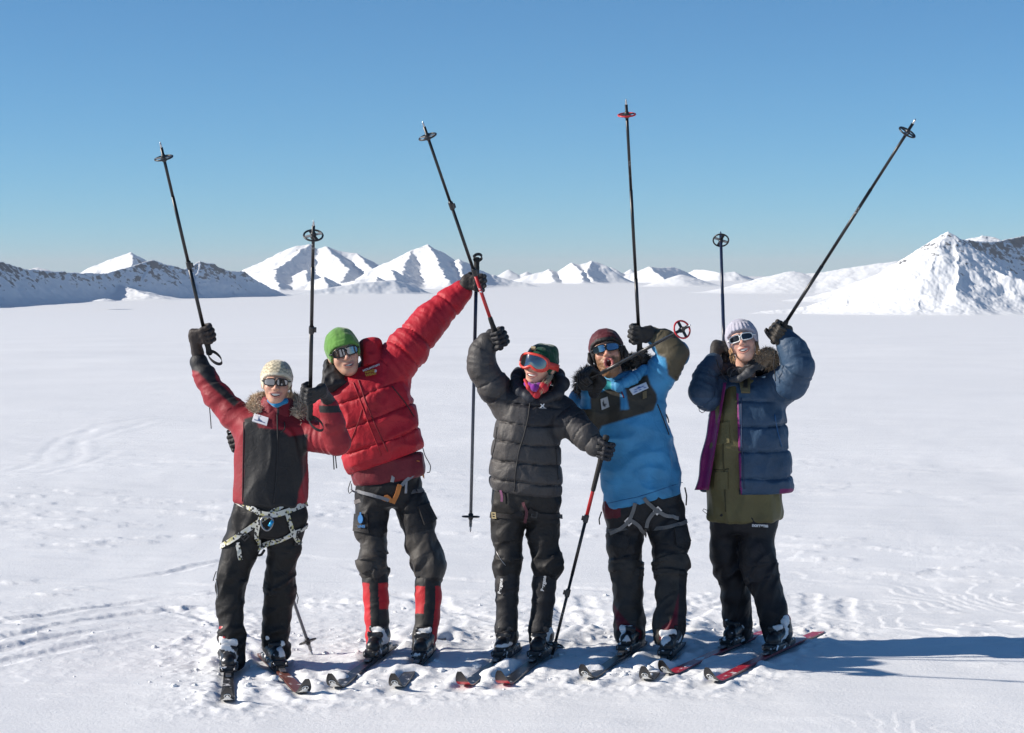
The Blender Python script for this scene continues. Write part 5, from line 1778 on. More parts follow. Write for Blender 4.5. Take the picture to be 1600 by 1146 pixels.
# ================================================================== 1: patterned knit hat, red and black jacket
def person_one():
    Y = Y1
    org = np.array([*(0.5 * (SKIS[0]["toe"] + SKIS[1]["toe"]))[:2], 0.0])
    t = thing("person", "smiling person in cream patterned knit hat and red and black jacket, leftmost", "person", org, "skiers posing with raised poles")
    LL = leg_chain([(392, 806, 33), (377, 854, 30), (363, 899, 25), (360, 925, 22), (359, 943, 22.5), (361, 965, 21), (361, 988, 22), (363, 1008, 20.5), (364, 1032, 19)], Y, SKIS[0])
    LR = leg_chain([(450, 806, 33), (444, 854, 28), (437, 899, 23.5), (438, 922, 26.5), (433, 958, 22.5), (431, 985, 21.5), (431, 1002, 21), (434, 1018, 20)], Y, SKIS[1])
    pel = [(421, 838, 48, 0.125, 0.0), (422, 805, 55, 0.14, 0.0), (423, 770, 53, 0.14, 0.0)]
    tr, ft = trousers(t, org, Y, pel, LL, LR, (0.010, 0.0097, 0.010), 1.0)
    # jacket
    aL = chain_px([(392, 666, 30, 0), (366, 648, 24, 0.03), (338, 618, 20.5, 0.07), (321, 590, 18, 0.10), (311, 566, 15, 0.12)], Y, 0.03, folds(16, 0.009, 3, [(0.24, 0.12)], base=0.5))
    aR = chain_px([(468, 670, 28, 0), (498, 684, 24, -0.06), (526, 690, 21, -0.13), (520, 662, 19, -0.18), (514, 636, 16, -0.20)], Y, 0.03, folds(16, 0.009, 9, [(0.18, 0.12)], base=0.5))
    lf = loft_px([(421, 790, 58, 0.15, 0), (422, 772, 58, 0.155, 0), (423, 748, 57, 0.155, 0), (424, 711, 56, 0.155, 0), (426, 682, 56, 0.15, 0), (428, 660, 53, 0.13, 0.005), (430, 646, 38, 0.105, 0.01), (432, 636, 26, 0.085, 0.01), (432, 626, 24, 0.08, 0.01)], Y,
                 bulge=lambda s, P: cloth_noise(P, 0.014, (7, 7, 2.8), 4.0), hem=0.012)
    panel = [(381, 655), (397, 650), (404, 668), (440, 672), (452, 682), (481, 678), (479, 735), (467, 768), (463, 800), (379, 800), (381, 700)]
    stripe = [(290, 535), (328, 540), (338, 594), (374, 628), (366, 636), (332, 606), (309, 581), (294, 578)]
    def col(P):
        q = to_px(P); c = np.tile([0.25, 0.011, 0.020], (len(P), 1))
        yoke = (q[:, 1] < 668) & (q[:, 0] > 395) & (q[:, 0] < 470)
        c[yoke] = (0.16, 0.009, 0.016)
        fr = P[:, 1] < Y + 0.03
        c = dye(c, soft_poly(q, panel) * fr, (0.009, 0.009, 0.0105))
        c = dye(c, soft_poly(q, stripe), (0.015, 0.015, 0.018))
        c[(q[:, 0] > 498) & (q[:, 1] < 645) & (q[:, 1] > 634)] = (0.014, 0.014, 0.016)
        return c
    jk, fj = jacket(t, org, Y, lf, [aL, aR], col, M_SHELL)
    stitch("zip", fj, [(433, 648), (434, 690), (432, 740), (428, 786)], 0.0035, ZIP, jk, org, Y)
    stitch("panel_seam", fj, [(381, 660), (380, 720), (379, 784)], 0.002, ZIP, jk, org, Y)
    stitch("pocket_flap", fj, [(444, 660), (446, 672), (438, 676)], 0.003, ZIP, jk, org, Y)
    # collar
    hd = Head(432, 601, Y - 0.05, yaw=4, pitch=3, roll=-2, s=0.93)
    neck = W(432, 640, Y + 0.01)
    colr = loft_px([(431, 655, 34, 0.105, 0.0), (432, 640, 28, 0.095, 0.0), (433, 627, 25, 0.088, 0.0), (433, 621, 24, 0.085, 0)], Y, bulge=lambda s, P: cloth_noise(P, 0.006, (14, 14, 8), 2))
    fc = Field([colr], 0.02, lambda P, d: smax(d, -ell((P - W(432, 612, Y - 0.03)) , (0, 0, 0), (0.062, 0.072, 0.055)), 0.012))
    build("collar", fc, M_SHELL, jk, org, lambda P: np.where((np.abs(to_px(P)[:, :1] - 434) < 2.2) & (P[:, 1:2] < Y), np.array([[0.02, 0.02, 0.022]]), np.array([[0.19, 0.012, 0.02]])), h=0.005)
    build("neck_scarf", Field([Chain([W(422, 626, Y - 0.08), W(432, 630, Y - 0.095), W(446, 627, Y - 0.08)], [0.016, 0.017, 0.016])]), M_KNIT, t, org, (0.02, 0.22, 0.45), h=0.005)
    make_fur("fur_ruff", jk, org, [W(410, 648, Y - 0.075), W(398, 640, Y - 0.03), W(397, 628, Y + 0.03), W(408, 624, Y + 0.09), W(433, 622, Y + 0.12), W(458, 625, Y + 0.09), W(470, 632, Y + 0.03), W(470, 644, Y - 0.04), W(462, 652, Y - 0.075)], 0.026, 0.036,
             [(0.48, 0.37, 0.26), (0.62, 0.51, 0.38), (0.74, 0.65, 0.53)], 5600, 2)
    patch("chest_patch", fj, [(398, 647), (420, 654), (417, 666), (394, 659)], 14, 9, M_PRINT, jk, org, Y,
          lambda uv: np.where(((np.hypot((uv[:, :1] - 0.52) * 1.6, uv[:, 1:] - 0.42) < 0.34) & (np.hypot((uv[:, :1] - 0.60) * 1.6, uv[:, 1:] - 0.34) > 0.24)) | ((uv[:, 1:] > 0.68) & (uv[:, 1:] < 0.8) & (uv[:, :1] > 0.15) & (uv[:, :1] < 0.85)), np.array([[0.03, 0.06, 0.16]]), np.array([[0.62, 0.62, 0.66]])))
    for a, b in (((520, 700), (522, 734)), ((523, 702), (526, 732))):
        cord("drawcord", jk, org, [W(*a, Y - 0.13), W(*b, Y - 0.13)], 0.003)
    cord("drawcord", jk, org, [W(327, 634, Y + 0.06), W(329, 655, Y + 0.06), W(330, 670, Y + 0.06)], 0.0025)
    # head
    make_body(t, org, hd, neck, slim_limbs([aL, aR, LL, LR]) + [Chain([W(424, 765, Y), W(428, 670, Y)], [0.09, 0.095])], skin=(0.58, 0.33, 0.23))
    make_teeth(t, org, hd); make_eyes(t, org, hd)
    def hc(L, h):
        a = np.arctan2(L[:, 0], L[:, 1] + 0.014)
        cell = (np.sin(a * 17) * np.sin(L[:, 2] * 330 + np.sin(a * 17) * 0.6))
        c = np.where((cell > 0.05)[:, None], np.array([[0.70, 0.61, 0.43]]), np.array([[0.42, 0.36, 0.25]]))
        c[h < 0.016] = (0.66, 0.60, 0.46)
        hand_shade = (np.exp(-(((a - 0.95) / 0.42) ** 2)) * (L[:, 2] > 0.080) * (cell > 0.05)) > 0.4  # upper right darkened: shade of the raised hand put into the wool colour
        c[hand_shade] = (0.20, 0.205, 0.22)
        return c
    make_hat(t, org, hd, hc, front=0.050, back=-0.05, top=0.05, cuff=0.002, ear=0.045)
    make_sunglasses(t, org, hd, M_FRAME_BLACK, M_LENS)
    make_hair(t, org, [hd.out([(0.078, 0.02, 0.0), (0.082, 0.03, -0.03), (0.080, 0.035, -0.065)])], (0.35, 0.25, 0.13), 0.003, 1, 14, 0.006)
    # hands on the poles
    make_hand(t, org, on_pole("a", 521), POLES["a"][0] - POLES["a"][1], W(309, 552, Y + 0.12), (0.028, 0.020, 0.018), side=-1, scale=1.0)
    make_hand(t, org, on_pole("b", 612), POLES["b"][0] - POLES["b"][1], W(514, 628, Y - 0.20), (0.013, 0.013, 0.015), side=1, scale=1.0)
    # harness of patterned webbing
    def web(V):
        s = V @ np.array([1.0, 0.3, 0.45])
        k = (np.sin(s * 520) > -0.1) & (np.sin(V[:, 2] * 700 + V[:, 0] * 300) > -0.55)
        return np.where(k[:, None], np.array([[0.50, 0.48, 0.36]]), np.array([[0.05, 0.05, 0.045]]))
    hs = strap("harness_belt", ft, [(372, 784), (386, 790), (400, 798), (412, 804), (432, 804), (452, 798), (468, 791), (477, 788)], 0.028, M_WEBPAT, t, org, Y, web, lift=0.010)
    hs.name = "harness"
    for px in ([(408, 808), (402, 830), (402, 852)], [(447, 802), (452, 818), (458, 836), (468, 850)], [(372, 848), (374, 862), (376, 874)]):
        strap("leg_strap", ft, px, 0.022, M_WEBPAT, hs, org, Y, web, lift=0.011)
    for l, c, sl in ((LL, W(379, 832, Y), 0.70), (LR, W(443, 838, Y), 0.48)):
        loop("leg_loop", ft, c, nrm((1, 0, sl)), (0, 1, 0), 0.026, M_WEBPAT, hs, org, web, R=0.13, lift=0.008)
    buckle(ft, (383, 838), 0.016, 0.014, 0.8, hs, org, Y, M_BLACK_PLASTIC); buckle(ft, (464, 846), 0.016, 0.014, -0.4, hs, org, Y, M_BLACK_PLASTIC); buckle(ft, (382, 787), 0.016, 0.012, -0.4, hs, org, Y, M_BLACK_PLASTIC)
    P, Nn = hit(ft, [(418, 816)], Y); o = P[0] + Nn[0] * 0.022
    ring = [o + np.array([0.030 * math.cos(a) * (1 + 0.25 * math.sin(a)), 0.004 * math.cos(a), 0.036 * math.sin(a)]) for a in np.linspace(0, 2 * math.pi, 24, endpoint=False)]
    cb = poly("carabiner", [tube_geo(ring, 0.0055, 8, closed=True)], M_ALU, hs, org)
    poly("carabiner_gate", [tube_geo([o + np.array([0.030, -0.004, 0.014]), o + np.array([0.012, -0.008, -0.014])], [0.009, 0.009], 10)], M_BLUE, cb, org)
    cord("gear_loop", hs, org, [W(401, 868, Y - 0.05), W(408, 868, Y - 0.03), W(413, 860, Y - 0.05)], 0.007)
    stitch("thigh_zip", ft, [(338, 905), (341, 925), (340, 935)], 0.0025, M_ALU, tr, org, Y)
    cord("zip_pull", tr, org, [W(463, 925, Y - 0.02), W(466, 934, Y - 0.03), W(464, 944, Y - 0.03)], 0.0025)
    cord("zip_pull", tr, org, [W(338, 893, Y), W(335, 900, Y - 0.01), W(333, 908, Y - 0.01)], 0.0025)
    make_boot(t, org, SKIS[0]["toe"], SKIS[0]["dir"], shaft=0.06, snow=0.55, seed=1.0)
    make_boot(t, org, SKIS[1]["toe"], SKIS[1]["dir"], shaft=0.06, snow=0.55, seed=5.0)

# ================================================================== 2: green beanie, red down jacket
def person_two():
    Y = Y2
    org = np.array([*(0.5 * (SKIS[2]["toe"] + SKIS[3]["toe"]))[:2], 0.0])
    t = thing("person", "person in green beanie and puffy red down jacket leaning with one arm high", "person", org, "skiers posing with raised poles")
    LL = leg_chain([(586, 765, 30), (581, 800, 27), (580, 829, 26), (585, 851, 21), (582, 868, 24), (581, 882, 26.5), (585, 897, 23), (587, 910, 16), (589, 960, 14), (590, 1005, 13)], Y, SKIS[2])
    LR = leg_chain([(628, 760, 30), (643, 790, 28), (653, 816, 28), (658, 850, 25), (667, 872, 27), (672, 887, 28), (671, 900, 22), (669, 914, 16), (667, 960, 14), (663, 1008, 13)], Y, SKIS[3])
    pel = [(606, 790, 42, 0.12, 0), (606, 765, 50, 0.135, 0), (604, 735, 54, 0.14, 0)]
    def pc(P):
        q = to_px(P)
        c = np.tile(BLACK, (len(P), 1))
        edge = np.where(q[:, 0] < 618, 838 + 0.15 * (q[:, 0] - 580), 832 - 0.25 * (q[:, 0] - 655))
        c[(q[:, 1] > edge)] = (0.042, 0.039, 0.037)
        c[q[:, 1] > 903] = BLACK
        return c
    tr, ft = trousers(t, org, Y, pel, LL, LR, pc, 31.0, amp=0.011, knee=(0.40, 0.42))
    # torso leaning to the left, right arm (picture) flung up
    pitch = 0.135
    bf = baffles(pitch, 0.007, 2.0, 0.02)
    aR = chain_px([(606, 582, 38, 0), (638, 544, 33, 0.05), (671, 503, 28, 0.10), (700, 475, 22.5, 0.14), (721, 456, 18, 0.15)], Y, 0.03,
                  lambda s, P: baffles(0.125, 0.007, 7.0)(s, P) + folds(20, 0.006, 2, [(0.2, 0.12)], base=0.5)(s, P))
    aL = chain_px([(522, 628, 33, 0.03), (488, 660, 28, 0.20), (455, 684, 24, 0.30), (415, 690, 20, 0.30), (384, 692, 16, 0.24)], Y, 0.03, baffles(0.125, 0.006, 9.0))
    lf = loft_px([(603, 722, 62, 0.155, 0), (600, 710, 66, 0.175, 0), (595, 690, 67, 0.185, 0), (584, 655, 68, 0.185, 0), (573, 624, 68, 0.175, 0), (564, 600, 60, 0.15, 0), (557, 588, 42, 0.12, 0.01), (551, 578, 28, 0.10, 0.01)], Y, bulge=lambda s, P: bf(s, P) + cloth_noise(P, 0.010, (7, 7, 7), 7.0))
    def jc(P):
        q = to_px(P)
        return np.tile([0.42, 0.009, 0.022], (len(P), 1))
    jk, fj = jacket(t, org, Y, lf, [aR, aL], jc, M_DOWN)
    # darker lower skirt of the jacket that shows under the hem
    sk = loft_px([(608, 752, 57, 0.145, 0), (606, 738, 60, 0.15, 0), (602, 715, 60, 0.15, 0)], Y, bulge=lambda s, P: cloth_noise(P, 0.006, (8, 8, 5), 1.0))
    build("under_layer_hem", Field([sk]), M_SHELL, t, org, (0.16, 0.012, 0.022), h=0.006)
    stitch("zip", fj, [(560, 594), (572, 630), (588, 668), (606, 706)], 0.004, plain("zip_red", (0.20, 0.008, 0.015), 0.6), jk, org, Y)
    stitch("storm_flap_edge", fj, [(552, 598), (566, 634), (580, 672), (596, 712)], 0.0035, plain("flap_red", (0.34, 0.010, 0.018), 0.6), jk, org, Y)
    stitch("pocket_zip", fj, [(612, 604), (632, 628), (647, 652)], 0.003, ZIP, jk, org, Y)
    stitch("pocket_zip", fj, [(566, 640), (560, 660), (548, 690)], 0.002, plain("pocket_red", (0.20, 0.008, 0.015), 0.6), jk, org, Y)
    hd = Head(538, 555, Y - 0.06, yaw=10, pitch=5, roll=15, s=1.04); hd.ms = (0.85, 0.72)
    neck = W(550, 600, Y + 0.02)
    # open collar: black inside on the left, red stand-up on the right
    gL = loft_px([(527, 608, 22, 0.035, -0.125), (522, 598, 20, 0.045, -0.10), (517, 585, 13, 0.05, -0.05), (513, 573, 7, 0.045, 0.0), (511, 565, 4, 0.03, 0.03)], Y, bulge=lambda s, P: cloth_noise(P, 0.010, (16, 16, 14), 4))
    build("collar_lining", Field([gL]), M_SHELL, jk, org, (0.018, 0.017, 0.019), h=0.005)
    gB = Chain([W(514, 578, Y + 0.06), W(535, 592, Y + 0.10), W(560, 590, Y + 0.10), W(578, 562, Y + 0.07)], [0.030, 0.045, 0.05, 0.035], 0.03, folds(20, 0.006, 5, base=0.8))
    build("hood", Field([gB]), M_SHELL, jk, org, (0.017, 0.017, 0.019), h=0.006)
    gR = loft_px([(585, 572, 22, 0.07, -0.03), (581, 552, 19, 0.055, -0.02), (578, 536, 17, 0.045, -0.01), (574, 529, 14, 0.035, 0)], Y, bulge=lambda s, P: cloth_noise(P, 0.007, (12, 12, 9), 4))
    build("collar", Field([gR]), M_DOWN, jk, org, lambda P: np.where((to_px(P)[:, :1] < 568), np.array([[0.10, 0.01, 0.016]]), np.array([[0.42, 0.010, 0.02]])), h=0.005)
    text_on("chest_lettering", "MOUNTAIN", fj, (581, 577), Y, 0.018, M_PRINT, jk, org, (0.75, 0.70, 0.68), rot=0.30, lift=0.012, bold=0.0008)
    text_on("chest_lettering", "HARD\nWEAR", fj, (579, 585), Y, 0.020, M_PRINT, jk, org, (0.62, 0.34, 0.05), rot=0.25, lift=0.012, bold=0.001)
    shape_on("chest_emblem", fj, (587, 581), Y, [[(0.008 * math.cos(a), 0.008 * math.sin(a)) for a in np.linspace(0, 2 * math.pi, 10, endpoint=False)]], M_PRINT, jk, org, (0.6, 0.55, 0.6), lift=0.011)
    cord("drawcord", jk, org, [W(660, 698, Y - 0.03), W(664, 712, Y - 0.04), W(673, 728, Y - 0.04), W(672, 738, Y - 0.04), W(667, 739, Y - 0.04)], 0.0025)
    cord("drawcord", jk, org, [W(548, 752, Y - 0.03), W(544, 764, Y - 0.04), W(545, 772, Y - 0.04), W(550, 768, Y - 0.04), W(549, 756, Y - 0.03)], 0.0025)
    make_body(t, org, hd, neck, slim_limbs([aR, aL, LL, LR]) + [Chain([W(600, 730, Y), W(570, 620, Y)], [0.09, 0.10])], skin=(0.60, 0.35, 0.25))
    make_teeth(t, org, hd); make_eyes(t, org, hd)
    make_hat(t, org, hd, (0.13, 0.29, 0.065), front=0.045, back=-0.045, top=0.14, cuff=0.0015, ear=0.03)
    make_sunglasses(t, org, hd, M_FRAME_BLACK, M_LENS, w=0.031, h=0.0205)
    make_hand(t, org, on_pole("c", 443), POLES["c"][0] - POLES["c"][1], W(722, 456, Y + 0.15), (0.022, 0.017, 0.016), side=1, scale=1.02)
    make_hand(t, org, on_pole("j", 692), POLES["j"][0] - POLES["j"][1], W(386, 692, Y + 0.24), (0.02, 0.018, 0.018), side=1, scale=1.0)
    # gaiters
    for ski, pts, kind in ((SKIS[2], [(586, 906, 21.5), (588, 935, 20.5), (589, 965, 19.5), (590, 990, 19), (590, 1010, 20)], 0), (SKIS[3], [(669, 912, 22.5), (669, 935, 21), (668, 965, 19.5), (664, 992, 19), (661, 1014, 20)], 1)):
        full = [(LL if kind == 0 else LR)]
        ya = ski["toe"][1] + 0.19 * abs(ski["dir"][1])
        hipr = 765.0; r1 = 1005.0
        g = chain_px([(a, b, c, (ya - Y) * ((b - hipr) / (r1 - hipr)) ** 0.9) for a, b, c in pts], Y, 0.02, folds(18, 0.006, 40 + kind, base=0.7))
        def gc(P, kind=kind):
            q = to_px(P); c = np.tile([0.48, 0.012, 0.020], (len(P), 1))
            yy = q[:, 1]
            if kind == 0:
                st = (q[:, 0] > 577 + (yy - 907) * 0.03) & (q[:, 0] < 591 + (yy - 907) * 0.03)
                low = (q[:, 0] >= 590) & (yy > 952)
            else:
                cx = 672 - np.maximum(yy - 940, 0) * 0.10
                st = np.abs(q[:, 0] - cx) < 8.5
                low = (q[:, 0] < cx) & (yy > 959)
            c[low] = (0.03, 0.028, 0.027)
            c[st & (P[:, 1] < ya + 0.02)] = (0.014, 0.014, 0.015)
            c[yy < 911 + 5 * kind] = (0.016, 0.016, 0.017)
            c[yy > 1008] = (0.016, 0.016, 0.017)
            return c
        fg = Field([g], 0.02)
        go = build("gaiter", fg, M_SHELL, t, org, gc, h=0.0055)
    # leg print
    shape_on("thigh_emblem", ft, (566, 811), Y, [[(0.017 * math.cos(a), 0.024 * math.sin(a)) for a in np.linspace(0, 2 * math.pi, 16, endpoint=False)], [(-0.005, 0.024), (0.005, 0.024), (0.004, 0.036), (-0.004, 0.036)]], M_PRINT, tr, org, (0.02, 0.16, 0.42), lift=0.016)
    text_on("thigh_lettering", "UNIS", ft, (567, 823), Y, 0.020, M_PRINT, tr, org, (0.03, 0.17, 0.42), lift=0.018, bold=0.0006)
    # harness
    hs = strap("harness", ft, [(552, 764), (570, 770), (586, 774), (600, 778), (608, 782)], 0.018, M_WEB, t, org, Y, (0.22, 0.23, 0.25), lift=0.012)
    OR = (0.55, 0.20, 0.05)
    strap("leg_strap", ft, [(600, 782), (604, 772), (612, 784)], 0.022, M_WEB, hs, org, Y, OR, lift=0.010)
    strap("leg_strap", ft, [(624, 757), (620, 772), (613, 786)], 0.024, M_WEB, hs, org, Y, OR, lift=0.012)
    strap("leg_strap", ft, [(654, 732), (644, 742), (632, 752), (626, 760)], 0.018, M_WEB, hs, org, Y, (0.22, 0.23, 0.25), lift=0.014)
    strap("leg_strap", ft, [(650, 726), (653, 736), (657, 747)], 0.032, M_WEB, hs, org, Y, OR, lift=0.018)
    strap("belt_end", ft, [(615, 737), (613, 746), (612, 754)], 0.018, M_WEB, hs, org, Y, (0.4, 0.4, 0.4), lift=0.014)
    strap("belt_end", ft, [(634, 752), (633, 762), (633, 770)], 0.012, M_WEB, hs, org, Y, (0.3, 0.3, 0.32), lift=0.014)
    for l in (LL, LR):
        loop("leg_loop", Field([l]), l.p[0] + (l.p[1] - l.p[0]) * 0.4, (1, 0, 0.2), (0, 1, -0.1), 0.022, M_WEB, hs, org, (0.12, 0.11, 0.11), R=0.25, lift=0.004)
    for qd in ([(555, 803), (576, 803), (578, 834), (553, 830)], [(652, 792), (669, 787), (682, 812), (662, 821)]):
        patch("cargo_pocket", ft, qd, 7, 7, M_PANTS, tr, org, Y, (0.017, 0.0165, 0.018), lift=0.010, thick=0.002)
    make_boot(t, org, SKIS[2]["toe"], SKIS[2]["dir"], shaft=-0.03, snow=0.5, seed=9.0, accent=(0.02, 0.02, 0.02))
    make_boot(t, org, SKIS[3]["toe"], SKIS[3]["dir"], shaft=-0.03, snow=0.5, seed=13.0, accent=(0.02, 0.02, 0.02))

# ================================================================== 3: dark green beanie, red goggles, grey down jacket
def person_three():
    Y = Y3
    org = np.array([*(0.5 * (SKIS[4]["toe"] + SKIS[5]["toe"]))[:2], 0.0])
    t = thing("person", "person in red ski goggles and dark grey down jacket, middle of the group", "person", org, "skiers posing with raised poles")
    LL = leg_chain([(797, 782, 29), (794, 815, 27), (793, 836, 26), (796, 858, 21.5), (794, 874, 23), (793, 888, 22.5), (793, 899, 17), (792, 940, 14), (791, 985, 13.5)], Y, SKIS[4])
    LR = leg_chain([(848, 782, 29), (848, 815, 27), (848, 836, 26), (850, 858, 22), (853, 872, 24), (854, 884, 25), (852, 897, 17), (850, 940, 14), (845, 985, 13.5)], Y, SKIS[5])
    pel = [(822, 812, 46, 0.12, 0), (822, 785, 54, 0.135, 0), (822, 755, 52, 0.14, 0)]
    tr, ft = trousers(t, org, Y, pel, LL, LR, (0.014, 0.0135, 0.014), 51.0, amp=0.010)
    bt = baffles(0.102, 0.008, 3.0, 0.03)
    aL = chain_px([(794, 632, 29, 0), (772, 605, 25.5, -0.03), (752, 574, 22.5, -0.05), (752, 552, 20, -0.05), (761, 536, 17, -0.05)], Y, 0.03, lambda s, P: baffles(0.085, 0.005, 11)(s, P) + folds(22, 0.005, 5, base=0.7)(s, P))
    aR = chain_px([(872, 640, 27, 0), (894, 661, 24.5, -0.06), (914, 681, 21.5, -0.12), (930, 697, 17.5, -0.16)], Y, 0.03, lambda s, P: baffles(0.072, 0.006, 12)(s, P) + folds(24, 0.004, 8, base=0.7)(s, P))
    lf = loft_px([(822, 772, 53, 0.145, 0), (822, 762, 57, 0.16, 0), (822, 745, 58, 0.168, 0), (822, 715, 55, 0.165, 0), (824, 680, 51.5, 0.158, 0), (829, 645, 50, 0.148, 0), (834, 624, 46, 0.13, 0.005), (838, 610, 32, 0.105, 0.01), (841, 600, 24, 0.09, 0.01)], Y, bulge=lambda s, P: bt(s, P) + cloth_noise(P, 0.007, (8, 8, 6), 3.0))
    def jc(P):
        q = to_px(P); c = np.tile([0.050, 0.047, 0.047], (len(P), 1))
        yoke = (q[:, 1] < 632 + 0.16 * (q[:, 0] - 785)) | ((q[:, 0] > 862) & (q[:, 1] < 668 - 0.2 * (q[:, 0] - 880)) & (q[:, 1] < 662))
        yoke |= (q[:, 0] > 822) & (q[:, 0] < 880) & (q[:, 1] < 668)
        yoke &= ~((q[:, 0] < 790) & (q[:, 1] < 625 - (790 - q[:, 0]) * 0.2))
        c[yoke] = (0.018, 0.018, 0.022)
        return c
    jk, fj = jacket(t, org, Y, lf, [aL, aR], jc, M_DOWN)
    stitch("zip", fj, [(829, 622), (826, 650), (819, 680), (811, 705), (806, 735), (804, 768)], 0.004, ZIP, jk, org, Y)
    stitch("pocket_zip", fj, [(777, 668), (775, 690), (769, 715)], 0.003, ZIP, jk, org, Y)
    stitch("pocket_zip", fj, [(868, 700), (870, 725), (872, 750)], 0.0025, ZIP, jk, org, Y)
    hd = Head(843, 574, Y - 0.06, yaw=-24, pitch=10, roll=-10, s=0.96); hd.ms = (1.0, 0.85)
    neck = W(842, 612, Y + 0.01)
    hood = Chain([W(806, 598, Y - 0.03), W(812, 588, Y + 0.06), W(840, 585, Y + 0.12), W(868, 588, Y + 0.08), W(878, 600, Y - 0.01), W(870, 616, Y - 0.07), W(848, 626, Y - 0.11)], [0.030, 0.042, 0.05, 0.045, 0.036, 0.034, 0.03], 0.02, folds(20, 0.007, 6, base=0.8))
    build("hood", Field([hood]), M_DOWN, jk, org, (0.022, 0.022, 0.026), h=0.0055)
    hoodL = Chain([W(806, 598, Y - 0.03), W(812, 612, Y - 0.09), W(828, 622, Y - 0.12)], [0.030, 0.030, 0.028], 0.02, folds(20, 0.006, 9, base=0.8))
    build("collar", Field([hoodL]), M_DOWN, jk, org, (0.020, 0.024, 0.034), h=0.0055)
    sc = Chain([W(822, 600, Y - 0.12), W(834, 606, Y - 0.155), W(848, 602, Y - 0.13)], [0.016, 0.017, 0.016], 0.02, folds(28, 0.008, 2, base=1))
    build("neck_scarf", Field([sc]), M_KNIT, t, org, (0.22, 0.03, 0.28), h=0.005)
    sc2 = Chain([W(838, 616, Y - 0.14), W(848, 606, Y - 0.14), W(855, 598, Y - 0.10)], [0.020, 0.024, 0.020], 0.02, folds(28, 0.006, 4, base=1))
    build("inner_collar", Field([sc2]), M_SHELL, t, org, (0.48, 0.02, 0.03), h=0.005)
    sc3 = Chain([W(820, 594, Y - 0.12), W(826, 606, Y - 0.155), W(833, 616, Y - 0.15)], [0.008, 0.009, 0.009], 0.02)
    build("inner_collar_edge", Field([sc3]), M_SHELL, t, org, (0.48, 0.02, 0.03), h=0.0045)
    shape_on("chest_emblem", fj, (847, 634), Y, [[(-0.012, -0.010), (-0.005, 0.0), (-0.012, 0.011), (-0.007, 0.011), (0.0, 0.004), (0.007, 0.011), (0.012, 0.011), (0.005, 0.0), (0.012, -0.010), (0.007, -0.010), (0.0, -0.004), (-0.007, -0.010)]], M_PRINT, jk, org, (0.75, 0.75, 0.75), lift=0.010)
    text_on("chest_lettering", "HAGLÖFS", fj, (847, 639), Y, 0.009, M_PRINT, jk, org, (0.6, 0.6, 0.6), lift=0.012)
    make_body(t, org, hd, neck, slim_limbs([aL, aR, LL, LR]) + [Chain([W(822, 750, Y), W(830, 650, Y)], [0.09, 0.095])], skin=(0.60, 0.35, 0.25))
    make_teeth(t, org, hd); make_eyes(t, org, hd)
    hat, fh = make_hat(t, org, hd, (0.006, 0.055, 0.030), front=0.050, back=-0.05, top=0.02, tip=(0.038, -0.03, 0.105), ear=0.06)
    # goggles: frame, mirrored lens, strap round the hat
    th = np.linspace(0, 2 * math.pi, 48, endpoint=False)
    def gp(a, r=1.0, dy=0.0):
        x = np.sign(math.cos(a)) * abs(math.cos(a)) ** 0.7 * 0.082 * r
        z = np.sign(math.sin(a)) * abs(math.sin(a)) ** 0.7 * 0.043 * r
        if z < 0: z += 0.020 * math.exp(-(x / 0.022) ** 2) * r
        return (x, 0.121 - 5.2 * x * x + dy, 0.014 + z)
    fr = hd.out([gp(a) for a in th]); fr2 = hd.out([gp(a, 1.0, -0.016) for a in th])
    gg = poly("ski_goggles", [tube_geo(fr, 0.0078 * hd.s, 8, closed=True), tube_geo(fr2, 0.0085 * hd.s, 8, closed=True)], M_FRAME_RED, t, org)
    V = []; Fc = []; K = 6; m = len(th)
    for r in range(1, K + 1):
        for a in th: V.append(gp(a, r / K, 0.003 + 0.004 * (1 - r / K)))
    V.append((0, 0.128, 0.016))
    for r in range(K - 1):
        for i in range(m):
            j = (i + 1) % m; Fc.append([r * m + i, r * m + j, (r + 1) * m + j, (r + 1) * m + i])
    for i in range(m): Fc.append([len(V) - 1, (i + 1) % m, i])
    mesh_np("lens", hd.out(V), None, M_LENS, gg, org, None, True, faces=Fc)
    S = []
    for a in np.linspace(R_(52), R_(308), 36):
        S.append((0.100 * math.sin(a), -0.014 + 0.120 * math.cos(a), 0.018))
    Sw = hd.out(S); Nw = Sw - hd.out([(0, -0.014, 0.018)])
    V, Fc = band_geo(Sw, Nw, 0.036, 0.004, -0.004)
    mesh_np("goggle_strap", V, None, M_FRAME_RED, gg, org, None, True, faces=Fc)
    P_, _ = None, None
    lab = [hd.out([(x, 0.098 - 4 * (x + 0.01) ** 2 - 0.3 * (z - 0.085), z)])[0] for x, z in ((-0.030, 0.083), (-0.004, 0.083), (-0.004, 0.095), (-0.030, 0.095))]
    n_ = nrm(hd.Fv + hd.U * 0.5)
    lab = [p + n_ * 0.012 for p in lab]
    poly("hat_label", [(np.array(lab + [p - n_ * 0.02 for p in lab]), [[0, 1, 2, 3], [0, 4, 5, 1], [1, 5, 6, 2], [2, 6, 7, 3], [3, 7, 4, 0]])], plain("tan_label", (0.30, 0.24, 0.14), 0.8), hat, org, False)
    make_hair(t, org, [hd.out([(0.085, 0.0, -0.03), (0.088, 0.035, -0.06), (0.080, 0.06, -0.10), (0.075, 0.07, -0.14)]), hd.out([(0.080, 0.02, -0.04), (0.078, 0.05, -0.08), (0.068, 0.07, -0.125)])], (0.42, 0.34, 0.22), 0.0045, 4, 22, 0.008)
    make_hand(t, org, on_pole("d", 528), POLES["d"][0] - POLES["d"][1], W(762, 532, Y - 0.05), (0.014, 0.014, 0.018), side=1, scale=1.02)
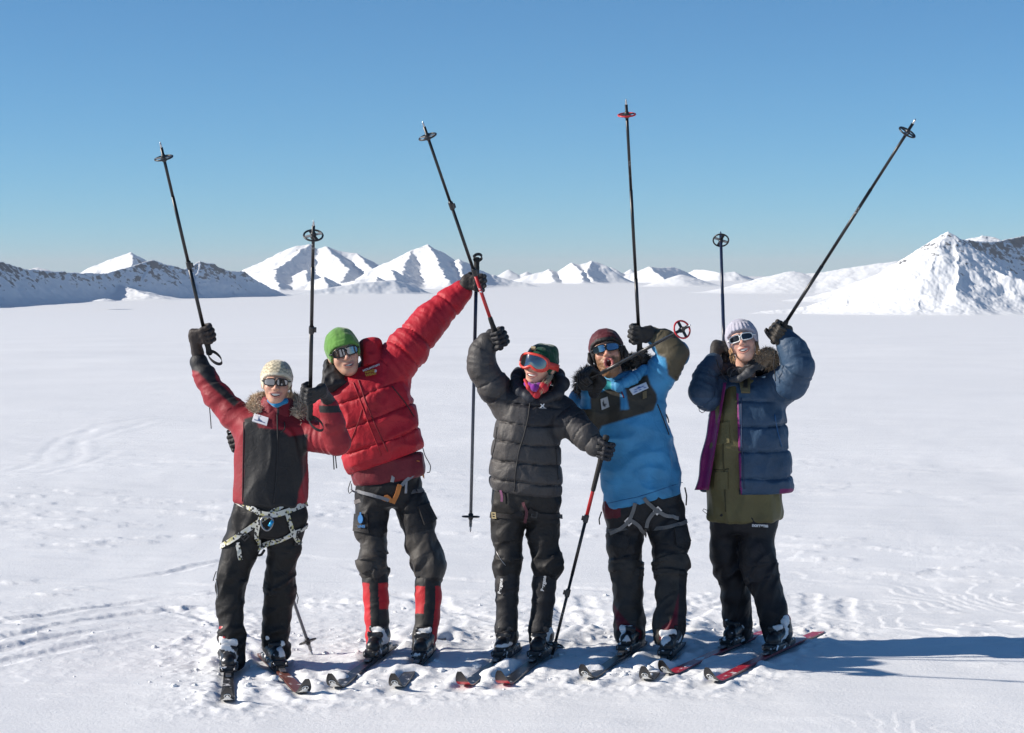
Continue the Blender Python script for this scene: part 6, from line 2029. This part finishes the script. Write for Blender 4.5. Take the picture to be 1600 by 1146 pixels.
    make_hand(t, org, on_pole("e", 704), POLES["e"][0] - POLES["e"][1], W(928, 696, Y - 0.16), (0.013, 0.014, 0.02), side=-1, scale=1.02)
    for ski, pts, kind in ((SKIS[4], [(793, 897, 20.5), (792, 915, 19.5), (792, 938, 18), (792, 958, 17.5), (791, 980, 18.5), (791, 1000, 17)], 0), (SKIS[5], [(852, 894, 20), (850, 915, 19), (849, 938, 18.2), (847, 958, 17), (844, 982, 18.8), (843, 1000, 17.5)], 1)):
        ya = ski["toe"][1] + 0.19 * abs(ski["dir"][1])
        g = chain_px([(a, b, c, (ya - Y) * ((b - 782.0) / 203.0) ** 0.9) for a, b, c in pts], Y, 0.02, folds(20, 0.006, 60 + kind, base=0.6))
        fg = Field([g], 0.02)
        go = build("gaiter", fg, M_SHELL, t, org, (0.0125, 0.0125, 0.015), h=0.0055)
        text_on("gaiter_lettering", "Bergans", fg, (783 if kind == 0 else 849.5, 916 if kind == 0 else 912), Y, 0.026, M_PRINT, go, org, (0.6, 0.6, 0.6), rot=R_(82), lift=0.008, bold=0.001)
    # harness: thin dark straps with buckles
    hs = strap("harness", ft, [(769, 803), (785, 806), (803, 806), (818, 801)], 0.024, M_WEB, t, org, Y, (0.016, 0.014, 0.014), lift=0.010)
    strap("leg_strap", ft, [(826, 796), (836, 805), (852, 806), (875, 808)], 0.024, M_WEB, hs, org, Y, (0.016, 0.014, 0.014), lift=0.010)
    strap("leg_strap", ft, [(818, 785), (823, 800), (820, 815)], 0.016, M_WEB, hs, org, Y, (0.10, 0.03, 0.04), lift=0.010)
    strap("gear_sling", ft, [(785, 766), (787, 776), (786, 784)], 0.014, M_WEB, hs, org, Y, (0.16, 0.05, 0.12), lift=0.014)
    buckle(ft, (774, 805), 0.012, 0.014, 0.1, hs, org, Y, plain("brass", (0.5, 0.42, 0.25), 0.4, 0.8))
    buckle(ft, (834, 804), 0.014, 0.014, -0.2, hs, org, Y, M_BLACK_PLASTIC)
    for l in (LL, LR):
        loop("leg_loop", Field([l]), l.p[0] + (l.p[1] - l.p[0]) * 0.7, (1, 0, 0.0), (0, 1, 0), 0.026, M_WEB, hs, org, (0.015, 0.014, 0.014), R=0.25, lift=0.004)
    stitch("thigh_zip", ft, [(775, 860), (781, 872), (790, 884)], 0.0025, M_ALU, tr, org, Y)
    make_boot(t, org, SKIS[4]["toe"], SKIS[4]["dir"], shaft=-0.02, snow=0.5, seed=21.0, accent=(0.02, 0.02, 0.02))
    make_boot(t, org, SKIS[5]["toe"], SKIS[5]["dir"], shaft=-0.02, snow=0.5, seed=25.0, accent=(0.02, 0.02, 0.02))

# ================================================================== 4: bearded, maroon hat, blue anorak
def person_four():
    Y = Y4
    org = np.array([*(0.5 * (SKIS[6]["toe"] + SKIS[7]["toe"]))[:2], 0.0])
    t = thing("person", "shouting bearded person in maroon hat and blue anorak with olive chest panel", "person", org, "skiers posing with raised poles")
    LL = leg_chain([(976, 795, 34), (977, 832, 30), (975, 853, 30), (978, 868, 24.5), (978, 884, 27), (980, 898, 25), (981, 925, 24), (982, 950, 23.5), (984, 972, 24.5), (984, 990, 23.5)], Y, SKIS[6])
    LR = leg_chain([(1034, 790, 35), (1044, 830, 31), (1048, 846, 31), (1045, 866, 26), (1049, 882, 30), (1048, 898, 26), (1048, 925, 25), (1048, 950, 24), (1046, 976, 25), (1045, 992, 24)], Y, SKIS[7])
    pel = [(1004, 825, 50, 0.13, 0), (1004, 798, 62, 0.145, 0), (1003, 765, 60, 0.15, 0)]
    mar = [[(957, 942), (964, 985), (980, 990), (1002, 1000), (1002, 986), (984, 976), (970, 960)], [(1061, 925), (1058, 985), (1064, 1000), (1030, 1000), (1034, 980), (1050, 968)]]
    def pc(P):
        q = to_px(P); c = np.tile(BLACK, (len(P), 1))
        e = np.where(q[:, 0] < 1012, 876, 864 - 0.2 * (q[:, 0] - 1045)) + 2 * perlin(P * 9)
        c[q[:, 1] > e] = (0.040, 0.036, 0.032)
        side = (q[:, 0] > 1062 - 0.03 * (q[:, 1] - 884)) & (q[:, 1] > 890) & (q[:, 0] > 1012)
        c[side] = (0.014, 0.013, 0.014)
        for m in mar: c = dye(c, soft_poly(q, m), (0.13, 0.010, 0.022))
        c[(q[:, 1] < 812) & (q[:, 0] < 970) & (q[:, 1] > 795 - 0.3 * (q[:, 0] - 940) - 10) & (q[:, 1] < 812 - 0.1 * (q[:, 0] - 940))] = (0.10, 0.010, 0.02)
        return c
    tr, ft = trousers(t, org, Y, pel, LL, LR, pc, 71.0, amp=0.010)
    aR = chain_px([(1016, 606, 30, 0), (1038, 576, 26, -0.05), (1053, 554, 23, -0.09), (1037, 535, 20, -0.07), (1019, 524, 15.5, -0.05)], Y, 0.03, folds(16, 0.010, 3, [(0.17, 0.12)], base=0.6))
    aL = chain_px([(912, 628, 26, 0.0), (914, 655, 22, 0.0), (922, 676, 20, 0.0), (924, 645, 18, -0.09), (922, 616, 15.5, -0.12)], Y, 0.03, folds(16, 0.008, 8, base=0.6))
    lf = loft_px([(1004, 784, 66, 0.16, 0), (1001, 755, 64, 0.165, 0), (995, 700, 58, 0.165, 0), (986, 660, 57, 0.16, 0), (977, 632, 58, 0.15, 0), (970, 608, 52, 0.135, 0), (966, 596, 34, 0.105, 0), (962, 584, 24, 0.09, 0)], Y, bulge=lambda s, P: cloth_noise(P, 0.013, (5, 5, 6.5), 14.0) + 0.004 * perlin(P * np.array([14, 14, 22])), hem=0.01)
    chest = [(922, 616), (942, 612), (966, 594), (976, 592), (1012, 586), (1016, 600), (1026, 616), (1027, 626), (1021, 642), (985, 653), (941, 666), (934, 678), (924, 660)]
    flap = [(968, 596), (974, 594), (983, 640), (970, 641)]
    fore = [(1000, 500), (1040, 500), (1080, 550), (1058, 598), (1044, 586), (1040, 560), (1028, 555), (1022, 540), (1010, 530)]
    def jc(P):
        q = to_px(P); c = np.tile([0.045, 0.245, 0.47], (len(P), 1))
        fr = P[:, 1] < Y - 0.02
        c = dye(c, soft_poly(q, chest) * fr, (0.036, 0.031, 0.022))
        c = dye(c, soft_poly(q, flap) * fr, (0.04, 0.22, 0.43))
        c = dye(c, soft_poly(q, fore), (0.075, 0.062, 0.036))
        c[(q[:, 0] < 930) & (q[:, 1] > 640) & (q[:, 0] > 905) & (q[:, 1] < 700)] = (0.05, 0.042, 0.026)
        dirt = sstep(0.05, 0.5, perlin(P * 6 + 3)) * sstep(700, 780, q[:, 1])
        return c * (1 - 0.25 * dirt[:, None])
    jk, fj = jacket(t, org, Y, lf, [aR, aL], jc, M_SHELL, name="anorak")
    stitch("neck_zip", fj, [(966, 598), (971, 612), (975, 622)], 0.004, plain("zip_maroon", (0.12, 0.01, 0.02), 0.6), jk, org, Y)
    stitch("side_zip", fj, [(1027, 632), (1036, 655), (1045, 680)], 0.003, ZIP, jk, org, Y)
    stitch("hem_seam", fj, [(944, 788), (1000, 776), (1066, 754)], 0.0018, plain("seam_blue", (0.02, 0.11, 0.26), 0.7), jk, org, Y)
    cord("zip_pull", jk, org, [W(1041, 648, Y - 0.08), W(1044, 655, Y - 0.10), W(1045, 661, Y - 0.10)], 0.004)
    cord("drawcord", jk, org, [W(1070, 762, Y - 0.02), W(1073, 775, Y - 0.03), W(1072, 790, Y - 0.03)], 0.004)
    cord("drawcord", jk, org, [W(940, 800, Y - 0.02), W(936, 812, Y - 0.04), W(937, 820, Y - 0.04)], 0.004)
    hd = Head(949, 554, Y - 0.07, yaw=-6, pitch=15, roll=12, s=1.06)
    neck = W(962, 600, Y + 0.01)
    cl = Chain([W(940, 592, Y - 0.05), W(948, 602, Y - 0.11), W(966, 604, Y - 0.135), W(986, 594, Y - 0.11), W(1006, 578, Y - 0.05)], [0.018, 0.022, 0.026, 0.032, 0.030], 0.02, folds(24, 0.006, 3, base=1))
    build("collar", Field([cl]), M_SHELL, jk, org, lambda P: np.where(to_px(P)[:, :1] < 955, np.array([[0.03, 0.30, 0.33]]), np.array([[0.045, 0.245, 0.47]])), h=0.005)
    make_fur("fur_ruff", jk, org, [W(926, 618, Y - 0.09), W(910, 612, Y - 0.06), W(907, 596, Y), W(918, 584, Y + 0.06), W(945, 578, Y + 0.11), W(980, 568, Y + 0.11), W(1002, 560, Y + 0.05), W(1008, 566, Y - 0.01)], 0.030, 0.042,
             [(0.05, 0.04, 0.034), (0.17, 0.13, 0.10), (0.36, 0.29, 0.22)], 5600, 5)
    # patches
    patch("chest_patch", fj, [(983, 609), (1009, 598), (1013, 607), (989, 618)], 14, 8, M_PRINT, jk, org, Y,
          lambda uv: np.where(((np.abs(uv[:, 1:] - 0.72) < 0.10) & (np.sin(uv[:, :1] * 60) > -0.5) & (uv[:, :1] > 0.12) & (uv[:, :1] < 0.9)) | ((np.abs(uv[:, 1:] - 0.36 - 0.2 * np.abs(uv[:, :1] - 0.5)) < 0.09) & (np.abs(uv[:, :1] - 0.5) < 0.3)), np.array([[0.04, 0.12, 0.35]]), np.array([[0.60, 0.64, 0.72]])))
    patch("chest_patch", fj, [(938, 624), (949, 620), (952, 636), (940, 641)], 9, 9, M_PRINT, jk, org, Y,
          lambda uv: np.where((np.hypot(uv[:, :1] - 0.45, uv[:, 1:] - 0.5) < 0.30) & (np.hypot(uv[:, :1] - 0.62, uv[:, 1:] - 0.36) > 0.22), np.array([[0.02, 0.02, 0.025]]), np.array([[0.42, 0.42, 0.42]])))
    patch("velcro_tab", fj, [(1004, 613), (1010, 611), (1010, 622), (1004, 624)], 4, 4, M_PRINT, jk, org, Y, (0.16, 0.12, 0.06))
    make_body(t, org, hd, neck, slim_limbs([aR, aL, LL, LR]) + [Chain([W(1000, 755, Y), W(978, 640, Y)], [0.09, 0.10])], skin=(0.58, 0.31, 0.21), mouth="yell", beard=(0.20, 0.10, 0.042))
    make_teeth(t, org, hd, True); make_eyes(t, org, hd)
    def hc(L, h):
        c = np.tile([0.085, 0.010, 0.016], (len(L), 1))
        c[h < 0.018] = (0.014, 0.013, 0.014)
        c[(np.abs(np.abs(np.arctan2(L[:, 0], L[:, 1] + 0.014)) - 0.5) < 0.02)] = (0.05, 0.006, 0.010)
        return c
    make_hat(t, org, hd, hc, front=0.050, back=-0.05, top=0.04, cuff=0.003, ear=0.05, mat=M_SHELL, name="fleece_hat")
    for sx in (-1, 1):
        build("ear_flap", Field([Chain(hd.out([(sx * 0.092, 0.012, 0.02), (sx * 0.093, 0.0, -0.015), (sx * 0.084, 0.0, -0.045)]), [0.008, 0.009, 0.007])]), M_SHELL, t, org, (0.014, 0.013, 0.014), h=0.0045)
    make_sunglasses(t, org, hd, M_FRAME_BLACK, plain("blue_mirror_lens", (0.16, 0.26, 0.36), 0.06, 0.9), w=0.032, h=0.019, wrap=6.0)
    make_hand(t, org, on_pole("f", 520), POLES["f"][0] - POLES["f"][1], W(1018, 523, Y - 0.05), (0.013, 0.013, 0.014), side=1, scale=1.08)
    make_hand(t, org, on_pole("g", px=922), POLES["g"][0] - POLES["g"][1], W(922, 620, Y - 0.12), (0.012, 0.012, 0.013), side=-1, scale=1.1, mitten=True)
    # harness of grey straps
    GR = (0.17, 0.165, 0.16)
    hs = strap("harness", ft, [(955, 834), (966, 829), (976, 822), (984, 814), (990, 800), (993, 786)], 0.020, M_WEB, t, org, Y, GR, lift=0.010)
    for px in ([(986, 812), (996, 820), (1004, 828), (1006, 838)], [(1010, 824), (1012, 812), (1020, 802), (1027, 797)], [(1006, 778), (1014, 788), (1026, 798), (1040, 806), (1058, 811)]):
        strap("leg_strap", ft, px, 0.020, M_WEB, hs, org, Y, GR, lift=0.011)
    buckle(ft, (983, 815), 0.013, 0.016, 0.8, hs, org, Y, M_STEEL); buckle(ft, (1027, 798), 0.013, 0.016, -0.8, hs, org, Y, M_STEEL)
    for l in (LL, LR):
        loop("leg_loop", Field([l]), l.p[0] + (l.p[1] - l.p[0]) * 0.75, (1, 0, 0.2), (0, 1, 0.0), 0.020, M_WEB, hs, org, (0.10, 0.10, 0.10), R=0.3, lift=0.003)
    for qd in ([(954, 852), (960, 834), (984, 839), (980, 859)], [(1052, 826), (1071, 824), (1078, 846), (1055, 852)]):
        patch("cargo_pocket", ft, qd, 7, 7, M_PANTS, tr, org, Y, (0.017, 0.0165, 0.018), lift=0.012, thick=0.002)
    make_boot(t, org, SKIS[6]["toe"], SKIS[6]["dir"], shaft=0.01, snow=0.5, seed=31.0, accent=(0.10, 0.012, 0.014))
    make_boot(t, org, SKIS[7]["toe"], SKIS[7]["dir"], shaft=0.01, snow=0.5, seed=35.0, accent=(0.22, 0.012, 0.014))

# ================================================================== 5: lavender beanie, navy down jacket over olive anorak
def person_five():
    Y = Y5
    org = np.array([*(0.5 * (SKIS[8]["toe"] + SKIS[9]["toe"]))[:2], 0.0])
    t = thing("person", "laughing person in lavender beanie and open navy down jacket, rightmost", "person", org, "skiers posing with raised poles")
    LL = leg_chain([(1140, 790, 33), (1134, 825, 26), (1131, 852, 24), (1131, 869, 24.5), (1139, 890, 22.5), (1146, 910, 22.5), (1149, 930, 23.5), (1151, 955, 23), (1152, 975, 22.5), (1152, 988, 21)], Y, SKIS[8])
    LR = leg_chain([(1186, 790, 36), (1184, 825, 28), (1183, 860, 28), (1186, 882, 29), (1190, 900, 27.5), (1199, 925, 24.5), (1206, 950, 23.5), (1211, 972, 23), (1215, 992, 22.5)], Y, SKIS[9])
    pel = [(1163, 832, 44, 0.125, 0), (1164, 808, 52, 0.14, 0), (1164, 770, 54, 0.14, 0)]
    tr, ft = trousers(t, org, Y, pel, LL, LR, lambda P: np.where((in_poly(to_px(P), [(1154, 848), (1168, 842), (1190, 850), (1206, 880), (1206, 905), (1170, 912), (1155, 890)]) & (P[:, 1] < Y))[:, None], np.array([[0.021, 0.019, 0.021]]), np.array([[0.011, 0.0105, 0.0125]])), 91.0, amp=0.009)
    # olive anorak underneath
    la = loft_px([(1164, 814, 58, 0.145, 0), (1164, 800, 61, 0.15, 0), (1163, 780, 60, 0.155, 0), (1160, 735, 55, 0.165, 0), (1157, 690, 50, 0.168, 0), (1156, 640, 44, 0.158, 0), (1159, 612, 38, 0.125, 0), (1161, 592, 26, 0.10, 0)], Y,
                 bulge=lambda s, P: cloth_noise(P, 0.013, (8, 8, 3.5), 24.0), hem=0.008)
    fa = Field([la])
    an = build("anorak", fa, M_SHELL, t, org, (0.115, 0.098, 0.038), h=0.0062)
    stitch("placket", fa, [(1136, 606), (1130, 660), (1130, 720), (1134, 800)], 0.004, plain("olive_seam", (0.05, 0.042, 0.015), 0.8), an, org, Y)
    stitch("pocket_flap", fa, [(1117, 734), (1128, 735), (1139, 733)], 0.003, plain("olive_dark", (0.045, 0.038, 0.014), 0.8), an, org, Y)
    patch("chest_pocket", fa, [(1122, 662), (1140, 659), (1141, 692), (1121, 695)], 6, 6, M_SHELL, an, org, Y, (0.12, 0.103, 0.041), lift=0.006)
    patch("hip_pocket", fa, [(1118, 738), (1138, 737), (1138, 764), (1116, 766)], 6, 6, M_SHELL, an, org, Y, (0.11, 0.094, 0.036), lift=0.006)
    # navy down jacket, open in front
    bt = baffles(0.14, 0.008, 5.0, 0.05)
    aR = chain_px([(1208, 612, 32, -0.01), (1234, 597, 29, -0.12), (1248, 574, 25, -0.17), (1240, 549, 23, -0.16), (1227, 530, 17.5, -0.13)], Y, 0.03, lambda s, P: baffles(0.12, 0.005, 15)(s, P) + folds(20, 0.006, 15, [(0.2, 0.1)], base=0.6)(s, P))
    aL = chain_px([(1128, 610, 27, 0), (1108, 620, 22.5, -0.04), (1097, 612, 20.5, -0.07), (1103, 588, 19.5, -0.04), (1115, 566, 15.5, -0.01)], Y, 0.03, lambda s, P: baffles(0.12, 0.005, 18)(s, P) + folds(20, 0.006, 18, base=0.6)(s, P))
    lf = loft_px([(1166, 770, 71, 0.165, 0), (1166, 758, 75, 0.185, 0), (1167, 735, 71, 0.19, 0), (1168, 690, 63, 0.188, 0), (1168, 650, 59, 0.178, 0), (1167, 622, 55, 0.155, 0), (1166, 602, 46, 0.125, 0), (1165, 590, 30, 0.10, 0.01)], Y, bulge=lambda s, P: bt(s, P) + cloth_noise(P, 0.009, (8, 8, 6), 27.0))
    def post(P, d):
        q = to_px(P)
        zipx = 1150 + (q[:, 1] - 600) * 0.035
        lft = 1120 - (q[:, 1] - 592) * 0.185
        # opening: in front, between the left panel's edge and the zip
        k = F / Y
        w = np.maximum(np.maximum((q[:, 0] - zipx) / k, (1060 - q[:, 0]) / k), np.maximum((P[:, 1] - (Y + 0.03)), (q[:, 1] - 1000) / k))
        w = np.maximum(w, (604 - q[:, 1]) / k)
        return smax(d, -w, 0.012)
    f = Field([lf], 0.05, post); sl = Field([aR, aL], 0.05)
    fj = Fn(lambda P: smin(f(P), sl(P), 0.03), np.minimum(f.lo, sl.lo), np.maximum(f.hi, sl.hi))
    def jc(P):
        q = to_px(P); c = np.tile([0.026, 0.060, 0.112], (len(P), 1))
        zipx = 1150 + (q[:, 1] - 600) * 0.035
        e = (np.abs(q[:, 0] - zipx - 1.0) < 2.2) & (P[:, 1] < Y - 0.10) & (q[:, 1] > 615)
        c[e] = (0.17, 0.012, 0.12)
        inn = (q[:, 1] > 764) & (q[:, 0] > 1218) & (P[:, 1] < Y - 0.02)
        c[inn] = (0.17, 0.012, 0.10)
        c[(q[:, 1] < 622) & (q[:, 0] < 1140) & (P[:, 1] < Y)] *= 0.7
        return c
    jk = build("down_jacket", fj, M_DOWN, t, org, jc, h=0.006)
    stitch("zip", fj, [(1158, 622), (1159, 680), (1161, 730), (1163, 764)], 0.0035, plain("zip_navy", (0.012, 0.03, 0.08), 0.5), jk, org, Y)
    stitch("pocket_zip", fj, [(1210, 648), (1214, 672), (1221, 698)], 0.0035, plain("zip_blue", (0.02, 0.09, 0.22), 0.5), jk, org, Y)
    # the open left front panel, seen from its lining
    V = []; C = []; Fc = []
    rows = 30; cols = 7
    for i in range(rows):
        v = i / (rows - 1)
        row = 598 + v * (766 - 598)
        xo = 1122 - (row - 592) * 0.195 + 2.0 * math.sin(v * 16) * v; xi = 1136 - (row - 592) * 0.165
        puff = 0.010 * abs(math.sin(v * math.pi * 5))
        for side in (0, 1):
            for j in range(cols):
                u = j / (cols - 1)
                x = xo + (xi - xo) * u
                dy = -0.045 - 0.10 * u + 0.03 * math.sin(u * math.pi) + (0.0 if side == 0 else 0.03 + 0.012 * math.sin(u * math.pi) + puff)
                dy -= puff * (side == 0)
                V.append(W(x - (2.5 if side else 0) * (1 - u), row, Y + dy)); C.append((0.20, 0.008, 0.105) if side == 0 else (0.026, 0.060, 0.112))
    n2 = cols * 2
    for i in range(rows - 1):
        for j in range(cols - 1):
            a = i * n2 + j
            Fc.append([a, a + 1, a + n2 + 1, a + n2])
            b = a + cols
            Fc.append([b, b + n2, b + n2 + 1, b + 1])
        for j in (0, cols - 1):
            a = i * n2 + j; b = a + cols
            Fc.append([a, a + n2, b + n2, b] if j == 0 else [a, b, b + n2, a + n2])
    e = (rows - 1) * n2
    Fc += [[e + j, e + j + 1, e + cols + j + 1, e + cols + j] for j in range(cols - 1)]
    Fc += [[j + 1, j, cols + j, cols + j + 1] for j in range(cols - 1)]
    mesh_np("front_panel_lining", np.array(V), None, M_DOWN, jk, org, np.array(C), True, faces=Fc)
    hd = Head(1161, 536, Y - 0.07, yaw=-12, pitch=12, roll=16, s=0.98); hd.ms = (0.95, 1.02)
    neck = W(1164, 590, Y + 0.01)
    sc = Chain([W(1142, 580, Y - 0.05), W(1152, 588, Y - 0.12), W(1166, 580, Y - 0.14), W(1178, 568, Y - 0.10), W(1182, 560, Y - 0.02)], [0.024, 0.028, 0.028, 0.026, 0.024], 0.02, folds(26, 0.008, 2, base=1))
    build("neck_scarf", Field([sc]), M_KNIT, t, org, (0.016, 0.016, 0.018), h=0.005)
    cl = Chain([W(1142, 594, Y - 0.13), W(1156, 592, Y - 0.165), W(1170, 582, Y - 0.165), W(1182, 572, Y - 0.12), W(1200, 568, Y - 0.06)], [0.013, 0.018, 0.020, 0.022, 0.022], 0.02, folds(26, 0.005, 4, base=1))
    build("collar", Field([cl]), M_SHELL, an, org, (0.045, 0.047, 0.052), h=0.005)
    patch("collar_tab", fj, [(1154, 594), (1172, 590), (1172, 616), (1158, 616)], 6, 6, M_SHELL, an, org, Y, (0.12, 0.10, 0.05), lift=0.02)
    patch("collar_velcro", fj, [(1162, 594), (1168, 592), (1168, 610), (1161, 610)], 4, 4, M_SHELL, an, org, Y, (0.012, 0.012, 0.012), lift=0.026)
    hb = Chain([W(1120, 585, Y - 0.02), W(1132, 575, Y + 0.06), W(1160, 575, Y + 0.12), W(1190, 575, Y + 0.09), W(1210, 580, Y + 0.02)], [0.03, 0.045, 0.05, 0.045, 0.035], 0.02, folds(20, 0.006, 5, base=1))
    build("hood", Field([hb]), M_DOWN, jk, org, (0.018, 0.022, 0.034), h=0.006)
    make_fur("fur_ruff", an, org, [W(1186, 566, Y - 0.11), W(1192, 558, Y - 0.12), W(1198, 552, Y - 0.11), W(1206, 556, Y - 0.09), W(1208, 566, Y - 0.06), W(1200, 572, Y - 0.03)], 0.032, 0.024, [(0.30, 0.20, 0.125), (0.44, 0.31, 0.20), (0.52, 0.41, 0.29)], 4200, 9)
    make_body(t, org, hd, neck, slim_limbs([aR, aL, LL, LR]) + [Chain([W(1164, 755, Y), W(1162, 640, Y)], [0.09, 0.095])], skin=(0.64, 0.38, 0.29))
    make_teeth(t, org, hd); make_eyes(t, org, hd)
    make_hat(t, org, hd, (0.42, 0.41, 0.48), front=0.056, back=-0.05, top=0.06, cuff=0.003, ear=0.04, ribs=30)
    make_sunglasses(t, org, hd, M_FRAME_WHITE, M_LENS_DARK, w=0.030, h=0.0185, wrap=6.5)
    make_hair(t, org, [hd.out([(-0.075, 0.02, -0.02), (-0.075, 0.035, -0.06), (-0.072, 0.045, -0.10)]), hd.out([(-0.070, 0.03, -0.05), (-0.062, 0.050, -0.085)]), hd.out([(0.072, 0.02, -0.02), (0.070, 0.035, -0.06), (0.066, 0.045, -0.09)])], (0.48, 0.28, 0.13), 0.0045, 6, 22, 0.009)
    make_hand(t, org, on_pole("i", 519), POLES["i"][0] - POLES["i"][1], W(1226, 530, Y - 0.13), (0.045, 0.038, 0.030), side=-1, scale=1.02, mitten=True)
    make_hand(t, org, on_pole("h", 549), POLES["h"][0] - POLES["h"][1], W(1116, 570, Y - 0.01), (0.032, 0.028, 0.025), side=-1, scale=1.02, mitten=True)
    cord("drawcord", jk, org, [W(1092, 633, Y - 0.07), W(1092, 642, Y - 0.08), W(1098, 646, Y - 0.08), W(1104, 640, Y - 0.07)], 0.002)
    cord("mitten_cord", t, org, [W(1119, 562, Y - 0.10), W(1124, 578, Y - 0.12), W(1132, 590, Y - 0.14), W(1136, 594, Y - 0.15)], 0.003)
    cord("mitten_cord", t, org, [W(1211, 548, Y - 0.18), W(1209, 570, Y - 0.20), W(1212, 596, Y - 0.20)], 0.0025)
    cord("hem_cord", an, org, [W(1108, 806, Y - 0.05), W(1100, 800, Y - 0.05), W(1097, 797, Y - 0.05), W(1100, 795, Y - 0.05), W(1107, 799, Y - 0.05)], 0.002)
    cord("zip_toggle", jk, org, [W(1156, 764, Y - 0.17), W(1156, 768, Y - 0.175), W(1156, 773, Y - 0.175)], 0.005)
    text_on("thigh_lettering", "norrøna", ft, (1187, 821), Y, 0.027, M_PRINT, tr, org, (0.62, 0.62, 0.62), lift=0.010, rot=-0.05, bold=0.0012)
    make_boot(t, org, SKIS[8]["toe"], SKIS[8]["dir"], shaft=0.01, snow=0.5, seed=41.0, accent=(0.10, 0.012, 0.014))
    make_boot(t, org, SKIS[9]["toe"], SKIS[9]["dir"], shaft=0.01, snow=0.55, seed=45.0, accent=(0.45, 0.02, 0.02))

import time as _time
for _p in (person_one, person_two, person_three, person_four, person_five):
    _t = _time.time(); _p(); print(_p.__name__, round(_time.time() - _t, 1))
